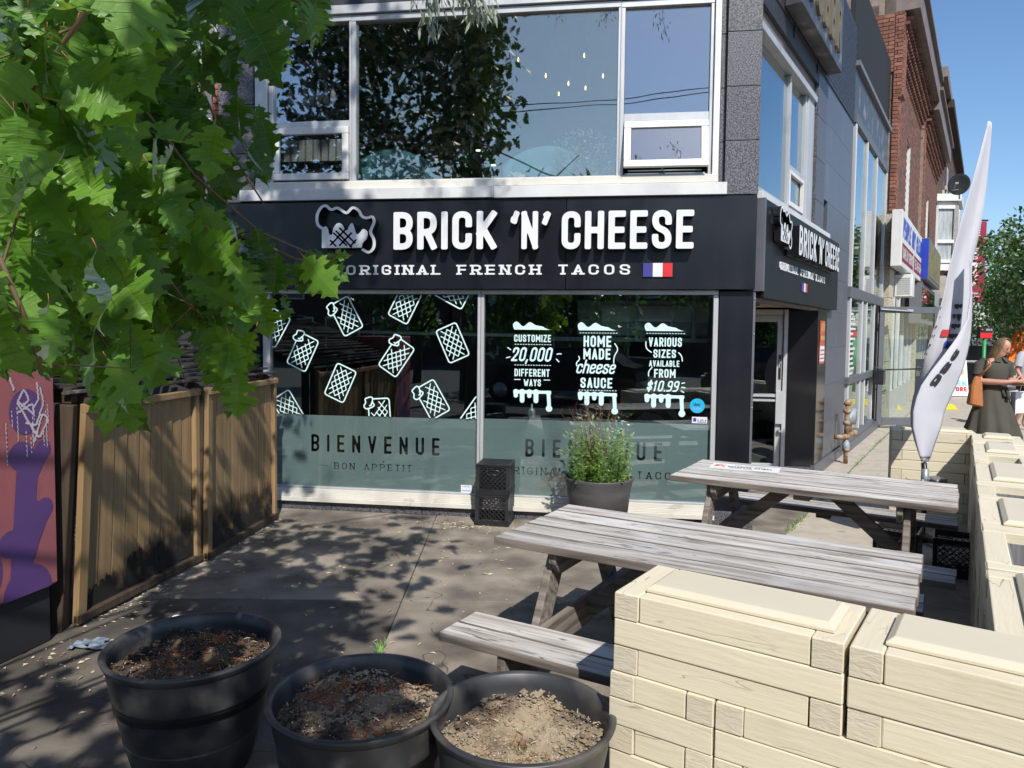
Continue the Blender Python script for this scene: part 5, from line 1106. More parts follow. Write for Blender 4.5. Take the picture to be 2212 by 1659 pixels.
# soot on the enclosure's lower boards, a thin sooty film with ragged top
def soot(a, b_, lean, prof, nm):
    e = (b_ - a).normalized(); nrm = Vector((e.y, -e.x, 0)); L = (b_ - a).length; mb = MB(); n = 90; P_ = []
    for i in range(n + 1):
        s = L * i / n; hz = prof(i / n) * (1 + .12 * sin(i * 1.7) + .1 * sin(i * 3.1))
        P_.append((s, max(.02, hz)))
    for i in range(n):
        q = []
        for (s, z) in ((P_[i][0], .05), (P_[i + 1][0], .05), (P_[i + 1][0], .05 + P_[i + 1][1]), (P_[i][0], .05 + P_[i][1])):
            v = a + e * s + Vector((0, 0, z)) + nrm * (.004 + lean * (1 - s / L) * z / 1.3); q.append(v)
        mb.add(q, [(0, 1, 2, 3)])
    return mb
def sootmat():
    m = bpy.data.materials.new("soot"); m.use_nodes = True; nt = m.node_tree; L = nt.links.new; p = nt.nodes["Principled BSDF"]; p.inputs["Base Color"].default_value = (.012, .010, .009, 1); p.inputs["Roughness"].default_value = .9
    geo = _n(nt, "ShaderNodeNewGeometry"); sp_ = _n(nt, "ShaderNodeSeparateXYZ"); L(geo.outputs["Position"], sp_.inputs[0]); nz = _n(nt, "ShaderNodeTexNoise"); nz.inputs["Scale"].default_value = 9; nz.inputs["Detail"].default_value = 8; L(geo.outputs["Position"], nz.inputs["Vector"])
    a = _n(nt, "ShaderNodeMapRange"); a.inputs[1].default_value = .08; a.inputs[2].default_value = .50; a.inputs[3].default_value = 1.7; a.inputs[4].default_value = .0; L(sp_.outputs[2], a.inputs[0])
    b = _n(nt, "ShaderNodeMath", operation='MULTIPLY'); L(a.outputs[0], b.inputs[0]); c = _n(nt, "ShaderNodeMapRange"); c.inputs[1].default_value = .25; c.inputs[2].default_value = .62; L(nz.outputs[0], c.inputs[0]); L(c.outputs[0], b.inputs[1]); b.use_clamp = True; L(b.outputs[0], p.inputs["Alpha"]); return m
M['soot'] = sootmat()
soot(fp[0], fp[1], .085, lambda t: .10 + .32 * t, 0).build("soot_stain", M['soot'], en); soot(fp[2], fp[3], .02, lambda t: .38 - .08 * t, 0).build("soot_stain", M['soot'], en)

# ------------------------------------------------------------------ painted utility cabinet at the left edge
ub_ = thing("utility_cabinet", "pink and purple painted metal cabinet with drippy graffiti on a black base", "cabinet", (-2.525, 4.08, 0), radians(-13))
mb = MB(); cx0, cx1 = -1.1, .0
e1 = Vector((.10, -.99, 0)); 
mb.box(-.6, 0.0, -.9, 0, .32, 1.66); mb.build("cabinet", M['pink'], ub_, .012)
mb = MB(); mb.box(-.57, -.03, -.87, -.03, 0, .318); mb.build("base", M['blackbase'], ub_, .006)
def on_face(Y, Z): return (0.0015, -.75 + Y, Z)   # right face, Y from the camera side
# two faces show: the one turned to the camera (y=-.75) and the right one (x=0)
def cabshape(mb, f, bnd, h, face):
    if face == 0: shape(mb, f, bnd, h, tf=lambda a, y, b: (a, -.902, b))
    else: shape(mb, f, bnd, h, tf=lambda a, y, b: (.002, a, b))
def purple(X, Y):
    d = seg_d(X, Y, (-.19, .98), (-.24, .45)) - .065
    for c, r in (((-.225, 1.07), .075), ((-.085, 1.09), .042), ((-.08, .77), .042), ((-.20, .33), .15), ((-.30, .62), .07), ((-.50, .9), .12), ((-.55, .5), .2)): d = np.minimum(d, np.hypot(X - c[0], Y - c[1]) - r)
    d = smin(d, seg_d(X, Y, (-.20, .55), (-.10, .75)) - .05, .05); d = smin(d, seg_d(X, Y, (-.14, 1.0), (-.09, 1.08)) - .04, .04); d = np.minimum(d, np.hypot((X + .19) * 1.2, Y - 1.30) - .12)
    return np.maximum(np.maximum(d, .322 - Y), np.maximum(X + .001, -X - .88))
for face in (0, 1):
    mb = MB(); off = -.0 if face else -.15
    cabshape(mb, (lambda X, Y: purple(X, Y)) if face else (lambda X, Y: np.maximum(purple(X * 1.0 + .0, Y), -.9 - X)), (-.89, .0, .31, 1.5), .008, face); mb.build("purple_shape", M['purple'], ub_)
random.seed(5); gl = []
for pts in ([(-.24, 1.36), (-.20, 1.42), (-.17, 1.36), (-.22, 1.33)], [(-.24, 1.30), (-.15, 1.34), (-.14, 1.28), (-.24, 1.36)], [(-.24, 1.35), (-.15, 1.20), (-.11, 1.15), (-.05, 1.25), (-.09, 1.28), (-.14, 1.14)], [(-.12, 1.45), (-.11, 1.36), (-.14, 1.32)], [(-.19, 1.24), (-.13, 1.22), (-.08, 1.34), (-.10, 1.42)], [(-.29, 1.5), (-.26, 1.42)]): gl.append(rp(pts, .015))
dr_ = []
for k in range(11): x = random.uniform(-.32, -.05); z = random.uniform(1.16, 1.35); dr_.append([(x, z), (x + .004, z - random.uniform(.06, .22))])
for face in (0, 1):
    mb = MB(); f = lambda X, Y: np.minimum(stroke_sdf(X, Y, gl, .011, False), stroke_sdf(X, Y, dr_, .005, False)) + .003 * np.sin(X * 300) * np.sin(Y * 260)
    if face: shape(mb, f, (-.40, -.02, .8, 1.6), .004, tf=lambda a, y, b: (.004, a, b))
    else: shape(mb, f, (-.40, -.02, .8, 1.6), .006, tf=lambda a, y, b: (a, -.904, b))
    mb.build("graffiti", M['chalk'], ub_)
bx = thing("green_bin", "sliver of a dark green bin at the bottom left corner", "bin", (-1.70, 2.02, 0), .1)
mb = MB(); mb.lathe([(0, 0), (.20, 0), (.235, .55), (.24, .56), (.22, .57), (0, .58)], 28, c=(-.12, 0, 0)); mb.build("bin_body", mat("dark_green_plastic", (.02, .07, .04), rough=.5), bx)
# ------------------------------------------------------------------ litter on the patio
random.seed(77); lt = MB()
def litter(x, y, s_=1):
    a = random.uniform(0, 6.3); l = random.uniform(.02, .055) * s_; w_ = l * random.uniform(.10, .2); d = Vector((cos(a), sin(a), 0)); n_ = Vector((-sin(a), cos(a), 0)); z = .004; cu = random.uniform(-.3, .3) * l
    P_ = [Vector((x, y, z)), Vector((x, y, z + random.uniform(.002, .008))) + d * l * .4 + n_ * (w_ + cu), Vector((x, y, z + .001)) + d * l + n_ * cu * .4, Vector((x, y, z)) + d * l * .4 + n_ * (cu - w_)]
    lt.add(P_, [(0, 1, 2, 3)])
for _ in range(170): litter(random.uniform(-2.3, .0), random.uniform(5.2, 6.75))
for _ in range(120): litter(random.uniform(-2.2, .9), random.uniform(3.0, 5.2))
for _ in range(150): litter(random.gauss(-.35, .28), random.uniform(6.45, 6.72), .9)
for _ in range(330): t = random.random(); p = fp[0].lerp(fp[3], t); litter(p.x + abs(random.gauss(.04, .10)), p.y + random.gauss(0, .05), .8)
for _ in range(90): litter(random.gauss(-2.30, .16), random.gauss(3.75, .2), .7)
for _ in range(16): litter(random.uniform(-2.2, -1.2), random.uniform(1.9, 3.0), .8)
tag(lt.build("leaf_litter", M['straw']), "pale dry leaf and seed litter scattered over the patio slabs", "leaf litter", kind="stuff")
for i, (x, y, s_, nm) in enumerate(((-2.28, 3.98, .1, "crumpled blue and white wrapper lying at the foot of the brown boards"), (-1.98, 4.35, .05, "small crumpled white paper scrap near the brown bin enclosure"), (-1.82, 1.98, .05, "torn white paper scrap on the dark ground at the bottom left"))):
    mb = MB(); n = 7; vs = [(x + (a / n - .5) * s_ * 2.2, y + (b / n - .5) * s_ * 1.4, .006 + random.uniform(0, .018)) for a in range(n + 1) for b in range(n + 1)]
    mb.add(vs, [(a * (n + 1) + b, a * (n + 1) + b + 1, (a + 1) * (n + 1) + b + 1, (a + 1) * (n + 1) + b) for a in range(n) for b in range(n) if random.random() < .85]); tag(mb.build("paper_scrap", M['paper'] if i else mat("blue_white_wrapper", (.22, .27, .34), (.10, .12, .16), 30)), nm, "litter")
# ------------------------------------------------------------------ neighbours along the street (frames: X along the street, -Y towards it)
def sthing(name, label, cat, s=0, out=0, z=0, group=None, rz=0): return thing(name, label, cat, Sw(s, out, z), SR + rz, group)
gb = sthing("glass_front_building", "two storey shop with tall silver window mullions and grey panels beside the granite wall", "building")
def P(mb, name, mt, parent, bevel=0, **k): return mb.build(name, mt, parent, bevel, **k)
mb = MB(); mb.box(5.16, 9.3, -.06, .12, 0, .14); P(mb, "plinth", M['granite_dark'], gb, .004)
mb = MB(); mb.box(5.16, 9.4, 5.0, 5.2, 0, 6.2); mb.box(5.14, 5.2, .13, 5.0, 0, 6.2); mb.box(9.3, 9.4, .13, 5.0, 0, 6.2); mb.box(5.2, 9.3, .15, 5, -.05, .1); mb.box(5.2, 9.3, .15, 5, 2.9, 3.0); P(mb, "wall", M['midgrey'], gb)
mb = MB(); mb.box(5.16, 9.3, .0, .12, 4.96, 5.62); P(mb, "fascia_panel", M['bronze'], gb)
mb = MB(); mb.box(5.14, 9.32, -.06, .14, 5.62, 5.69); P(mb, "coping", M['greycornice'], gb)
mb = MB(); mb.box(5.3, 9.9, .05, .12, 5.70, 7.1); P(mb, "tarp", M['tarp'], gb)
mb = MB(); mb.box(5.16, 9.35, .12, 5.0, 6.0, 6.2); P(mb, "roof", M['dark'], gb)
for q in ((5.16, 9.2, -.035, 4.82, 4.955), (5.16, 9.2, -.04, 2.30, 2.46), (5.16, 8.05, -.05, 1.02, 1.13), (5.16, 8.05, -.05, .142, .24)):
    mb = MB(); mb.box(q[0], q[1], q[2], .06, q[3], q[4]); P(mb, "transom", M['greyframe'], gb, .004)
for s, z0, z1 in ((5.20, .24, 4.82), (6.42, .24, 4.82), (7.62, 2.46, 4.82), (9.05, 2.46, 4.82), (6.95, .24, 2.30), (7.95, .24, 2.30), (9.15, 0, 2.3)):
    for dx in (0, .055): mb = MB(); mb.box(s + dx, s + dx + .04, -.03, .05, z0 + .001, z1 - .001); P(mb, "mullion", M['whiteframe'] if dx else M['silver'], gb, .004)
for a, b_, z0, z1 in ((5.30, 6.42, 2.46, 4.82), (6.52, 7.62, 2.46, 4.82), (7.72, 9.05, 2.46, 4.82), (5.30, 6.42, 1.13, 2.3), (6.52, 6.95, 1.13, 2.3), (7.05, 7.95, 1.13, 2.3), (5.30, 6.42, .24, 1.02), (6.52, 6.95, .24, 1.02), (7.05, 7.95, .24, 1.02)):
    mb = MB(); mb.box(a + .002, b_ - .002, .0, .008, z0 + .002, z1 - .002); P(mb, "pane", G_FAR, gb)
mb = MB()
for i in range(13): z = 2.05 - i * .075; mb.box(5.42, 5.42 + random.uniform(.25, .5), -.012, -.010, z, z + .035)
P(mb, "window_lettering", M['whiteframe'], gb)
lb = sthing("letter_box", "small black letter box fixed to the silver transom by the glass door", "letter box", 7.95, .1, 1.0)
mb = MB(); mb.box(-.14, .14, -.13, .03, -.12, .13); mb.add([(-.15, -.15, .13), (.15, -.15, .13), (.15, .03, .19), (-.15, .03, .19)], [(0, 1, 2, 3)]); P(mb, "box", M['crate'], lb, .006)
# open door of the glass-front shop (it swings out across the pavement)
hd_ = Vector((6.88, 13.93, 0)); do = thing("open_glass_door", "grey framed glass door standing open across the pavement", "door", hd_, radians(4))
mb = MB(); mb.box(0, .10, -.02, .03, .06, 2.29); mb.box(1.07, 1.17, -.02, .03, .06, 2.29); mb.box(.101, 1.069, -.02, .03, 2.17, 2.29); mb.box(.101, 1.069, -.02, .03, .06, .20); P(mb, "frame", M['greyframe'], do, .004)
mb = MB(); mb.box(.102, 1.068, .0, .006, .20, 2.168); P(mb, "pane", glass("clear_door_glass", (.90, .95, .93), .06), do)
mb = MB(); mb.tube([(-.05, -.06, 1.10), (1.14, -.06, 1.14)], .014, 8); P(mb, "push_bar", M['signblack'], do)
mb = MB(); mb.bar((.0, -.05, 2.24), (.55, -.05, 2.21), .02, .02); mb.box(.5, .62, -.06, -.03, 2.2, 2.24); P(mb, "closer", M['silver'], do)
gmx = sthing("gas_meter", "rusty gas pipes with a grey regulator at the foot of the granite wall", "gas meter", 4.25, .12, 0)
mb = MB(); mb.tube([(0, -.05, .0), (0, -.05, .33)], .030, 10); mb.tube([(0, -.05, .33), (0, -.05, .80), (.03, -.05, .84), (.20, -.05, .84), (.23, -.05, .80), (.23, -.05, .52), (.23, -.05, .40)], .034, 10)
mb.tube([(-.22, .06, .38), (-.16, -.05, .38), (.30, -.05, .38)], .033, 10); mb.tube([(.30, -.05, .38), (.42, -.10, .38)], [.045, .05], 10); P(mb, "pipe", M['gas'], gmx)
mb = MB()
for (x, z) in ((0, .20), (0, .38), (0, .56), (.23, .55), (.23, .38), (0, .72)): mb.tube([(x, -.05, z - .028), (x, -.05, z + .028)], .048, 8)
mb.tube([(0, -.05, .84), (-.001, -.05, .80)], .045, 8); P(mb, "fitting", M['gas'], gmx)
mb = MB(); mb.tube([(.30, -.02, .62), (.30, -.12, .62)], [.12, .11], 18); mb.tube([(.23, -.05, .52), (.23, -.05, .66)], .055, 10); mb.lathe([(0, .08), (.04, .08), (.05, .0), (.02, -.06), (0, -.06)], 12, (.0, -.05, .22)); P(mb, "regulator", M['gasgrey'], gmx)
# brick buildings
def bricks(mb, s0, s1, z0, z1, y=-.012, L=.215, h=.075, d=.012, holes=(), jit=.25):
    r_ = 0; z = z0
    while z < z1 - .02:
        s = s0 - (r_ % 2) * L / 2
        while s < s1:
            a, b_ = max(s, s0), min(s + L, s1)
            if b_ - a > .03 and not any(q[0] < (a + b_) / 2 < q[1] and q[2] < z + h / 2 < q[3] for q in holes):
                dy = random.uniform(0, .004); mb.box(a + .005, b_ - .005, y - dy, y + d, z + .005, min(z + h, z1) - .005)
            s += L
        z += h; r_ += 1
def pieces(parent, s0, s1, z0, z1, y, L=.215, h=.075, face='s', mtl=None):
    r_ = 0; z = z0; k = 0
    while z < z1 - .02:
        s = s0 - (r_ % 2) * L / 2
        while s < s1:
            a, b_ = max(s, s0), min(s + L, s1)
            if b_ - a > .03:
                if face == 's': board(parent, "brick", ((a + b_) / 2, y, z + h / 2), (b_ - a - .012, .03, h - .012), mtl or M['brick'], bevel=0)
                else: board(parent, "brick", (y, (a + b_) / 2, z + h / 2), (b_ - a - .012, .03, h - .012), mtl or M['brick'], (0, 0, pi / 2), bevel=0)
            s += L
        z += h; r_ += 1
def stepped_cornice(parent, s0, s1, z, mtl=M['cornice']):
    mb = MB(); mb.box(s0, s1, -.42, .2, z, z + .5); mb.box(s0 - .02, s1 + .02, -.50, .2, z + .5, z + .58); P(mb, "cornice", mtl, parent)
    mb = MB(); n = int((s1 - s0) / .22)
    for k in range(n):
        for r_ in range(6): a = s0 + (k + .5 * (r_ % 2)) * .22; mb.box(a, a + .10, -.05 - .05 * r_, .02, z - .75 + r_ * .12, z - .75 + r_ * .12 + .06)
    P(mb, "corbel_bricks", M['brickjoin'], parent, kind="stuff")
def arched(parent, s0, s1, z0, z1):
    mb = MB(); mb.box(s0, s1, .10, .16, z0, z1 + .05); mb.box(s1 - .07, s1 - .002, -.012, .0995, z0, z1); g = P(mb, "window", M['whiteframe'], parent)
    mb = MB(); mb.box(s0 + .08, s1 - .08, .085, .095, z0 + .08, z1 - .08); P(mb, "pane", G_FAR, g)
    mb = MB(); mb.box(s0 - .08, s1 + .08, -.05, .08, z0 - .14, z0); P(mb, "sill", M['stone'], g)
def brickbuilding(label, s0, s1, wins, zc, z0=3.2):
    b_ = sthing("brick_building", label, "building", s0, 0, 0, "brick shop buildings along the street"); W_ = s1 - s0
    # wall as pieces around the window openings so that the openings are real
    mb = MB(); hs = [(a - s0, c - s0, d, e) for a, c, d, e in wins]; cur = 0
    for (a, c, d, e) in hs: mb.box(cur, a, .0, .30, z0, zc + .5); mb.box(a, c, .0, .30, z0, d); mb.box(a, c, .0, .30, e, zc + .5); cur = c
    mb.box(cur, W_, .0, .30, z0, zc + .5); mb.box(0, W_, 5.8, 6.0, 0, zc + .5); mb.box(-.0, .25, .3, 5.8, 0, zc + .5); mb.box(W_ - .25, W_, .3, 5.8, 0, zc + .5); mb.box(0, W_, .3, 5.9, zc, zc + .2)
    P(mb, "wall", M['mortar'], b_)
    mb = MB(); bricks(mb, 0, W_, z0, zc - .05, holes=[(a - .02, c + .02, d - .02, e + .02) for a, c, d, e in hs]); P(mb, "brick", M['brickjoin'], b_, kind="stuff")
    for (a, c, d, e) in hs: arched(b_, a, c, d, e)
    stepped_cornice(b_, 0, W_, zc); return b_
B1 = brickbuilding("red brick building with corbelled cornice above the dry cleaner sign", 9.82, 16.6, [(12.85, 13.75, 4.55, 6.25)], 8.05)
B2 = brickbuilding("second red brick building with two tall white windows beyond the dry cleaner", 16.62, 24.0, [(17.0, 17.8, 4.5, 6.1), (19.5, 20.3, 4.5, 6.0)], 7.85)
# end wall and pilaster of the first brick building, brick by brick
pieces(B1, .0, 1.2, 6.9, 8.0, -.02, face='e', L=.215); pieces(B1, -.16, .0, 6.4, 8.0, -.02, face='e'); pieces(B1, -.10, .0, 4.2, 6.4, -.02, face='e')
pieces(B1, .0, .42, 4.2, 6.45, -.10 + .0, face='s', L=.21); pieces(B1, .0, .5, 6.45, 8.0, -.16, face='s', L=.21)
mb = MB(); mb.box(0, .42, -.085, .0, 3.9, 6.45); mb.box(0, .5, -.145, 0, 6.45, 8.03); mb.box(.0, .25, .0, 1.3, 6.0, 8.05); P(mb, "pilaster", M['mortar'], B1)
pieces(B2, .0, .45, 4.2, 7.8, -.10, face='s', L=.22, mtl=M['brick']); mb = MB(); mb.box(0, .45, -.085, .0, 4.0, 7.85); P(mb, "pilaster", M['mortar'], B2)
# ground floor of the cleaners
cl = sthing("dry_cleaner_shop", "dry cleaner shopfront with pebbled stone piers and tall windows", "shopfront", 9.3, 0)
for s0, s1 in ((.0, .70), (6.4, 6.9)):
    z = 0
    for h_ in (.62, .62, .62, .62, .62, .62, .35): mb = MB(); mb.box(s0, s1, -.12, .25, z + .004, z + h_ - .004); P(mb, "stone_block", M['stone'], cl, .004); z += h_
mb = MB(); mb.box(.70, 6.4, -.02, .2, 0, .55); P(mb, "stall_riser", M['palewall'], cl)
mb = MB(); mb.box(.70, 6.4, .25, .3, .55, 3.2); P(mb, "room_back", M['midgrey'], cl)
for s in (.8, 1.9, 3.0, 4.1, 5.2, 6.3): mb = MB(); mb.box(s, s + .07, -.04, .06, .551, 2.85); P(mb, "mullion", M['whiteframe'], cl)
for s in (.87, 1.97, 3.07, 4.17, 5.27): mb = MB(); mb.box(s + .002, s + 1.028, .0, .008, .56, 2.84); P(mb, "pane", G_FAR, cl)
mb = MB(); mb.box(.70, 7.3, -.06, .2, 2.851, 3.30); f_ = P(mb, "fascia_board", M['whiteframe'], cl)
mb = MB(); text(mb, "ALTERATIONS WHILE YOU WAIT", 1.0, 6.1, 2.93, 3.22, y=-.064, res=14); mb.build("fascia_lettering", M['signblue'], f_)
for i in range(1): 
    a_ = sthing("window_air_conditioner", "white window air conditioner sticking out under the cleaner sign", "air conditioner", 10.15, .12, 2.55)
    mb = MB(); mb.box(-.02, .50, -.32, 0, -.02, .42); P(mb, "casing", M['whiteframe'], a_, .01)
    mb = MB()
    for k in range(9): mb.box(-.026, -.021, -.28, -.05, .03 + k * .038, .05 + k * .038)
    P(mb, "grille", M['silver'], a_)
sg = sthing("cleaner_sign", "long white sign with blue and maroon lettering of the dry cleaner", "sign", 8.85, .32, 3.08)
LS = 5.55
mb = MB(); mb.box(-.02, LS + .02, -.02, .16, -.04, 1.0); P(mb, "sign_box", M['whiteframe'], sg, .006)
mb = MB(); text(mb, "PEOPLE DRY CLEANERS", .18, LS - .12, .50, .88, y=-.024, depth=.003, res=18, T=.2, slant=.12); P(mb, "lettering", M['signblue'], sg)
for a, b_, tx in ((.12, 2.5, "SAME DAY SERVICE"), (2.75, LS - .1, "TEL:416-604-2161")):
    mb = MB(); mb.box(a, b_, -.024, -.021, .06, .40); p_ = P(mb, "maroon_band", M['maroon'], sg); mb = MB(); text(mb, tx, a + .1, b_ - .1, .12, .34, y=-.028, res=14, T=.2); mb.build("band_lettering", M['whiteframe'], p_)
s2_ = sthing("blue_sign", "deep box sign with blue end panel and faded ochre picture", "sign", 13.55, .40, 3.12)
mb = MB(); mb.box(0, 5.0, -.1, .3, -.02, .95); P(mb, "sign_box", M['greycornice'], s2_); mb = MB(); mb.box(-.012, -.001, -.09, .12, .0, .93); P(mb, "end_panel", M['signblue'], s2_)
mb = MB(); mb.box(.3, 4.8, -.11, -.101, .06, .88); P(mb, "picture_panel", M['yellowdim'], s2_)
s3_ = sthing("tilted_glass_sign", "dark framed glazed sign hanging under the blue box sign", "sign", 13.2, .35, 1.95)
mb = MB(); mb.box(0, 5.0, -.05, .2, .1, 1.05); P(mb, "sign_box", M['greycornice'], s3_); mb = MB(); mb.box(.12, 4.9, -.06, -.051, .2, .96); P(mb, "pane", G_FAR, s3_)
sh2 = sthing("corner_store_front", "grey metal shopfront with roller shutter box beyond the cleaner", "shopfront", 16.3, 0)
mb = MB(); mb.box(0, 7.6, .1, .3, 0, 3.2); P(mb, "wall", M['palewall'], sh2); mb = MB(); mb.box(0, 7.6, -.25, .09, 2.75, 3.25); P(mb, "shutter_box", M['silver'], sh2)
for k in range(6): mb = MB(); mb.box(.3 + k * 1.2, 1.35 + k * 1.2, .06, .095, .5, 2.7); w_ = P(mb, "window", M['silver'], sh2); mb = MB(); mb.box(.36 + k * 1.2, 1.29 + k * 1.2, .045, .055, .56, 2.64); P(mb, "pane", G_FAR, w_)
# dark taller building with bay window
B3 = sthing("dark_brick_building", "tall weather-stained dark brick building with a white bay window", "building", 24.05, 0)
mb = MB(); mb.box(0, 18, .0, .3, 0, 10.9); mb.box(0, .3, .3, 6, 0, 10.9); mb.box(0, 18, 5.8, 6, 0, 10.9); mb.box(17.7, 18, .3, 6, 0, 10.9); P(mb, "wall", M['brownwall'], B3)
mb = MB(); bricks(mb, .0, 17.9, 6.5, 10.8, L=.43, h=.15); P(mb, "brick", M['brownwall'], B3, kind="stuff")
pieces(B3, .02, 1.2, 7.9, 10.8, -.02, face='e', L=.30, h=.12)
mb = MB(); mb.box(-.06, 18, -.22, .35, 10.9, 11.25); P(mb, "cornice", M['cornice'], B3); mb = MB(); mb.box(3.0, 17.9, -.32, .0, 10.6, 10.9); P(mb, "eave", M['fencedark'], B3)
for k, s in enumerate((6.5, 9.5)): mb = MB(); mb.box(s, s + .8, -.02, .05, 7.2, 9.0); w_ = P(mb, "window", M['whiteframe'], B3); mb = MB(); mb.box(s + .08, s + .72, -.03, -.021, 7.3, 8.9); P(mb, "pane", G_FAR, w_)
for k in range(7): mb = MB(); mb.cbox((2 + k * 1.7, -.03, 6.9 + (k % 3) * .5), (.5, .12, .16), (0, .2 * (k % 2), 0)); P(mb, "stone_accent", M['stone'], B3)
def bay(parent, s0, s1, z0, z1, out):
    mb = MB(); mb.prism([(s0, 0), (s0 + .35, -out), (s1 - .35, -out), (s1, 0)], z0 - .25, z0); P(mb, "bay_base", M['whiteframe'], parent)
    mb = MB(); mb.prism([(s0, 0), (s0 + .35, -out), (s1 - .35, -out), (s1, 0)], z1, z1 + .15); mb.prism([(s0 - .15, 0), (s0 + .25, -out - .15), (s1 - .25, -out - .15), (s1 + .15, 0)], z1 + .15, z1 + .4)
    b_ = P(mb, "bay_window", M['whiteframe'], parent)
    mb = MB()
    for a, c in (((s0, 0), (s0 + .35, -out)), ((s0 + .35, -out), (s1 - .35, -out)), ((s1 - .35, -out), (s1, 0))):
        A = Vector((a[0], a[1], 0)); Cc = Vector((c[0], c[1], 0)); n = 1 if (Cc - A).length < 1.2 else 2
        for k in range(n + 1): q = A.lerp(Cc, k / n); mb.box(q.x - .07, q.x + .07, q.y - .07, q.y + .07, z0, z1)
        for zz in (z0 + .08, (z0 + z1) / 2 - .25, z1 - .06): mb.bar(A + Vector((0, 0, zz)), Cc + Vector((0, 0, zz)), .08, .12)
    mb.build("frame", M['whiteframe'], b_)
    mb = MB(); i_ = .03; mb.prism([(s0 + .04, 0.02), (s0 + .38, -out + i_), (s1 - .38, -out + i_), (s1 - .04, .02)], z0 + .001, z1 - .001); mb.build("pane", mat("curtained_glass", (.42, .45, .46), (.25, .28, .29), 2, (6, 6, 1), .15), b_)
bay(B3, .6, 3.4, 4.4, 6.5, .62)
mb = MB()
for k in range(14): mb.cbox((1 + random.uniform(0, 2.4), -.25 - random.uniform(0, .4), 4.05 + random.uniform(-.12, .1)), (.5, .2, .05), tuple(random.uniform(-.6, .6) for _ in range(3)))
P(mb, "peeling_soffit", M['cornice'], B3, kind="stuff")
mb = MB(); mb.box(0, 18, -.4, -.001, 3.1, 3.9); P(mb, "canopy", M['palewall'], B3)
for k in range(10): mb = MB(); mb.box(.4 + k * 1.75, 1.7 + k * 1.75, -.05, -.01, .5, 3.0); w_ = P(mb, "window", M['whiteframe'], B3); mb = MB(); mb.box(.5 + k * 1.75, 1.6 + k * 1.75, -.06, -.051, .6, 2.9); P(mb, "pane", G_FAR, w_)
dsh = sthing("satellite_dish", "dark grey satellite dish bracketed high on the dark brick building", "satellite dish", 0, 0, 0)
dsh.location = D(2072, 400, 23); dsh.rotation_euler = (0, 0, radians(-38)); dsh.scale = (.58, .58, .66)
mb = MB(); mb.lathe([(0, 0), (.2, .015), (.4, .06), (.52, .11), (.53, .10), (.4, .045), (.2, .0), (0, -.015)], 32); o = P(mb, "dish", mat("dish_grey", (.03, .034, .037), rough=.8, spec=.1), dsh); o.rotation_euler = (radians(75), 0, 0)
mb = MB(); mb.tube([(0, .3, -.6), (0, .1, -.1)], .035, 8); mb.tube([(0, -.02, -.2), (-.25, -.45, -.28), (-.05, -.55, .0)], .02, 6); mb.cbox((-.03, -.55, .02), (.14, .1, .08)); P(mb, "feed_arm", M['silver'], dsh)
bn = thing("banner_sign", "tall maroon blade sign with white italian lettering behind the flag", "sign", D(2101, 727, 27.5) + Vector((0, 0, -1.75)), radians(3))
bz0, bz1 = D(2101, 652, 27.5).z, D(2101, 478, 27.5).z
mb = MB(); mb.box(-.36, .30, -.1, .1, bz0, bz1); P(mb, "sign_box", M['maroon'], bn, .02)
mb = MB(); dz = (bz1 - bz0) / 13
for i, ch in enumerate("BELLA"): text(mb, ch, -.16, .06, bz1 - (i + 1.2) * dz * 1.05, bz1 - (i + .35) * dz * 1.05, y=-.105, depth=.004, res=16, serif=True, W=.6, T=.14)
for i, ch in enumerate("PIZZA"): text(mb, ch, -.20, .0, bz1 - (i + 6.4) * dz, bz1 - (i + 5.65) * dz, y=-.105, depth=.004, res=16, serif=True, W=.6, T=.14)
text(mb, "Trattoria", -.33, .15, bz0 + dz * 1.25, bz0 + dz * 1.6, y=-.105, depth=.004, res=12); text(mb, "& Bar", -.3, .12, bz0 + dz * .7, bz0 + dz * 1.05, y=-.105, depth=.004, res=12); text(mb, "O", -.13, .03, bz0 + .06, bz0 + dz * .6, y=-.105, depth=.004, res=12)
P(mb, "lettering", M['whiteframe'], bn)
mb = MB(); mb.tube([(-.36, 0, bz1 + .05), (.4, 0, bz1 + .05)], .03, 6); P(mb, "bracket", M['signblack'], bn)
# further houses
for i, (s0, s1, zt, mtl, lab) in enumerate(((42.2, 58, 7.4, 'brownwall', "brown brick house with two white bay windows far along the street"), (58.2, 78, 7.2, 'brickjoin', "red brick terrace with white pipe far along the street"), (78.2, 120, 6.6, 'palewall', "pale far building closing the view beneath the trees"))):
    h_ = sthing("far_building", lab, "building", s0, 0); W_ = s1 - s0
    mb = MB(); mb.box(0, W_, 0, 8, 0, zt); P(mb, "wall", M[mtl], h_); mb = MB(); mb.box(-.1, W_, -.35, 8, zt, zt + .3); P(mb, "roof", M['fencedark'], h_)
    mb = MB(); mb.box(0, W_, -.3, -.001, 2.8, 3.6); P(mb, "shop_fascia", M['palewall'], h_)
    for k in range(int(W_ / 3.2)):
        if i < 2: bay(h_, .6 + k * 3.6, 2.8 + k * 3.6, 4.2, 6.2, .7)
        mb = MB(); mb.box(.5 + k * 3.2, 3.0 + k * 3.2, -.06, -.01, .4, 2.7); w_ = P(mb, "window", M['whiteframe'], h_); mb = MB(); mb.box(.6 + k * 3.2, 2.9 + k * 3.2, -.07, -.061, .5, 2.6); P(mb, "pane", G_FAR, w_)
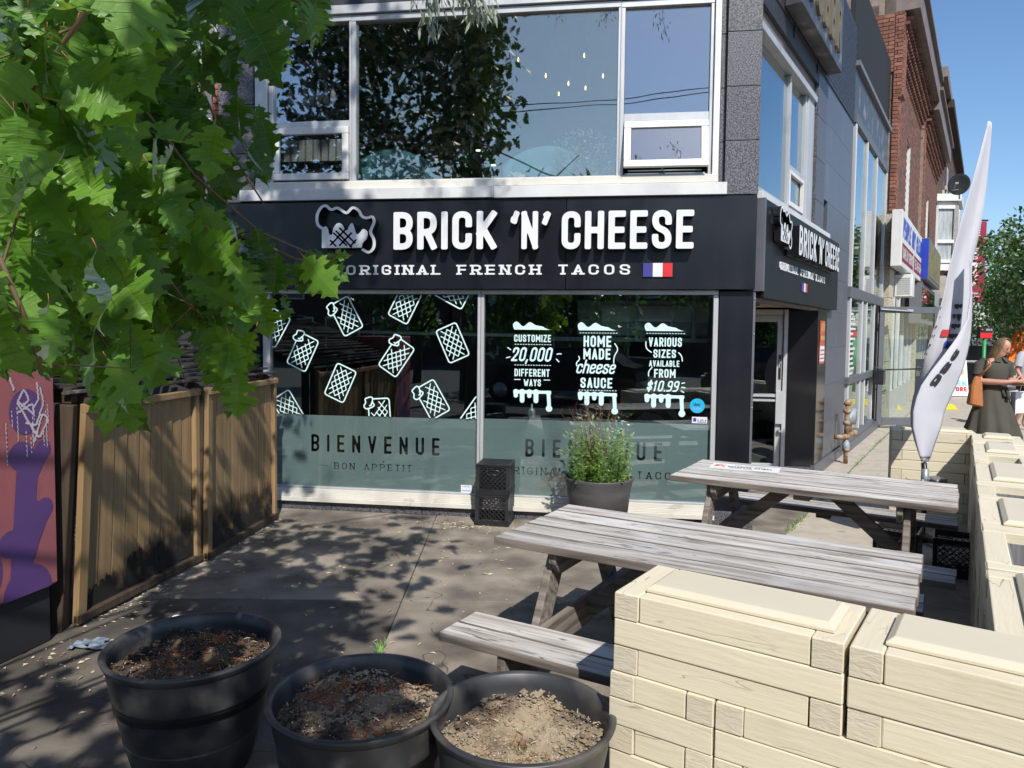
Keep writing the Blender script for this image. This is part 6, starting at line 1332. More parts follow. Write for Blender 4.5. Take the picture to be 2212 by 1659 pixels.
# shop sign with red panel
p_ = D(2127, 728, 21); vs_ = thing("hanging_shop_sign", "black hanging shop sign with orange logo above a red panel", "sign", (p_.x, p_.y, 0), radians(4))
za, zb_ = D(2127, 707, 21).z, D(2127, 719, 21).z; zc_ = D(2127, 730, 21).z
mb = MB(); mb.box(-.19, .19, -.06, .06, zc_ - .02, za + .01); P(mb, "sign_box", M['signblack'], vs_); mb = MB(); mb.box(-.18, .17, -.07, -.061, zc_, zb_); P(mb, "red_panel", M['brightred'], vs_)
mb = MB(); text(mb, "/BOLD", -.06, .17, (za + zb_) / 2 - .02, (za + zb_) / 2 + .04, y=-.068, res=12); P(mb, "lettering", M['silver'], vs_); mb = MB(); mb.lathe([(0, 0), (.04, 0), (0, .03)], 12, (-.13, -.064, (za + zb_) / 2)); P(mb, "logo", M['orange'], vs_)
mb = MB(); mb.tube([(.0, 0, 0), (0, 0, zc_)], .05, 8); P(mb, "post", M['green'], vs_)
# red brick neighbour on the left, behind the oak
nb = thing("brick_neighbour", "red brick house seen in gaps between the oak leaves at the left", "building", Fw(-5.04, -.25), FR)
mb = MB(); mb.box(-7, -.0, .02, .3, 0, 7); mb.box(-7, -6.8, .3, 6, 0, 7); mb.box(-.2, 0, .3, 5.9, 0, 7); mb.box(-6.8, -.2, 5.7, 5.9, 0, 7); P(mb, "wall", M['mortar_dark'], nb)
mb = MB(); bricks(mb, -6.9, -.02, 2.6, 6.9, y=-.0, L=.215, h=.07, holes=[(-1.05, -.12, 4.45, 6.3), (-3.6, -2.4, 4.3, 5.9)]); P(mb, "brick", M['brick'], nb, kind="stuff")
for a, c, d, e in ((-1.0, -.15, 4.5, 6.2), (-3.5, -2.5, 4.4, 5.8)):
    mb = MB(); mb.box(a, c, .0, .05, d, e); w_ = P(mb, "window", M['whiteframe'], nb); mb = MB(); mb.box(a + .07, c - .07, -.012, -.002, d + .07, e - .07); P(mb, "pane", G_FAR, w_)
    mb = MB(); mb.box(a - .05, c + .05, -.08, .02, d - .14, d); P(mb, "sill", M['stone'], w_)
mb = MB(); mb.box(-7, -.02, -.2, .0, 0, 2.55); P(mb, "shopfront", M['dark'], nb)
hp = thing("heat_pump", "pale metal air conditioning box mounted on the brick wall behind the oak leaves", "air conditioner", Fw(-5.35, .0, 3.45), FR)
mb = MB(); mb.box(-.42, .25, -.3, .0, 0, .62); P(mb, "casing", M['silver'], hp, .01); mb = MB(); mb.tube([(.27, -.1, .3), (.3, -.1, .0), (.22, -.1, -.5)], .012, 6); P(mb, "hose", M['whiteframe'], hp)
# A-frames, stand, yellow chocks
def aframe(name, label, cat, c, w_, h_, rz, mt, ex=None):
    t = thing(name, label, cat, (c.x, c.y, 0), rz)
    for s_ in (-1, 1): mb = MB(); mb.box(-w_ / 2, w_ / 2, -.015, .015, 0, h_); o = P(mb, "panel", M[mt], t, .004); o.rotation_euler = (s_ * .16, 0, 0); o.location = (0, s_ * .17, .02)
    return t
cb_ = G(2060, 856); bs = aframe("beer_store_sign", "pale blue pavement sign reading BEER STORE in blue and red letters", "sandwich board", cb_, .66, 1.05, radians(2), 'lightblue')
bs.children[0].data.materials[0] = M['paper']
def tilt(x, y, z): a = -.16 * -1; return (x, -.17 + .02 + (-.02) + (z) * .16 + y, z * .99 + .02)
mb = MB(); text(mb, "BEER", -.28, .28, .30, .44, tf=tilt, y=-.022, res=16, T=.2); P(mb, "blue_lettering", M['lightblue'], bs)
mb = MB(); text(mb, "STORE", -.28, .28, .14, .27, tf=tilt, y=-.022, res=16, T=.2); P(mb, "red_lettering", M['brightred'], bs)
mb = MB()
for (a, b_, r_) in ((-.12, .78, .09), (.14, .70, .1), (.05, .88, .06), (-.2, .62, .06)): n = 18; mb.add([tilt(a + r_ * cos(6.283 * k / n), -.02, b_ + r_ * .8 * sin(6.283 * k / n)) for k in range(n)], [tuple(range(n))])
P(mb, "food_picture", M['tan'], bs)
cb2 = G(1990, 862); bk = aframe("book_sign", "black pavement sign of a second hand book shop with gold lettering", "sandwich board", cb2, .62, 1.1, radians(5), 'signblack')
mb = MB(); text(mb, "Second", -.20, .20, .80, .90, tf=tilt, y=-.024, res=14); text(mb, "BOOK", -.22, .22, .64, .77, tf=tilt, y=-.024, res=16, serif=True); P(mb, "lettering", M['gold'], bk)
c3 = G(2110, 840); bst = thing("black_pavement_stand", "black canvas screen over a low rack behind the woman", "stand", (c3.x, c3.y, 0), radians(3))
mb = MB(); mb.box(-.6, .62, -.03, .03, .95, 1.45); P(mb, "screen", M['signblack'], bst); mb = MB(); mb.box(-.58, .6, -.25, .25, .15, .85); P(mb, "rack", M['dark'], bst); mb = MB(); [mb.box(x - .02, x + .02, -.03, .03, 0, .96) for x in (-.55, .57)]; P(mb, "post", M['signblack'], bst)
for i, (q, L, rz, lab) in enumerate((((1915, 884), .62, -.2, "yellow wheel chock lying behind the open glass door"), ((2035, 884), .62, -.12, "yellow wheel chock lying on the pavement right of the flag"))):
    c = G(*q); y_ = thing("wheel_chock", lab, "chock", (c.x, c.y, 0), rz, "yellow wheel chocks")
    mb = MB(); mb.prism([(-L / 2, 0), (L / 2, 0), (L / 2 - .08, .12), (-L / 2 + .06, .16)], -.11, .11); o = P(mb, "block", M['yellow'], y_, .01); o.rotation_euler = (pi / 2, 0, 0)
mt_ = thing("door_mat", "grey ribbed mat lying in the doorway behind the open glass door", "mat", Sw(9.9, .6, 0), SR); mb = MB()
for k in range(10): mb.box(-.5, .5, -.3 + k * .06, -.3 + k * .06 + .05, 0, .012)
P(mb, "rib", M['greycornice'], mt_)
# orange umbrellas, white car
for i, (q, dep) in enumerate((((2203, 727), 23), ((2240, 727), 26))):
    c = D(*q, dep); u_ = thing("patio_umbrella", "closed orange patio umbrella %s" % ("behind the woman's head" if i == 0 else "at the right edge of the photo"), "umbrella", (c.x, c.y, 0)); n = 16; vs = []; fs = []
    for j, (r_, z) in enumerate(((.02, 2.02), (.10, 1.9), (.22, 1.55), (.34, 1.15), (.40, .95))):
        for k in range(n): a = 2 * pi * k / n; rr = r_ * (1 + (.28 if k % 2 else -.22) * min(1, j / 2)); vs.append((rr * cos(a), rr * sin(a), z))
    for j in range(4):
        for k in range(n): fs.append((j * n + k, j * n + (k + 1) % n, (j + 1) * n + (k + 1) % n, (j + 1) * n + k))
    mb = MB(); mb.add(vs, fs); P(mb, "canopy", M['orange'], u_); mb = MB(); mb.tube([(0, 0, 0), (0, 0, 2.08)], .025, 8); mb.lathe([(0, 0), (.25, 0), (.25, .05), (0, .08)], 16); P(mb, "pole", M['whiteframe'], u_)
def car(name, label, loc, rz, paint):
    c = thing(name, label, "car", loc, rz); S_ = 4.5; prof = [(-2.2, .35), (-2.25, .62), (-2.1, .85), (-1.45, .98), (-.75, 1.02), (-.15, 1.45), (1.25, 1.48), (1.9, 1.05), (2.2, .98), (2.25, .6), (2.2, .35)]
    mb = MB(); vs = []; n = len(prof)
    for y, k in ((-.86, 1), (-.9, 0), (.9, 0), (.86, 1)):
        for x, z in prof: vs.append((x, y * (.80 if z > 1.1 else 1) if k else y * (.83 if z > 1.1 else 1), z + (0 if not k else (-.02 if z > 1 else 0))))
    fs = [tuple(reversed(range(n))), tuple(range(3 * n, 4 * n))]
    for j in range(3):
        for i in range(n): fs.append((j * n + i, j * n + (i + 1) % n, (j + 1) * n + (i + 1) % n, (j + 1) * n + i))
    mb.add(vs, fs); P(mb, "body", M[paint], c, .04)
    for s_ in (-1, 1):
        mb = MB(); mb.add([(-.62, s_ * .845, 1.03), (1.55, s_ * .835, 1.06), (1.15, s_ * .755, 1.41), (-.12, s_ * .755, 1.39)], [(0, 1, 2, 3)]); P(mb, "side_glass", M['black_gloss'], c)
        for x in (-1.4, 1.4): mb = MB(); mb.tube([(x, s_ * .70, .33), (x, s_ * .91, .33)], .33, 22); w_ = P(mb, "wheel", M['rubber'], c); mb = MB(); mb.tube([(x, s_ * .905, .33), (x, s_ * .925, .33)], .20, 14); mb.build("rim", M['silver'], w_)
        mb = MB(); mb.cbox((-2.2, s_ * .6, .72), (.1, .35, .13)); P(mb, "headlight", M['whiteframe'], c)
    mb = MB(); mb.add([(-.72, -.70, 1.05), (-.72, .70, 1.05), (-.19, .62, 1.43), (-.19, -.62, 1.43)], [(0, 1, 2, 3)]); mb.v = [(x - .02, y, z + .015) for x, y, z in mb.v]; P(mb, "windscreen", M['black_gloss'], c); return c
cp = G(2150, 790); 
car("parked_car", "white car parked at the kerb far behind the woman", Sw(27, 5.6, -.13), SR, 'carwhite')
car("parked_car", "dark car parked across the road behind the camera, mirrored in the shop glass", (-2.6, -6.2, -.13), .05, 'cardark'); car("parked_car", "second dark car parked behind the camera, mirrored in the right window", (3.4, -7.0, -.13), .03, 'cardark')
# buildings and street across the road (they show in the glass)
for i, (x0, x1, zt, mtl) in enumerate(((-30, -13, 6.5, 'brownwall'), (-12.8, 2, 5.5, 'brickjoin'), (2.2, 18, 6.0, 'palewall'))):
    h_ = thing("opposite_building", ("brown brick", "red brick", "pale stucco")[i] + " building across the road behind the camera", "building", (x0, -24, -.13)); W_ = x1 - x0
    mb = MB(); mb.box(0, W_, -8, 0, 0, zt); P(mb, "wall", M[mtl], h_)
    for k in range(int(W_ / 3)):
        mb = MB(); mb.box(.5 + k * 3, 2.7 + k * 3, .0, .06, .6, 2.6); w_ = P(mb, "window", M['whiteframe'], h_); mb = MB(); mb.box(.6 + k * 3, 2.6 + k * 3, .061, .07, .7, 2.5); P(mb, "pane", M['black_gloss'], w_)
        mb = MB(); mb.box(.9 + k * 3, 2.1 + k * 3, .0, .06, 3.6, 5.0); w_ = P(mb, "window", M['whiteframe'], h_); mb = MB(); mb.box(1.0 + k * 3, 2.0 + k * 3, .061, .07, 3.7, 4.9); P(mb, "pane", M['black_gloss'], w_)
for zz, x in ((6.6, 0), (6.75, 0)):
    mb = MB(); mb.tube([(-30, -13 + x, 9.0 + zz - 6), (0, -9.5, 8.2 + zz - 6), (30, -12, 10.0 + zz - 6)], .014, 5); tag(mb.build("street_wire", M['signblack']), "%s black overhead wire mirrored slanting across the upper window" % ("lower" if zz < 6.7 else "upper"), "wire", "overhead wires")
# ------------------------------------------------------------------ feather flag
fgl = thing("feather_flag", "tall white feather flag printed brickncheese, twisted by the wind, taped to a pole", "flag", (3.50, 6.22, 0))
rows = [(262, 2134, 2140, 0), (300, 2124, 2139, .02), (391, 2100, 2130, .05), (480, 2074, 2119, .08), (576, 2050, 2097, .10), (640, 2037, 2099, .10), (701, 2020, 2098, .08), (740, 2006, 2094, .05), (775, 1996, 2086, 0), (805, 1989, 2077, -.06), (832, 1981, 2064, -.12), (860, 1972, 2052, -.16), (889, 1967, 2040, -.17), (920, 1968, 2031, -.14), (950, 1975, 2022, -.09), (975, 1983, 2013, -.05), (997, 1990, 2006, -.01)]
def flagpt(y, b, off=0.0):
    y = max(262, min(997, y)); i = max(k for k in range(len(rows)) if rows[k][0] <= y); i = min(i, len(rows) - 2); r0, r1 = rows[i], rows[i + 1]; t = (y - r0[0]) / (r1[0] - r0[0])
    L = r0[1] + (r1[1] - r0[1]) * t; R_ = r0[2] + (r1[2] - r0[2]) * t; tw = r0[3] + (r1[3] - r0[3]) * t
    w_ = (R_ - L); dep = 6.2 + tw * (b - .5) * 2 + .03 * sin(b * 6 + y * .010) * min(1, w_ / 60) + .005 * sin(b * 17 - y * .02) * min(1, w_ / 60)
    return D(L + w_ * b, y, dep - off)
def fl_local(p): return p - Vector((3.50, 6.22, 0))
mb = MB(); ny, nb_ = 90, 22; vs = [fl_local(flagpt(262 + (997 - 262) * j / ny, i / nb_)) for j in range(ny + 1) for i in range(nb_ + 1)]
mb.add(vs, [(j * (nb_ + 1) + i, j * (nb_ + 1) + i + 1, (j + 1) * (nb_ + 1) + i + 1, (j + 1) * (nb_ + 1) + i) for j in range(ny) for i in range(nb_)], 0, True)
fo = mb.build("cloth", M['fabric'], fgl); sm_ = fo.modifiers.new("thickness", 'SOLIDIFY'); sm_.thickness = .003
# a fold of the cloth wrapping forward across the lower part
mb = MB(); fold = [(560, 2096, 2097.5), (640, 2096, 2099.5), (690, 2088, 2098.5), (730, 2066, 2096), (765, 2040, 2089), (800, 2012, 2079), (832, 1990, 2066), (860, 1979, 2053), (890, 1972, 2040), (925, 1972, 2032), (960, 1980, 2018), (990, 1988, 2008)]
def foldpt(y, b, off=0.0):
    i = max(k for k in range(len(fold)) if fold[k][0] <= max(560, y)); i = min(i, len(fold) - 2); a, c = fold[i], fold[i + 1]; t = (y - a[0]) / (c[0] - a[0]); L = a[1] + (c[1] - a[1]) * t; R_ = a[2] + (c[2] - a[2]) * t
    return D(L + (R_ - L) * b, y, 6.2 - .10 + (b - .5) * .12 - .05 * sin(b * 3.1) + (-.13 if y > 800 else -.13 * (y - 560) / 240) - off)
vs = [fl_local(foldpt(560 + 430 * j / 60, i / 14)) for j in range(61) for i in range(15)]
mb.add(vs, [(j * 15 + i, j * 15 + i + 1, (j + 1) * 15 + i + 1, (j + 1) * 15 + i) for j in range(60) for i in range(14)], 0, True); o = mb.build("cloth_fold", M['fabric'], fgl); sm_ = o.modifiers.new("thickness", 'SOLIDIFY'); sm_.thickness = .003
ftf = lambda y0, b0, ky, kb, off: (lambda a, y, b: tuple(fl_local(flagpt(y0 - a * ky, b0 - b * kb, off))))
def flag_word(w_, W, T, gap, tf):
    it, tot = text_items(w_, W, T, gap)
    for ch, gx, gw in it: mb = MB(); text(mb, ch, gx / tot, (gx + gw) / tot, 0, 1, tf=tf, y=0, res=16, W=W, T=T, gap=gap); mb.build("letter", M['ink'], fgl)
flag_word("brickncheese", .60, .18, .12, ftf(895, .72, 895 - 655, .40, .018))
flag_word("FRENCH", .7, .18, .7, ftf(770, .10, 770 - 660, .13, .018))
mb = MB(); text(mb, "BRICK", 0, 1, 0, 1, tf=ftf(800, -.0 + .34, 60, .30, .012), y=0, res=10, T=.22); 
mb = MB(); n = 6
for (y0, y1, b0, b1, nm, mk) in ((712, 727, .24, .46, "red_patch", 'inkred'), (737, 752, .40, .62, "navy_patch", 'signblue')):
    mb = MB(); vs = [fl_local(flagpt(y0 + (y1 - y0) * j / n, b0 + (b1 - b0) * i / n, .012)) for j in range(n + 1) for i in range(n + 1)]; mb.add(vs, [(j * (n + 1) + i, j * (n + 1) + i + 1, (j + 1) * (n + 1) + i + 1, (j + 1) * (n + 1) + i) for j in range(n) for i in range(n)]); mb.build(nm, M[mk], fgl)
def ft2(a, y, b): return tuple(fl_local(foldpt(830 - a * 78 + b * 10, .25 + a * .22 + b * .34 - .05, .012)))
for q_, c_ in enumerate("ase"): mb = MB(); text(mb, c_, q_ * .35, q_ * .35 + .3, 0, 1, tf=ft2, y=0, res=14, W=.62, T=.2, gap=.1); mb.build("letter", M['ink'], fgl)
mb = MB(); pts = [Vector((0, 0, 0)), fl_local(D(1999, 1060, 6.22)), fl_local(D(1996, 1000, 6.20))] + [fl_local(flagpt(y, .985, -.012)) for y in range(990, 255, -25)]
mb.tube(pts[:3], .022, 10); mb.build("pole", M['signblack'], fgl); mb = MB(); mb.tube(pts[2:], .009, 8); mb.build("flag_rod", M['fabric'], fgl)
mb = MB(); q = fl_local(D(1998, 1030, 6.2)); mb.tube([q - Vector((0, 0, .12)), q + Vector((0, 0, .07))], .03, 10)
for k in range(7): mb.cbox(tuple(q + Vector((random.uniform(-.02, .02), -.02, random.uniform(-.12, .06)))), (.04, .01, .025), tuple(random.uniform(-1, 1) for _ in range(3)))
mb.build("tape_wrap", M['galv'], fgl)
mb = MB(); q = fl_local(D(2022, 1044, 6.2)); mb.cbox(tuple(q), (.13, .12, .10), (.1, 0, .4)); mb.build("taped_block", mat("grey_duct_tape", (.16, .17, .18), (.1, .105, .11), 14, rough=.4, bump=.5), fgl, .01)
mb = MB(); mb.box(-.25, .25, -.03, .03, 0, .04); mb.box(-.03, .03, -.25, .25, .041, .08); mb.build("cross_base", M['signblack'], fgl)

# ------------------------------------------------------------------ people
def skin_body(name, parent, chains, mtl, sub=2):
    """chains: list of lists of (x,y,z,r); points with equal position are shared"""
    V = []; E_ = []; Rr = []; key = {}
    def vid(p):
        k = (round(p[0], 4), round(p[1], 4), round(p[2], 4))
        if k not in key: key[k] = len(V); V.append(p[:3]); Rr.append(p[3])
        return key[k]
    for ch in chains:
        ids = [vid(p) for p in ch]
        for a, b in zip(ids[:-1], ids[1:]): E_.append((a, b))
    me = bpy.data.meshes.new(name); me.from_pydata(V, E_, []); o = bpy.data.objects.new(name, me); COL.objects.link(o); o.parent = parent; me.materials.append(mtl)
    sk_ = o.modifiers.new("skin", 'SKIN'); sk_.use_smooth_shade = True; sk_.branch_smoothing = .6
    if not me.skin_vertices: 
        bpy.context.view_layer.objects.active = o
    for i, r in enumerate(Rr): 
        rr = r if isinstance(r, tuple) else (r, r); me.skin_vertices[0].data[i].radius = rr
    me.skin_vertices[0].data[0].use_root = True
    ss_ = o.modifiers.new("sub", 'SUBSURF'); ss_.levels = sub; ss_.render_levels = sub; return o
def hand(wx, wy, wz, d, up, side, s=1.0, curl=.5):
    """chains for a hand: d = pointing direction, up = back of hand, side = thumb side"""
    w = Vector((wx, wy, wz)); d = Vector(d).normalized(); up = Vector(up).normalized(); side = Vector(side).normalized(); ch = []
    palm = w + d * .055 * s; ch.append([(*w, .021), (*palm, .027)])
    for k, (off, ln) in enumerate(((.026, .068), (.009, .076), (-.009, .071), (-.026, .056))):
        b = palm + d * .035 * s + side * off * s; m_ = b + (d * (1 - curl * .3) - up * curl * .5).normalized() * ln * .5 * s; e = m_ + (d * (1 - curl) - up * curl).normalized() * ln * .5 * s
        ch.append([(*palm, .027), (*b, .0095), (*m_, .0085), (*e, .007)])
    b = w + d * .03 * s + side * .032 * s; m_ = b + (d * .6 + side * .6).normalized() * .035 * s; e = m_ + (d * .9 + side * .1).normalized() * .032 * s
    ch.append([(*w, .021), (*b, .011), (*m_, .0105), (*e, .008)]); return ch
wp = D(2138, 1000, 9.9); wm = thing("person", "woman in an olive shirt dress looking down at her phone as she walks", "person", (wp.x, wp.y, 0), 0)
pel = (0, 0, .96, (.15, .11)); chest = (.01, 0, 1.27, (.15, .105)); sh = (.02, .0, 1.40, (.13, .08)); nk = (.05, -.01, 1.475, .052); jaw = (.085, -.035, 1.545, (.062, .070)); hd = (.095, -.015, 1.61, (.078, .090)); ht = (.098, .0, 1.665, (.06, .07))
LS_ = (-.18, .0, 1.385, .055); LE = (-.215, -.03, 1.155, .047); LM = (-.05, -.18, 1.15, .040); LW = (.10, -.27, 1.165, .026)
RS_ = (.20, .03, 1.385, .052); RE = (.24, .02, 1.14, .045); RW = (.26, -.24, 1.14, .026)
ch = [[pel, (0, 0, 1.08, (.135, .10)), chest, sh, nk, jaw, hd, ht], [sh, LS_, (-.205, -.01, 1.27, .052), LE, LM, LW], [sh, RS_, (.225, .03, 1.26, .05), RE, (.25, -.12, 1.13, .036), RW],
      [pel, (-.09, 0, .88, .095), (-.11, -.03, .50, .062), (-.12, .04, .10, .036), (-.12, -.10, .04, .034)], [pel, (.09, 0, .88, .095), (.10, -.10, .50, .062), (.12, .02, .10, .036), (.13, -.12, .04, .034)]]
ch += hand(.10, -.27, 1.165, (1, -.25, .12), (0, -.3, 1), (.1, .3, .9), 1.15, .35); ch += hand(.26, -.24, 1.14, (.15, -1, .1), (.6, 0, -.7), (-.9, 0, .3), 1.1, .6)
body = skin_body("body", wm, ch, M['skin'])
# head details, turned towards the phone
hc = Vector((.097, -.02, 1.60)); HR = Euler((radians(24), 0, radians(24))).to_matrix()
def hp_(x, y, z): return tuple(hc + HR @ Vector((x, y, z)))
mb = MB(); vs = []; fs = []; n = 20; m_ = 14
for j in range(m_ + 1):
    ph = pi * j / m_; z = .115 * cos(ph)
    for k in range(n):
        a = 2 * pi * k / n; r_ = sin(ph); x = .074 * r_ * cos(a); y = .088 * r_ * sin(a); 
        if z < -.02: f_ = 1 - .42 * (-.02 - z) / .1; x *= f_; y = y * (1 - .22 * (-.02 - z) / .1) - .006
        if y < -.03 and abs(x) < .02 and -.045 < z < .01: y -= .016 * (1 - abs(x) / .02)
        if y < -.03 and .005 < z < .03 and .015 < abs(x) < .045: y += .006
        vs.append(hp_(x, y, z))
for j in range(m_):
    for k in range(n): fs.append((j * n + k, (j + 1) * n + k, (j + 1) * n + (k + 1) % n, j * n + (k + 1) % n))
mb.add(vs, fs, 0, True); mb.build("face", M['skin'], wm)
for nm, mt, items in (("eyebrow", 'hair', [(-.03, -.081, .036, .028, .006), (.03, -.081, .036, .028, .006)]), ("eyelid", 'drystem', [(-.03, -.079, .014, .026, .006), (.03, -.079, .014, .026, .006)]), ("lips", 'inkred', [(0, -.086, -.058, .036, .011)]), ("ear_ring", 'paper', [(-.074, .0, -.045, .008, .014)])):
    for (x, y, z, w_, h_) in items:
        mb = MB(); mb.lathe([(0, -1), (.6, -.8), (1, 0), (.6, .8), (0, 1)], 10); mb.v = [hp_(x + a * w_ / 2, y + b * .006, z + c * h_ / 2) for a, b, c in mb.v]; mb.build(nm, M[mt] if nm != "lips" else mat("lip_colour", (.42, .13, .12), rough=.5), wm)
mb = MB(); vs = []; fs = []; n = 26; m_ = 14   # shoulder-length hair: cap plus falling sides
for j in range(m_ + 1):
    t = j / m_
    for k in range(n + 1):
        a = radians(-62 + (360 + 34 - 270) * 0) ; a = radians(-26) + radians(232) * k / n
        if t < .5: ph = t / .5 * pi / 2; r_ = sin(ph); z = .128 * cos(ph); x = .089 * r_ * cos(a); y = .103 * r_ * sin(a) + .006
        else: q = (t - .5) / .5; x = (.089 + .022 * sin(q * 2.4)) * cos(a) * (1 + .02 * sin(k * 2.3)); y = (.103 + .01 * q) * sin(a) + .006; z = -.26 * q * (.85 + .15 * sin(k * 1.3)) 
        rk_ = 1 + .035 * sin(k * 2.1 + j * .4); vs.append(hp_(x * rk_, y * rk_, z))
for j in range(m_):
    for k in range(n): fs.append((j * (n + 1) + k, j * (n + 1) + k + 1, (j + 1) * (n + 1) + k + 1, (j + 1) * (n + 1) + k))
mb.add(vs, fs, 0, True); o = mb.build("hair", M['hair'], wm); s_ = o.modifiers.new("thickness", 'SOLIDIFY'); s_.thickness = .012
mb = MB(); prof = [(.37, .34, -.02, -.05, .30), (.50, .315, -.015, -.05, .28), (.70, .265, -.01, -.03, .23), (.88, .215, .0, .0, .175), (.99, .19, .0, .0, .155), (1.08, .148, .003, .0, .12), (1.115, .135, .005, .0, .112), (1.15, .142, .01, .0, .118), (1.25, .165, .012, -.005, .135), (1.33, .175, .015, .0, .125), (1.385, .19, .02, .0, .105), (1.425, .13, .03, .0, .085), (1.455, .075, .045, .0, .065), (1.48, .072, .05, -.005, .066)]
n = 64; vs = []; fs = []
for j, (z, rx, cx, cy, ry) in enumerate(prof):
    for k in range(n):
        a = 2 * pi * k / n; fd = 1 + (.12 * sin(a * 8 + z * 2.5) + .06 * sin(a * 15 + 1 + z * 4)) * max(0, (1.05 - z)) * 1.35 + .012 * sin(a * 5 + z * 30) * (z > 1.0)
        vs.append((cx + rx * cos(a) * fd, cy + ry * sin(a) * fd, z - (.03 * (cos(a + pi / 2) > .6) if j == len(prof) - 1 else 0) - (.06 * sin(a * 3) if j == 0 else 0)))
for j in range(len(prof) - 1):
    for k in range(n):
        if j >= len(prof) - 3 and abs(((2 * pi * (k + .5) / n - 1.5 * pi + .25))) < .30 + .12 * (j - len(prof) + 3): continue
        fs.append((j * n + k, j * n + (k + 1) % n, (j + 1) * n + (k + 1) % n, (j + 1) * n + k))
mb.add(vs, fs, 0, True)
mb.tube([(-.12, 0, 1.405), (-.19, .0, 1.375), (-.212, -.01, 1.29), (-.222, -.02, 1.235)], [.066, .066, .068, .074], 16, caps=False)
mb.tube([(.13, .01, 1.405), (.205, .03, 1.375), (.232, .03, 1.28), (.238, .03, 1.23)], [.062, .064, .066, .070], 16, caps=False)
o = mb.build("shirt_dress", M['dress'], wm)
mb = MB(); mb.lathe([(.163, 0), (.167, .015), (.163, .035)], 40, (.004, 0, 1.095), sy=.83); mb.tube([(.07, -.135, 1.10), (.09, -.16, 1.02), (.085, -.19, .93)], [.018, .022, .03], 8); mb.tube([(.06, -.135, 1.10), (.03, -.15, 1.03), (.04, -.18, .96)], [.016, .02, .024], 8); mb.build("waist_tie", M['dress'], wm)
mb = MB()
for s_ in (-1, 1):
    mb = MB(); mb.add([(.05, -.07, 1.475), (.05 + s_ * .075, -.03, 1.47), (.05 + s_ * .095, -.10, 1.42), (.05 + s_ * .03, -.115, 1.41)], [(0, 1, 2, 3)]); o = mb.build("collar", M['dress'], wm); sm_ = o.modifiers.new("thickness", 'SOLIDIFY'); sm_.thickness = .006
for x, y in ((-.12, -.08), (.13, -.10)):
    mb = MB(); mb.lathe([(0, 0), (.04, 0), (.045, .03), (.035, .06), (0, .06)], 14, (x, y, 0), sy=2.4); mb.build("shoe", M['leather'], wm)
bg_ = thing("shoulder_bag", "tan leather tote bag hanging from the woman's shoulder", "bag", (wp.x - .28, wp.y - .05, .80)); mb = MB()
vs = [(-.08, -.07, .04), (.10, -.07, -.0), (.10, .06, -.0), (-.08, .06, .04), (-.06, -.05, .28), (.085, -.05, .31), (.085, .03, .31), (-.06, .03, .28), (-.02, -.04, .42), (.06, -.04, .43), (.06, .0, .43), (-.02, .0, .42)]
mb.add(vs, [(0, 3, 2, 1), (0, 1, 5, 4), (1, 2, 6, 5), (2, 3, 7, 6), (3, 0, 4, 7), (4, 5, 9, 8), (5, 6, 10, 9), (6, 7, 11, 10), (7, 4, 8, 11), (8, 9, 10, 11)]); mb.build("pouch", M['leather'], bg_, .025)
mb = MB(); mb.tube([(.02, -.02, .42), (.07, -.10, .50), (.115, -.13, .58), (.135, -.07, .645), (.13, .03, .63), (.08, .06, .5), (.02, .02, .41)], .011, 8); mb.build("strap", M['leather'], bg_)
ph_ = thing("mobile_phone", "dark phone held in the woman's hands", "phone", (wp.x + .25, wp.y - .35, 1.175)); mb = MB(); mb.box(-.04, .04, -.078, .078, -.004, .004); o = mb.build("phone", mat("mauve_phone", (.12, .04, .07), rough=.3), ph_, .003); o.rotation_euler = (.5, .2, -.9)
wb = thing("paper_bag", "white paper shopping bag hanging from the woman's wrist", "bag", (wp.x + .30, wp.y - .12, .74)); mb = MB(); mb.add([(-.10, -.045, 0), (.11, -.045, .01), (.11, .045, .01), (-.10, .045, 0), (-.11, -.05, .28), (.10, -.05, .29), (.10, .05, .29), (-.11, .05, .28)], [(0, 3, 2, 1), (0, 1, 5, 4), (1, 2, 6, 5), (2, 3, 7, 6), (3, 0, 4, 7)]); mb.build("bag", M['paper'], wb)
mb = MB(); mb.tube([(-.06, -.05, .28), (-.04, -.05, .36), (.0, -.06, .40), (.05, -.05, .36), (.06, -.05, .29)], .005, 6); mb.build("cord", M['paper'], wb)
# second pedestrian at the right edge
p2_ = D(2214, 900, 14.0); pm = thing("person", "pedestrian in a grey t-shirt and black shorts, cut by the right edge of the photo", "person", (p2_.x, p2_.y, 0), .4)
ch = [[(0, 0, .95, (.15, .11)), (0, 0, 1.2, (.16, .11)), (0, 0, 1.42, (.15, .08)), (0, 0, 1.5, .055), (0, -.02, 1.58, (.07, .08)), (0, 0, 1.68, (.07, .08))], [(0, 0, 1.42, (.15, .08)), (-.2, 0, 1.4, .05), (-.25, .03, 1.12, .042), (-.22, -.1, .90, .03)], [(0, 0, 1.42, (.15, .08)), (.2, 0, 1.4, .05), (.25, .03, 1.12, .042), (.22, -.1, .9, .03)],
      [(0, 0, .95, (.15, .11)), (-.1, 0, .85, .09), (-.12, -.15, .48, .06), (-.12, -.05, .1, .04), (-.12, -.18, .04, .035)], [(0, 0, .95, (.15, .11)), (.1, 0, .85, .09), (.12, .08, .48, .06), (.12, .25, .12, .04), (.12, .15, .05, .035)]]
ch += hand(-.22, -.1, .90, (0, -.3, -1), (-1, 0, 0), (0, -1, 0), 1, .3) + hand(.22, -.1, .90, (0, -.3, -1), (1, 0, 0), (0, -1, 0), 1, .3)
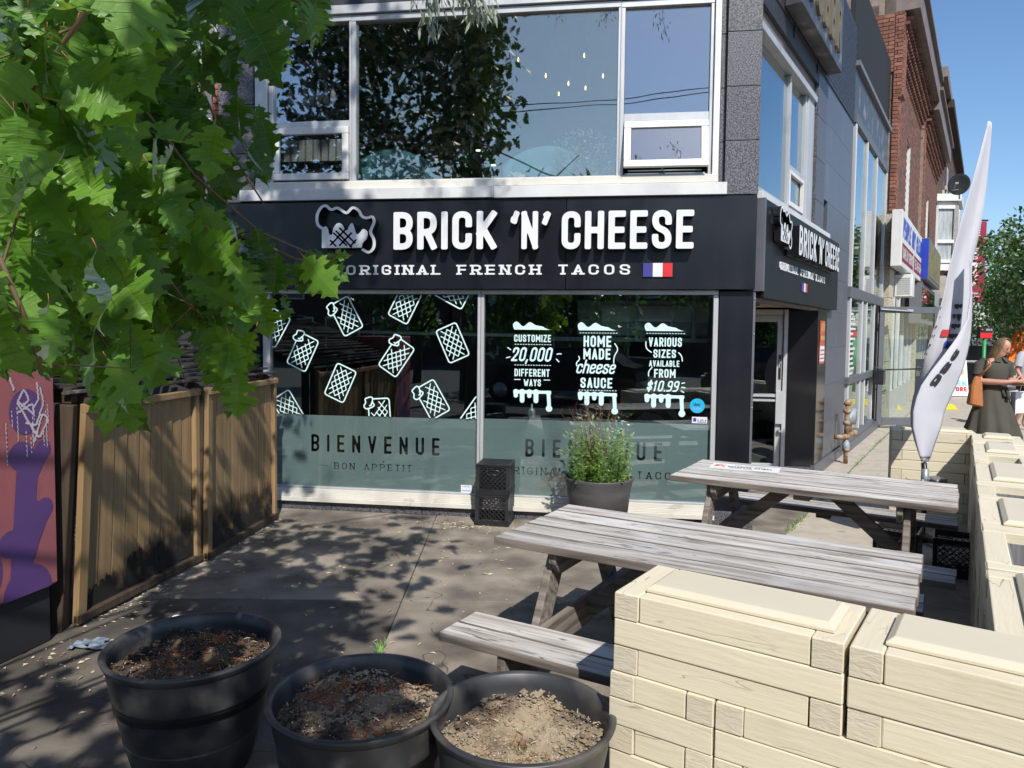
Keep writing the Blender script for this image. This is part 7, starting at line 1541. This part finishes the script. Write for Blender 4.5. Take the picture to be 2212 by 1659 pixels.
skin_body("body", pm, ch, M['skin']); mb = MB(); mb.lathe([(.19, .92), (.185, 1.1), (.2, 1.3), (.2, 1.4), (.12, 1.47), (.07, 1.5)], 28, sy=.72); mb.tube([(-.14, 0, 1.42), (-.21, 0, 1.38), (-.24, .02, 1.2)], .075, 12, caps=False); mb.tube([(.14, 0, 1.42), (.21, 0, 1.38), (.24, .02, 1.2)], .075, 12, caps=False); mb.build("tshirt", M['cloth_grey'], pm)
mb = MB(); mb.lathe([(.20, .75), (.2, .98)], 24, sy=.75); mb.tube([(-.1, 0, .9), (-.115, -.12, .55)], [.12, .105], 14, caps=False); mb.tube([(.1, 0, .9), (.115, .06, .55)], [.12, .105], 14, caps=False); mb.build("shorts", M['tarp'], pm)
mb = MB(); mb.lathe([(0, .11), (.07, .09), (.092, .02), (.09, -.03)], 18, (0, .01, 1.66)); mb.build("hair", M['hair'], pm)

# ------------------------------------------------------------------ oak
OUT = [(a * .92, b) for a, b in [(.012, .0), (.03, .08), (.12, .10), (.205, .15), (.16, .20), (.15, .24), (.30, .245), (.38, .30), (.29, .335), (.345, .405), (.20, .395), (.165, .45), (.19, .495), (.34, .50), (.43, .56), (.33, .59), (.37, .675), (.22, .655), (.15, .70), (.17, .745), (.26, .79), (.215, .83), (.14, .84), (.10, .90), (.04, .94), (.0, 1.02)]]
def leaf_geo(mb, M4, fold, curl, wave, mi=0, lite=False):
    out = OUT if not lite else [OUT[i] for i in (0, 3, 5, 7, 9, 11, 14, 16, 18, 20, 22, 25)]
    def bend(x, y): return Vector((x, y, fold * abs(x) - curl * y * y + wave * sin(y * 9 + x * 6) * .04))
    n = len(out); mid = [bend(0, p[1]) for p in out]; 
    for s_ in (1, -1):
        ed = [bend(s_ * p[0], p[1]) for p in out]; vs = [M4 @ v for v in mid + ed]; fs = []
        for i in range(n - 1): fs.append((i, i + 1, n + i + 1, n + i) if s_ < 0 else (i, n + i, n + i + 1, i + 1))
        mb.add(vs, fs, mi)
    if not lite:
        vv = []
        for i in range(0, n): c = mid[i]; w_ = .010 * (1 - out[i][1] * .8); vv += [M4 @ (c + Vector((-w_, 0, .004))), M4 @ (c + Vector((w_, 0, .004)))]
        mb.add(vv, [(2 * i, 2 * i + 1, 2 * i + 3, 2 * i + 2) for i in range(n - 1)], mi + 1)
        for (y0, x1, y1) in ((.14, .20, .15), (.27, .38, .32), (.36, .40, .43), (.50, .36, .60), (.60, .36, .70), (.74, .20, .84)):
            for s_ in (1, -1):
                a = bend(0, y0); c = bend(s_ * x1 * .9, y1); dz = Vector((0, 0, .005)); w_ = Vector((0, .005, 0)); md = bend(s_ * x1 * .45, (y0 + y1) / 2); mb.add([M4 @ (a - w_ + dz), M4 @ (a + w_ + dz), M4 @ (md + w_ * .7 + dz), M4 @ (md - w_ * .7 + dz), M4 @ (c + dz)], [(0, 3, 2, 1), (3, 4, 2)], mi + 1)
random.seed(42)
leafvar = []
for k in range(7):
    mb = MB(); leaf_geo(mb, Matrix(), random.uniform(-.1, .6), random.uniform(-.1, .85), random.uniform(-3, 3)); mb.tube([(0, -.14, .03), (0, -.06, .01), (0, .01, 0)], [.007, .006, .006], 5, mi=2)
    leafvar.append(mb.mesh("leaf", (M['oak'], M['vein'], M['petiole'])))
oak = thing("oak_tree", "red oak tree whose leafy branches hang over the left of the photo", "tree", (-3.3, -1.3, 0))
OL = Vector((-3.3, -1.3, 0))
mask = [(-60, -60), (742, -60), (738, 25), (702, 70), (706, 118), (664, 100), (630, 175), (590, 190), (566, 250), (590, 330), (606, 440), (574, 405), (540, 425), (498, 440), (474, 480), (560, 508), (620, 530), (668, 545), (758, 556), (768, 604), (704, 598), (736, 640), (690, 650), (655, 706), (620, 700), (570, 640), (562, 735), (592, 812), (574, 835), (540, 780), (520, 905), (480, 880), (468, 780), (440, 745), (400, 700), (360, 745), (345, 800), (330, 870), (296, 940), (262, 935), (232, 872), (208, 838), (130, 820), (96, 872), (66, 800), (34, 836), (-60, 770)]
def inmask(x, y):
    c = False; n = len(mask)
    for i in range(n):
        a = mask[i]; b = mask[(i + 1) % n]
        if (a[1] > y) != (b[1] > y) and x < (b[0] - a[0]) * (y - a[1]) / (b[1] - a[1]) + a[0]: c = not c
    return c
def lmat(p, d, nrm, s):
    d = d.normalized(); x = d.cross(nrm).normalized(); z = x.cross(d).normalized(); m4 = Matrix((x, d, z)).transposed().to_4x4(); return Matrix.Translation(p) @ m4 @ Matrix.Scale(s, 4)
tw = MB(); leaves = []
def addleaf(p, d, s=None):
    s = s or random.uniform(.12, .20)
    d = (d.normalized() * .45 + Vector((random.gauss(0, .42), random.gauss(0, .35), random.gauss(-.85, .4)))).normalized()
    nrm = Vector((random.gauss(.05, .5), random.gauss(-.75, .45), random.gauss(.45, .45))); leaves.append((p, d, nrm, s))
def leaf_ok(p, d, s):
    q = proj(p + d * s * .5)
    if 415 < q[0] < 560 and 30 < q[1] < 430 and random.random() < .80: return False
    if q[0] > 545 and q[1] > 480 and random.random() < .5: return False
    for t in (.25, .6, 1.0):
        q = proj(p + d * s * t)
        if q[2] < .7: return q[2] < -.2 or False
        if not inmask(q[0], q[1]): return False
    return True
# main visible branches (real positions in the air left of and above the camera)
def path(pts): return [D(x, y, dd) for x, y, dd in pts]
branches = [path([(215, -40, 1.45), (170, 50, 1.48), (133, 97, 1.50), (93, 160, 1.52), (57, 223, 1.55), (13, 283, 1.58), (-60, 360, 1.62)]),
 path([(-120, 250, 1.7), (60, 330, 1.9), (200, 420, 2.0), (330, 560, 2.15), (440, 700, 2.3), (500, 820, 2.35)]), path([(-100, 60, 2.0), (120, 110, 2.1), (300, 220, 2.2), (420, 380, 2.35), (560, 500, 2.5), (700, 560, 2.55)]),
 path([(-60, -120, 2.2), (200, -40, 2.2), (420, 20, 2.3), (560, 60, 2.4), (660, 90, 2.4)]), path([(100, -160, 2.6), (330, 40, 2.6), (430, 180, 2.7), (500, 330, 2.8), (570, 440, 2.8)]),
 path([(-150, 420, 1.9), (40, 520, 1.9), (160, 640, 1.95), (250, 780, 2.0), (285, 880, 2.0)]), path([(-100, 500, 1.5), (0, 560, 1.5), (60, 700, 1.55), (90, 800, 1.6)]),
 path([(-60, 300, 2.5), (140, 380, 2.6), (280, 520, 2.6), (360, 700, 2.7), (400, 820, 2.7)]), path([(200, 200, 2.9), (380, 420, 3.0), (520, 600, 3.05), (620, 640, 3.05)]), path([(0, -60, 3.0), (260, 80, 3.1), (400, 300, 3.1), (460, 560, 3.2)]),
 path([(300, -150, 2.1), (480, -60, 2.15), (600, -10, 2.2), (700, 20, 2.2)]), path([(480, 500, 2.55), (560, 525, 2.58), (640, 560, 2.6), (700, 566, 2.6), (730, 548, 2.6)]), path([(-80, 640, 2.3), (60, 700, 2.3), (180, 760, 2.35), (300, 860, 2.35)])]
for bi, bp_ in enumerate(branches):
    n = len(bp_); tw.tube([p - OL for p in bp_], [max(.002, (.0075 if bi else .006) * (1 - .75 * i / n)) for i in range(n)], 7)
    for i in range(n - 1):
        a, b = bp_[i], bp_[i + 1]; dirv = (b - a).normalized(); L = (b - a).length
        for k in range(max(2, int(L / .075))):
            p = a.lerp(b, random.random()); q = p + Vector((random.gauss(0, .10), random.gauss(0, .12), random.gauss(-.02, .10)))
            # side twig
            for _ in range(5):
                d = (dirv * .5 + (q - p) * 3 + Vector((0, 0, -.2))); s = random.uniform(.12, .195); pp = q + Vector((random.gauss(0, .05), random.gauss(0, .05), random.gauss(0, .05)))
                L0 = len(leaves); addleaf(pp, d, s)
                if not leaf_ok(leaves[-1][0], leaves[-1][1], s): leaves.pop()
                elif random.random() < .25: tw.tube([p - OL, q - OL, pp - OL], [.003, .0022, .0015], 4, caps=False)
# fill so that the crown closes
tries = 0
while len(leaves) < 930 and tries < 20000:
    tries += 1; x, y = random.uniform(-60, 760), random.uniform(-60, 930)
    if not inmask(x, y): continue
    dep = random.uniform(2.0, 3.5) if x > 240 else random.uniform(1.5, 3.0); p = D(x, y, dep); addleaf(p, Vector((.4, .1, -.5)))
    if not leaf_ok(leaves[-1][0], leaves[-1][1], leaves[-1][3]): leaves.pop()
# a few feature leaves close to the lens
for (x0, y0, x1, y1, dep, nx_) in ((115, 215, 290, 245, 1.45, (.1, -.8, .5)), (95, 5, 275, 45, 1.40, (0, -.6, .8)), (150, 130, 300, 290, 1.50, (-.2, -.7, .5)), (0, 470, 150, 330, 1.30, (0, -.5, .8)), (130, 340, 245, 455, 1.50, (.2, -.8, .4)), (-20, 10, 105, 62, 1.45, (.1, -.3, .9)), (270, 50, 340, 190, 1.6, (.3, -.8, .2)), (60, 245, 110, 420, 1.45, (0, -.9, .2)), (320, 270, 430, 330, 1.75, (0, -.6, .7)), (340, 440, 425, 505, 2.0, (0, -.7, .6)), (696, 566, 762, 553, 2.6, (0, -.6, .8)), (692, 568, 756, 606, 2.6, (.2, -.8, .4)), (672, 566, 704, 640, 2.6, (.1, -.8, .3)), (640, 562, 652, 640, 2.6, (-.2, -.9, .2)), (655, 560, 712, 522, 2.62, (0, -.5, .8)), (600, 540, 590, 640, 2.55, (0, -1, .1)), (560, 620, 585, 730, 2.6, (0, -1, .2)), (500, 700, 515, 800, 2.5, (.2, -1, .2)), (262, 840, 288, 940, 2.0, (0, -1, .2)), (520, 800, 514, 905, 2.4, (.3, -1, .2))):
    a = D(x0, y0, dep); b = D(x1, y1, dep + .03); leaves.append((a, b - a, Vector(nx_), (b - a).length))
leaves.sort(key=lambda l: l[0].length)
jb = MB()
for i, (p, d, nrm, s) in enumerate(leaves):
    m4 = lmat(p - OL, d, nrm, s)
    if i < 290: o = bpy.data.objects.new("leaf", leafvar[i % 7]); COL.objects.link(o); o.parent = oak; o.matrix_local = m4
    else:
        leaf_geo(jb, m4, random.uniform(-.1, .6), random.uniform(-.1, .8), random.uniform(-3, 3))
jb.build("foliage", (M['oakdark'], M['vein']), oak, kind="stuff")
# the rest of the crown, above and behind the camera: unseen clusters, set sunward of what they shade or where the glass mirrors them
cr = MB(); sz = SUN_AZ / tan(SUN_EL)
def shade_src(p, h): k = (h - p.z); return Vector((p.x + sz.x * k, p.y + sz.y * k, h))
clusters = []
for _ in range(330):     # ground shade
    x = random.uniform(-3.2, -.35); y = random.uniform(2.4, 6.3)
    if x > -.35 - .35 * abs(sin(y * 2.3)): continue
    if x < -.95 and 3.1 < y < 5.8 and random.random() < .85: continue
    clusters.append((shade_src(Vector((x, y, 0)), random.uniform(3.6, 5.2)), .34))
for _ in range(12): clusters.append((shade_src(Vector((random.uniform(-.9, -.45), random.uniform(2.3, 3.0), .4)), random.uniform(3.8, 5.0)), .22))
for _ in range(110):
    clusters.append((shade_src(Vector((random.uniform(-2.6, -2.2), random.uniform(4.2, 6.7), random.uniform(.1, 1.3))), random.uniform(4.2, 6.5)), .32))
for _ in range(75):
    clusters.append((shade_src(D(random.uniform(410, 600), random.uniform(0, 860), random.uniform(2.2, 2.9)), random.uniform(3.7, 5.4)), .27))
for _ in range(42):     # facade shade at the left
    u = random.uniform(-5.0, -3.7); z = random.uniform(.2, 2.2); clusters.append((shade_src(Fw(u, 0, z), random.uniform(5.2, 7.5)), .33))
for _ in range(30):
    u = random.uniform(-5.0, -3.75); z = random.uniform(2.2, 3.4); clusters.append((shade_src(Fw(u, 0, z), random.uniform(6.2, 9.5)), .26))
for _ in range(22): u = random.uniform(-5.0, -2.9); z = random.uniform(3.4, 4.7); clusters.append((shade_src(Fw(u, 0, z), random.uniform(7, 10)), .26))
for _ in range(620):    # dense crown mirrored in the window
    a = random.uniform(0, 6.3); c = Vector((-4.9 + 2.9 * cos(a) * random.random() ** .4, -1.8 + 2.6 * sin(a) * random.random() ** .4, random.uniform(5.2, 10.5)))
    clusters.append((c, .45))
for _ in range(150): clusters.append((shade_src(Vector((random.uniform(-3.6, -1.0), random.uniform(1.3, 2.9), 0)), random.uniform(3.8, 5.4)), .33))
def mirrored(c):
    d = (c - CB).dot(TN); q = proj(c - TN * 2 * d); return q
for c, r_ in clusters:
    q = mirrored(c)
    if 1080 - max(0, q[1] - 250) * .5 < q[0] < 1560 and -40 < q[1] < 420: continue
    q = proj(c)
    if q[2] > 0 and -300 < q[0] < 2500 and q[1] > -260: continue
    for _ in range(10 if r_ < .4 else 20):
        p = c + Vector((random.gauss(0, r_ * .6), random.gauss(0, r_ * .6), random.gauss(0, r_ * .5)))
        leaf_geo(cr, lmat(p - OL, Vector((random.gauss(0, 1), random.gauss(0, 1), random.gauss(-.5, .5))), Vector((random.gauss(0, .5), random.gauss(-.3, .5), 1)), random.uniform(.15, .21)), random.uniform(-.1, .3), random.uniform(0, .4), 0, lite=True)
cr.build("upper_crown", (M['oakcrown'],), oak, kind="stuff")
bk_ = MB(); bk_.tube([(0, 0, -.1), (.03, .05, 1.2), (.1, 0, 2.6), (.05, -.1, 4.2), (-.2, -.2, 6.5), (-.3, -.3, 9.0)], [.24, .19, .17, .13, .09, .03], 14); bk_.build("trunk", M['bark'], oak)
for k in range(9):
    c = clusters[k * 9 % len(clusters)][0] if k < 8 else clusters[-1 - k * 11][0]; a = OL + Vector((.05, 0, min(max(2.4, c.z - 1.6), 7.5))); mid_ = a.lerp(c, .5) + Vector((0, 0, .25))
    if any(0 < proj(q)[2] and -100 < proj(q)[0] < 2300 and proj(q)[1] > -80 for q in (mid_, c)): continue
    tw.tube([a - OL, mid_ - OL, c - OL], [.035, .02, .008], 7)
for st in (branches[0][-1], branches[1][0], branches[2][0], branches[3][0], branches[5][0], branches[11][0]): tw.tube([Vector((.1, .0, 2.9)), (st - OL) * .6 + Vector((0, 0, .9)), st - OL], [.03, .016, .008], 7)
tw.build("branch", M['twig'], oak)
# ------------------------------------------------------------------ silver-leaved tree whose sprays hang in from above
wl = thing("silver_willow", "silver-leaved tree with narrow drooping leaves hanging in at the top", "tree", (-4.6, -4.2, 0)); WO = Vector((-4.6, -4.2, 0)); wl_l = MB(); wl_t = MB()
def spray(pts, n, ln=(.04, .075), spread=.035):
    pts = [p - WO for p in pts]; wl_t.tube(pts, [.006 - .004 * i / len(pts) for i in range(len(pts))], 5, caps=False)
    for _ in range(n):
        i = random.randrange(len(pts) - 1); p = pts[i].lerp(pts[i + 1], random.random()) + Vector((random.gauss(0, spread), random.gauss(0, spread), random.gauss(0, .02))); l = random.uniform(*ln); d = (Vector((random.gauss(0, .45), random.gauss(0, .45), -1)) + (pts[i + 1] - pts[i]).normalized() * .4).normalized(); w_ = d.cross(Vector((random.gauss(0, 1), random.gauss(0, 1), .2))).normalized() * l * .11
        wl_l.add([p, p + d * l * .45 + w_, p + d * l, p + d * l * .45 - w_], [(0, 1, 2, 3)])
random.seed(4)
for q in ([(905, -70), (918, -20), (925, 12), (932, 40), (934, 56)], [(935, -60), (950, -20), (948, 10)], [(985, -80), (1005, -25), (1018, 15), (1032, 42)], [(1000, -70), (1030, -10), (1048, 14), (1055, 28)], [(960, -90), (990, -40), (1000, 8)]): spray([D(x, y, 3.6 + .05 * i) for i, (x, y) in enumerate(q)], 62, (.045, .085), .028)
for q in ([(425, -60), (440, 0), (450, 60), (455, 105)], [(440, -40), (462, 40), (458, 120)], [(410, 0), (430, 70), (436, 128)]): spray([D(x, y, 4.6) for x, y in q], 120)
for q in ([(560, -60), (590, 20), (600, 60)],): spray([D(x, y, 4.6) for x, y in q], 40)
for k in range(60):      # the rest of its crown over the camera, seen only mirrored
    c = Vector((random.gauss(-1.4, 1.1), random.gauss(-1.2, .8), random.uniform(6.6, 10.0)))
    if c.x > -.6 and c.z < 8.4: continue
    q = proj(c - Vector((0, 0, 1.5)))
    if q[2] > 0 and q[1] > -150: continue
    if mirrored(c)[0] > 1090 and mirrored(c)[1] > -40: continue
    pts = [c]; 
    for t in range(4): pts.append(pts[-1] + Vector((random.gauss(.06, .1), random.gauss(0, .1), -.28)))
    spray(pts, 55, (.08, .13), .09)
for k in range(16):  # unseen sprays set sunward of the sill to dapple it with shade
    c = shade_src(Fw(random.uniform(-4.6, -2.4), 0, random.uniform(2.95, 3.3)), random.uniform(6.6, 8.5)); pts = [c]
    for t in range(3): pts.append(pts[-1] + Vector((random.gauss(.05, .06), random.gauss(0, .06), -.16)))
    spray(pts, 45, (.07, .11), .05)
wl_l.build("foliage", M['willow'], wl, kind="stuff"); wl_t.build("twigs", M['twig'], wl, kind="stuff")
mb = MB(); mb.tube([(0, 0, 0), (.05, .1, 2.5), (.1, .3, 5), (.6, .6, 8)], [.16, .13, .10, .05], 12); mb.build("trunk", M['bark'], wl)
mb = MB(); mb.tube([Vector((-.1, .25, 4.2)), Vector((.6, 2.6, 6.0)), D(960, -300, 3.4) - WO, D(960, -60, 3.6) - WO], [.02, .016, .012, .006], 6); mb.tube([Vector((-.1, .25, 4.2)), D(430, -300, 4.5) - WO, D(430, -60, 4.6) - WO], [.02, .012, .006], 6); mb.build("branch", M['bark'], wl)

# ------------------------------------------------------------------ street trees
def street_tree(label, base, h0, h1, r, n, leafs=.16, group="street trees", seed=1):
    random.seed(seed); t = thing("street_tree", label, "tree", base, 0, group); mb = MB(); mb.tube([(0, 0, 0), (.05, 0, h0 * .6), (0, .1, h0), (.1, 0, h0 * 1.35)], [.16, .13, .10, .03], 10); mb.build("trunk", M['bark'], t)
    blobs = [(Vector((random.gauss(0, r * .45), random.gauss(0, r * .45), random.uniform(h0, h1))), random.uniform(.28, .5) * r) for _ in range(26)]; bm2 = MB()
    for c, q in blobs[:12]: bm2.tube([(0, 0, h0 * .8), tuple(c * .6 + Vector((0, 0, h0 * .35))), tuple(c)], [.06, .03, .01], 5)
    bm2.build("branch", M['bark'], t); lf = MB()
    for _ in range(n):
        c, q = random.choice(blobs); v = Vector((random.gauss(0, 1), random.gauss(0, 1), random.gauss(0, .8))).normalized() * q * random.uniform(.55, 1.05); p = c + v; d = (v.normalized() * .6 + Vector((random.gauss(0, .5), random.gauss(0, .5), random.gauss(-.3, .5)))).normalized() * leafs * random.uniform(.6, 1.3); w_ = d.cross(Vector((random.gauss(0, 1), random.gauss(0, 1), random.gauss(0, 1)))).normalized() * leafs * .3
        lf.add([p, p + d * .5 + w_, p + d, p + d * .5 - w_], [(0, 1, 2, 3)])
    lf.build("crown", M['tree'], t, kind="stuff"); return t
c = D(2222, 727, 23); street_tree("green street tree at the right edge of the photo, the nearer one", (c.x + .3, c.y, 0), 1.9, 5.1, 1.9, 9000, .17, seed=3)
c = D(2190, 727, 45); street_tree("farther green street tree at the end of the street", (c.x, c.y, 0), 2.0, 6.2, 2.6, 7000, .24, seed=4)
c = D(2160, 727, 75); street_tree("most distant street tree, between the houses and the hanging shop sign", (c.x, c.y, 0), 1.5, 6.0, 4.0, 5000, .38, seed=6)
for i, (x, y) in enumerate(((-9, -11), (-3.5, -12), (2.5, -12.5), (9.5, -12), (16, -11))): street_tree("street tree %s across the road behind the camera" % ("far left", "left", "central", "right", "far right")[i], (x, y, -.13), 2.0, 6.2 if i != 2 else 5.0, 1.9, 2600, .3, "trees across the road behind the camera", seed=10 + i)
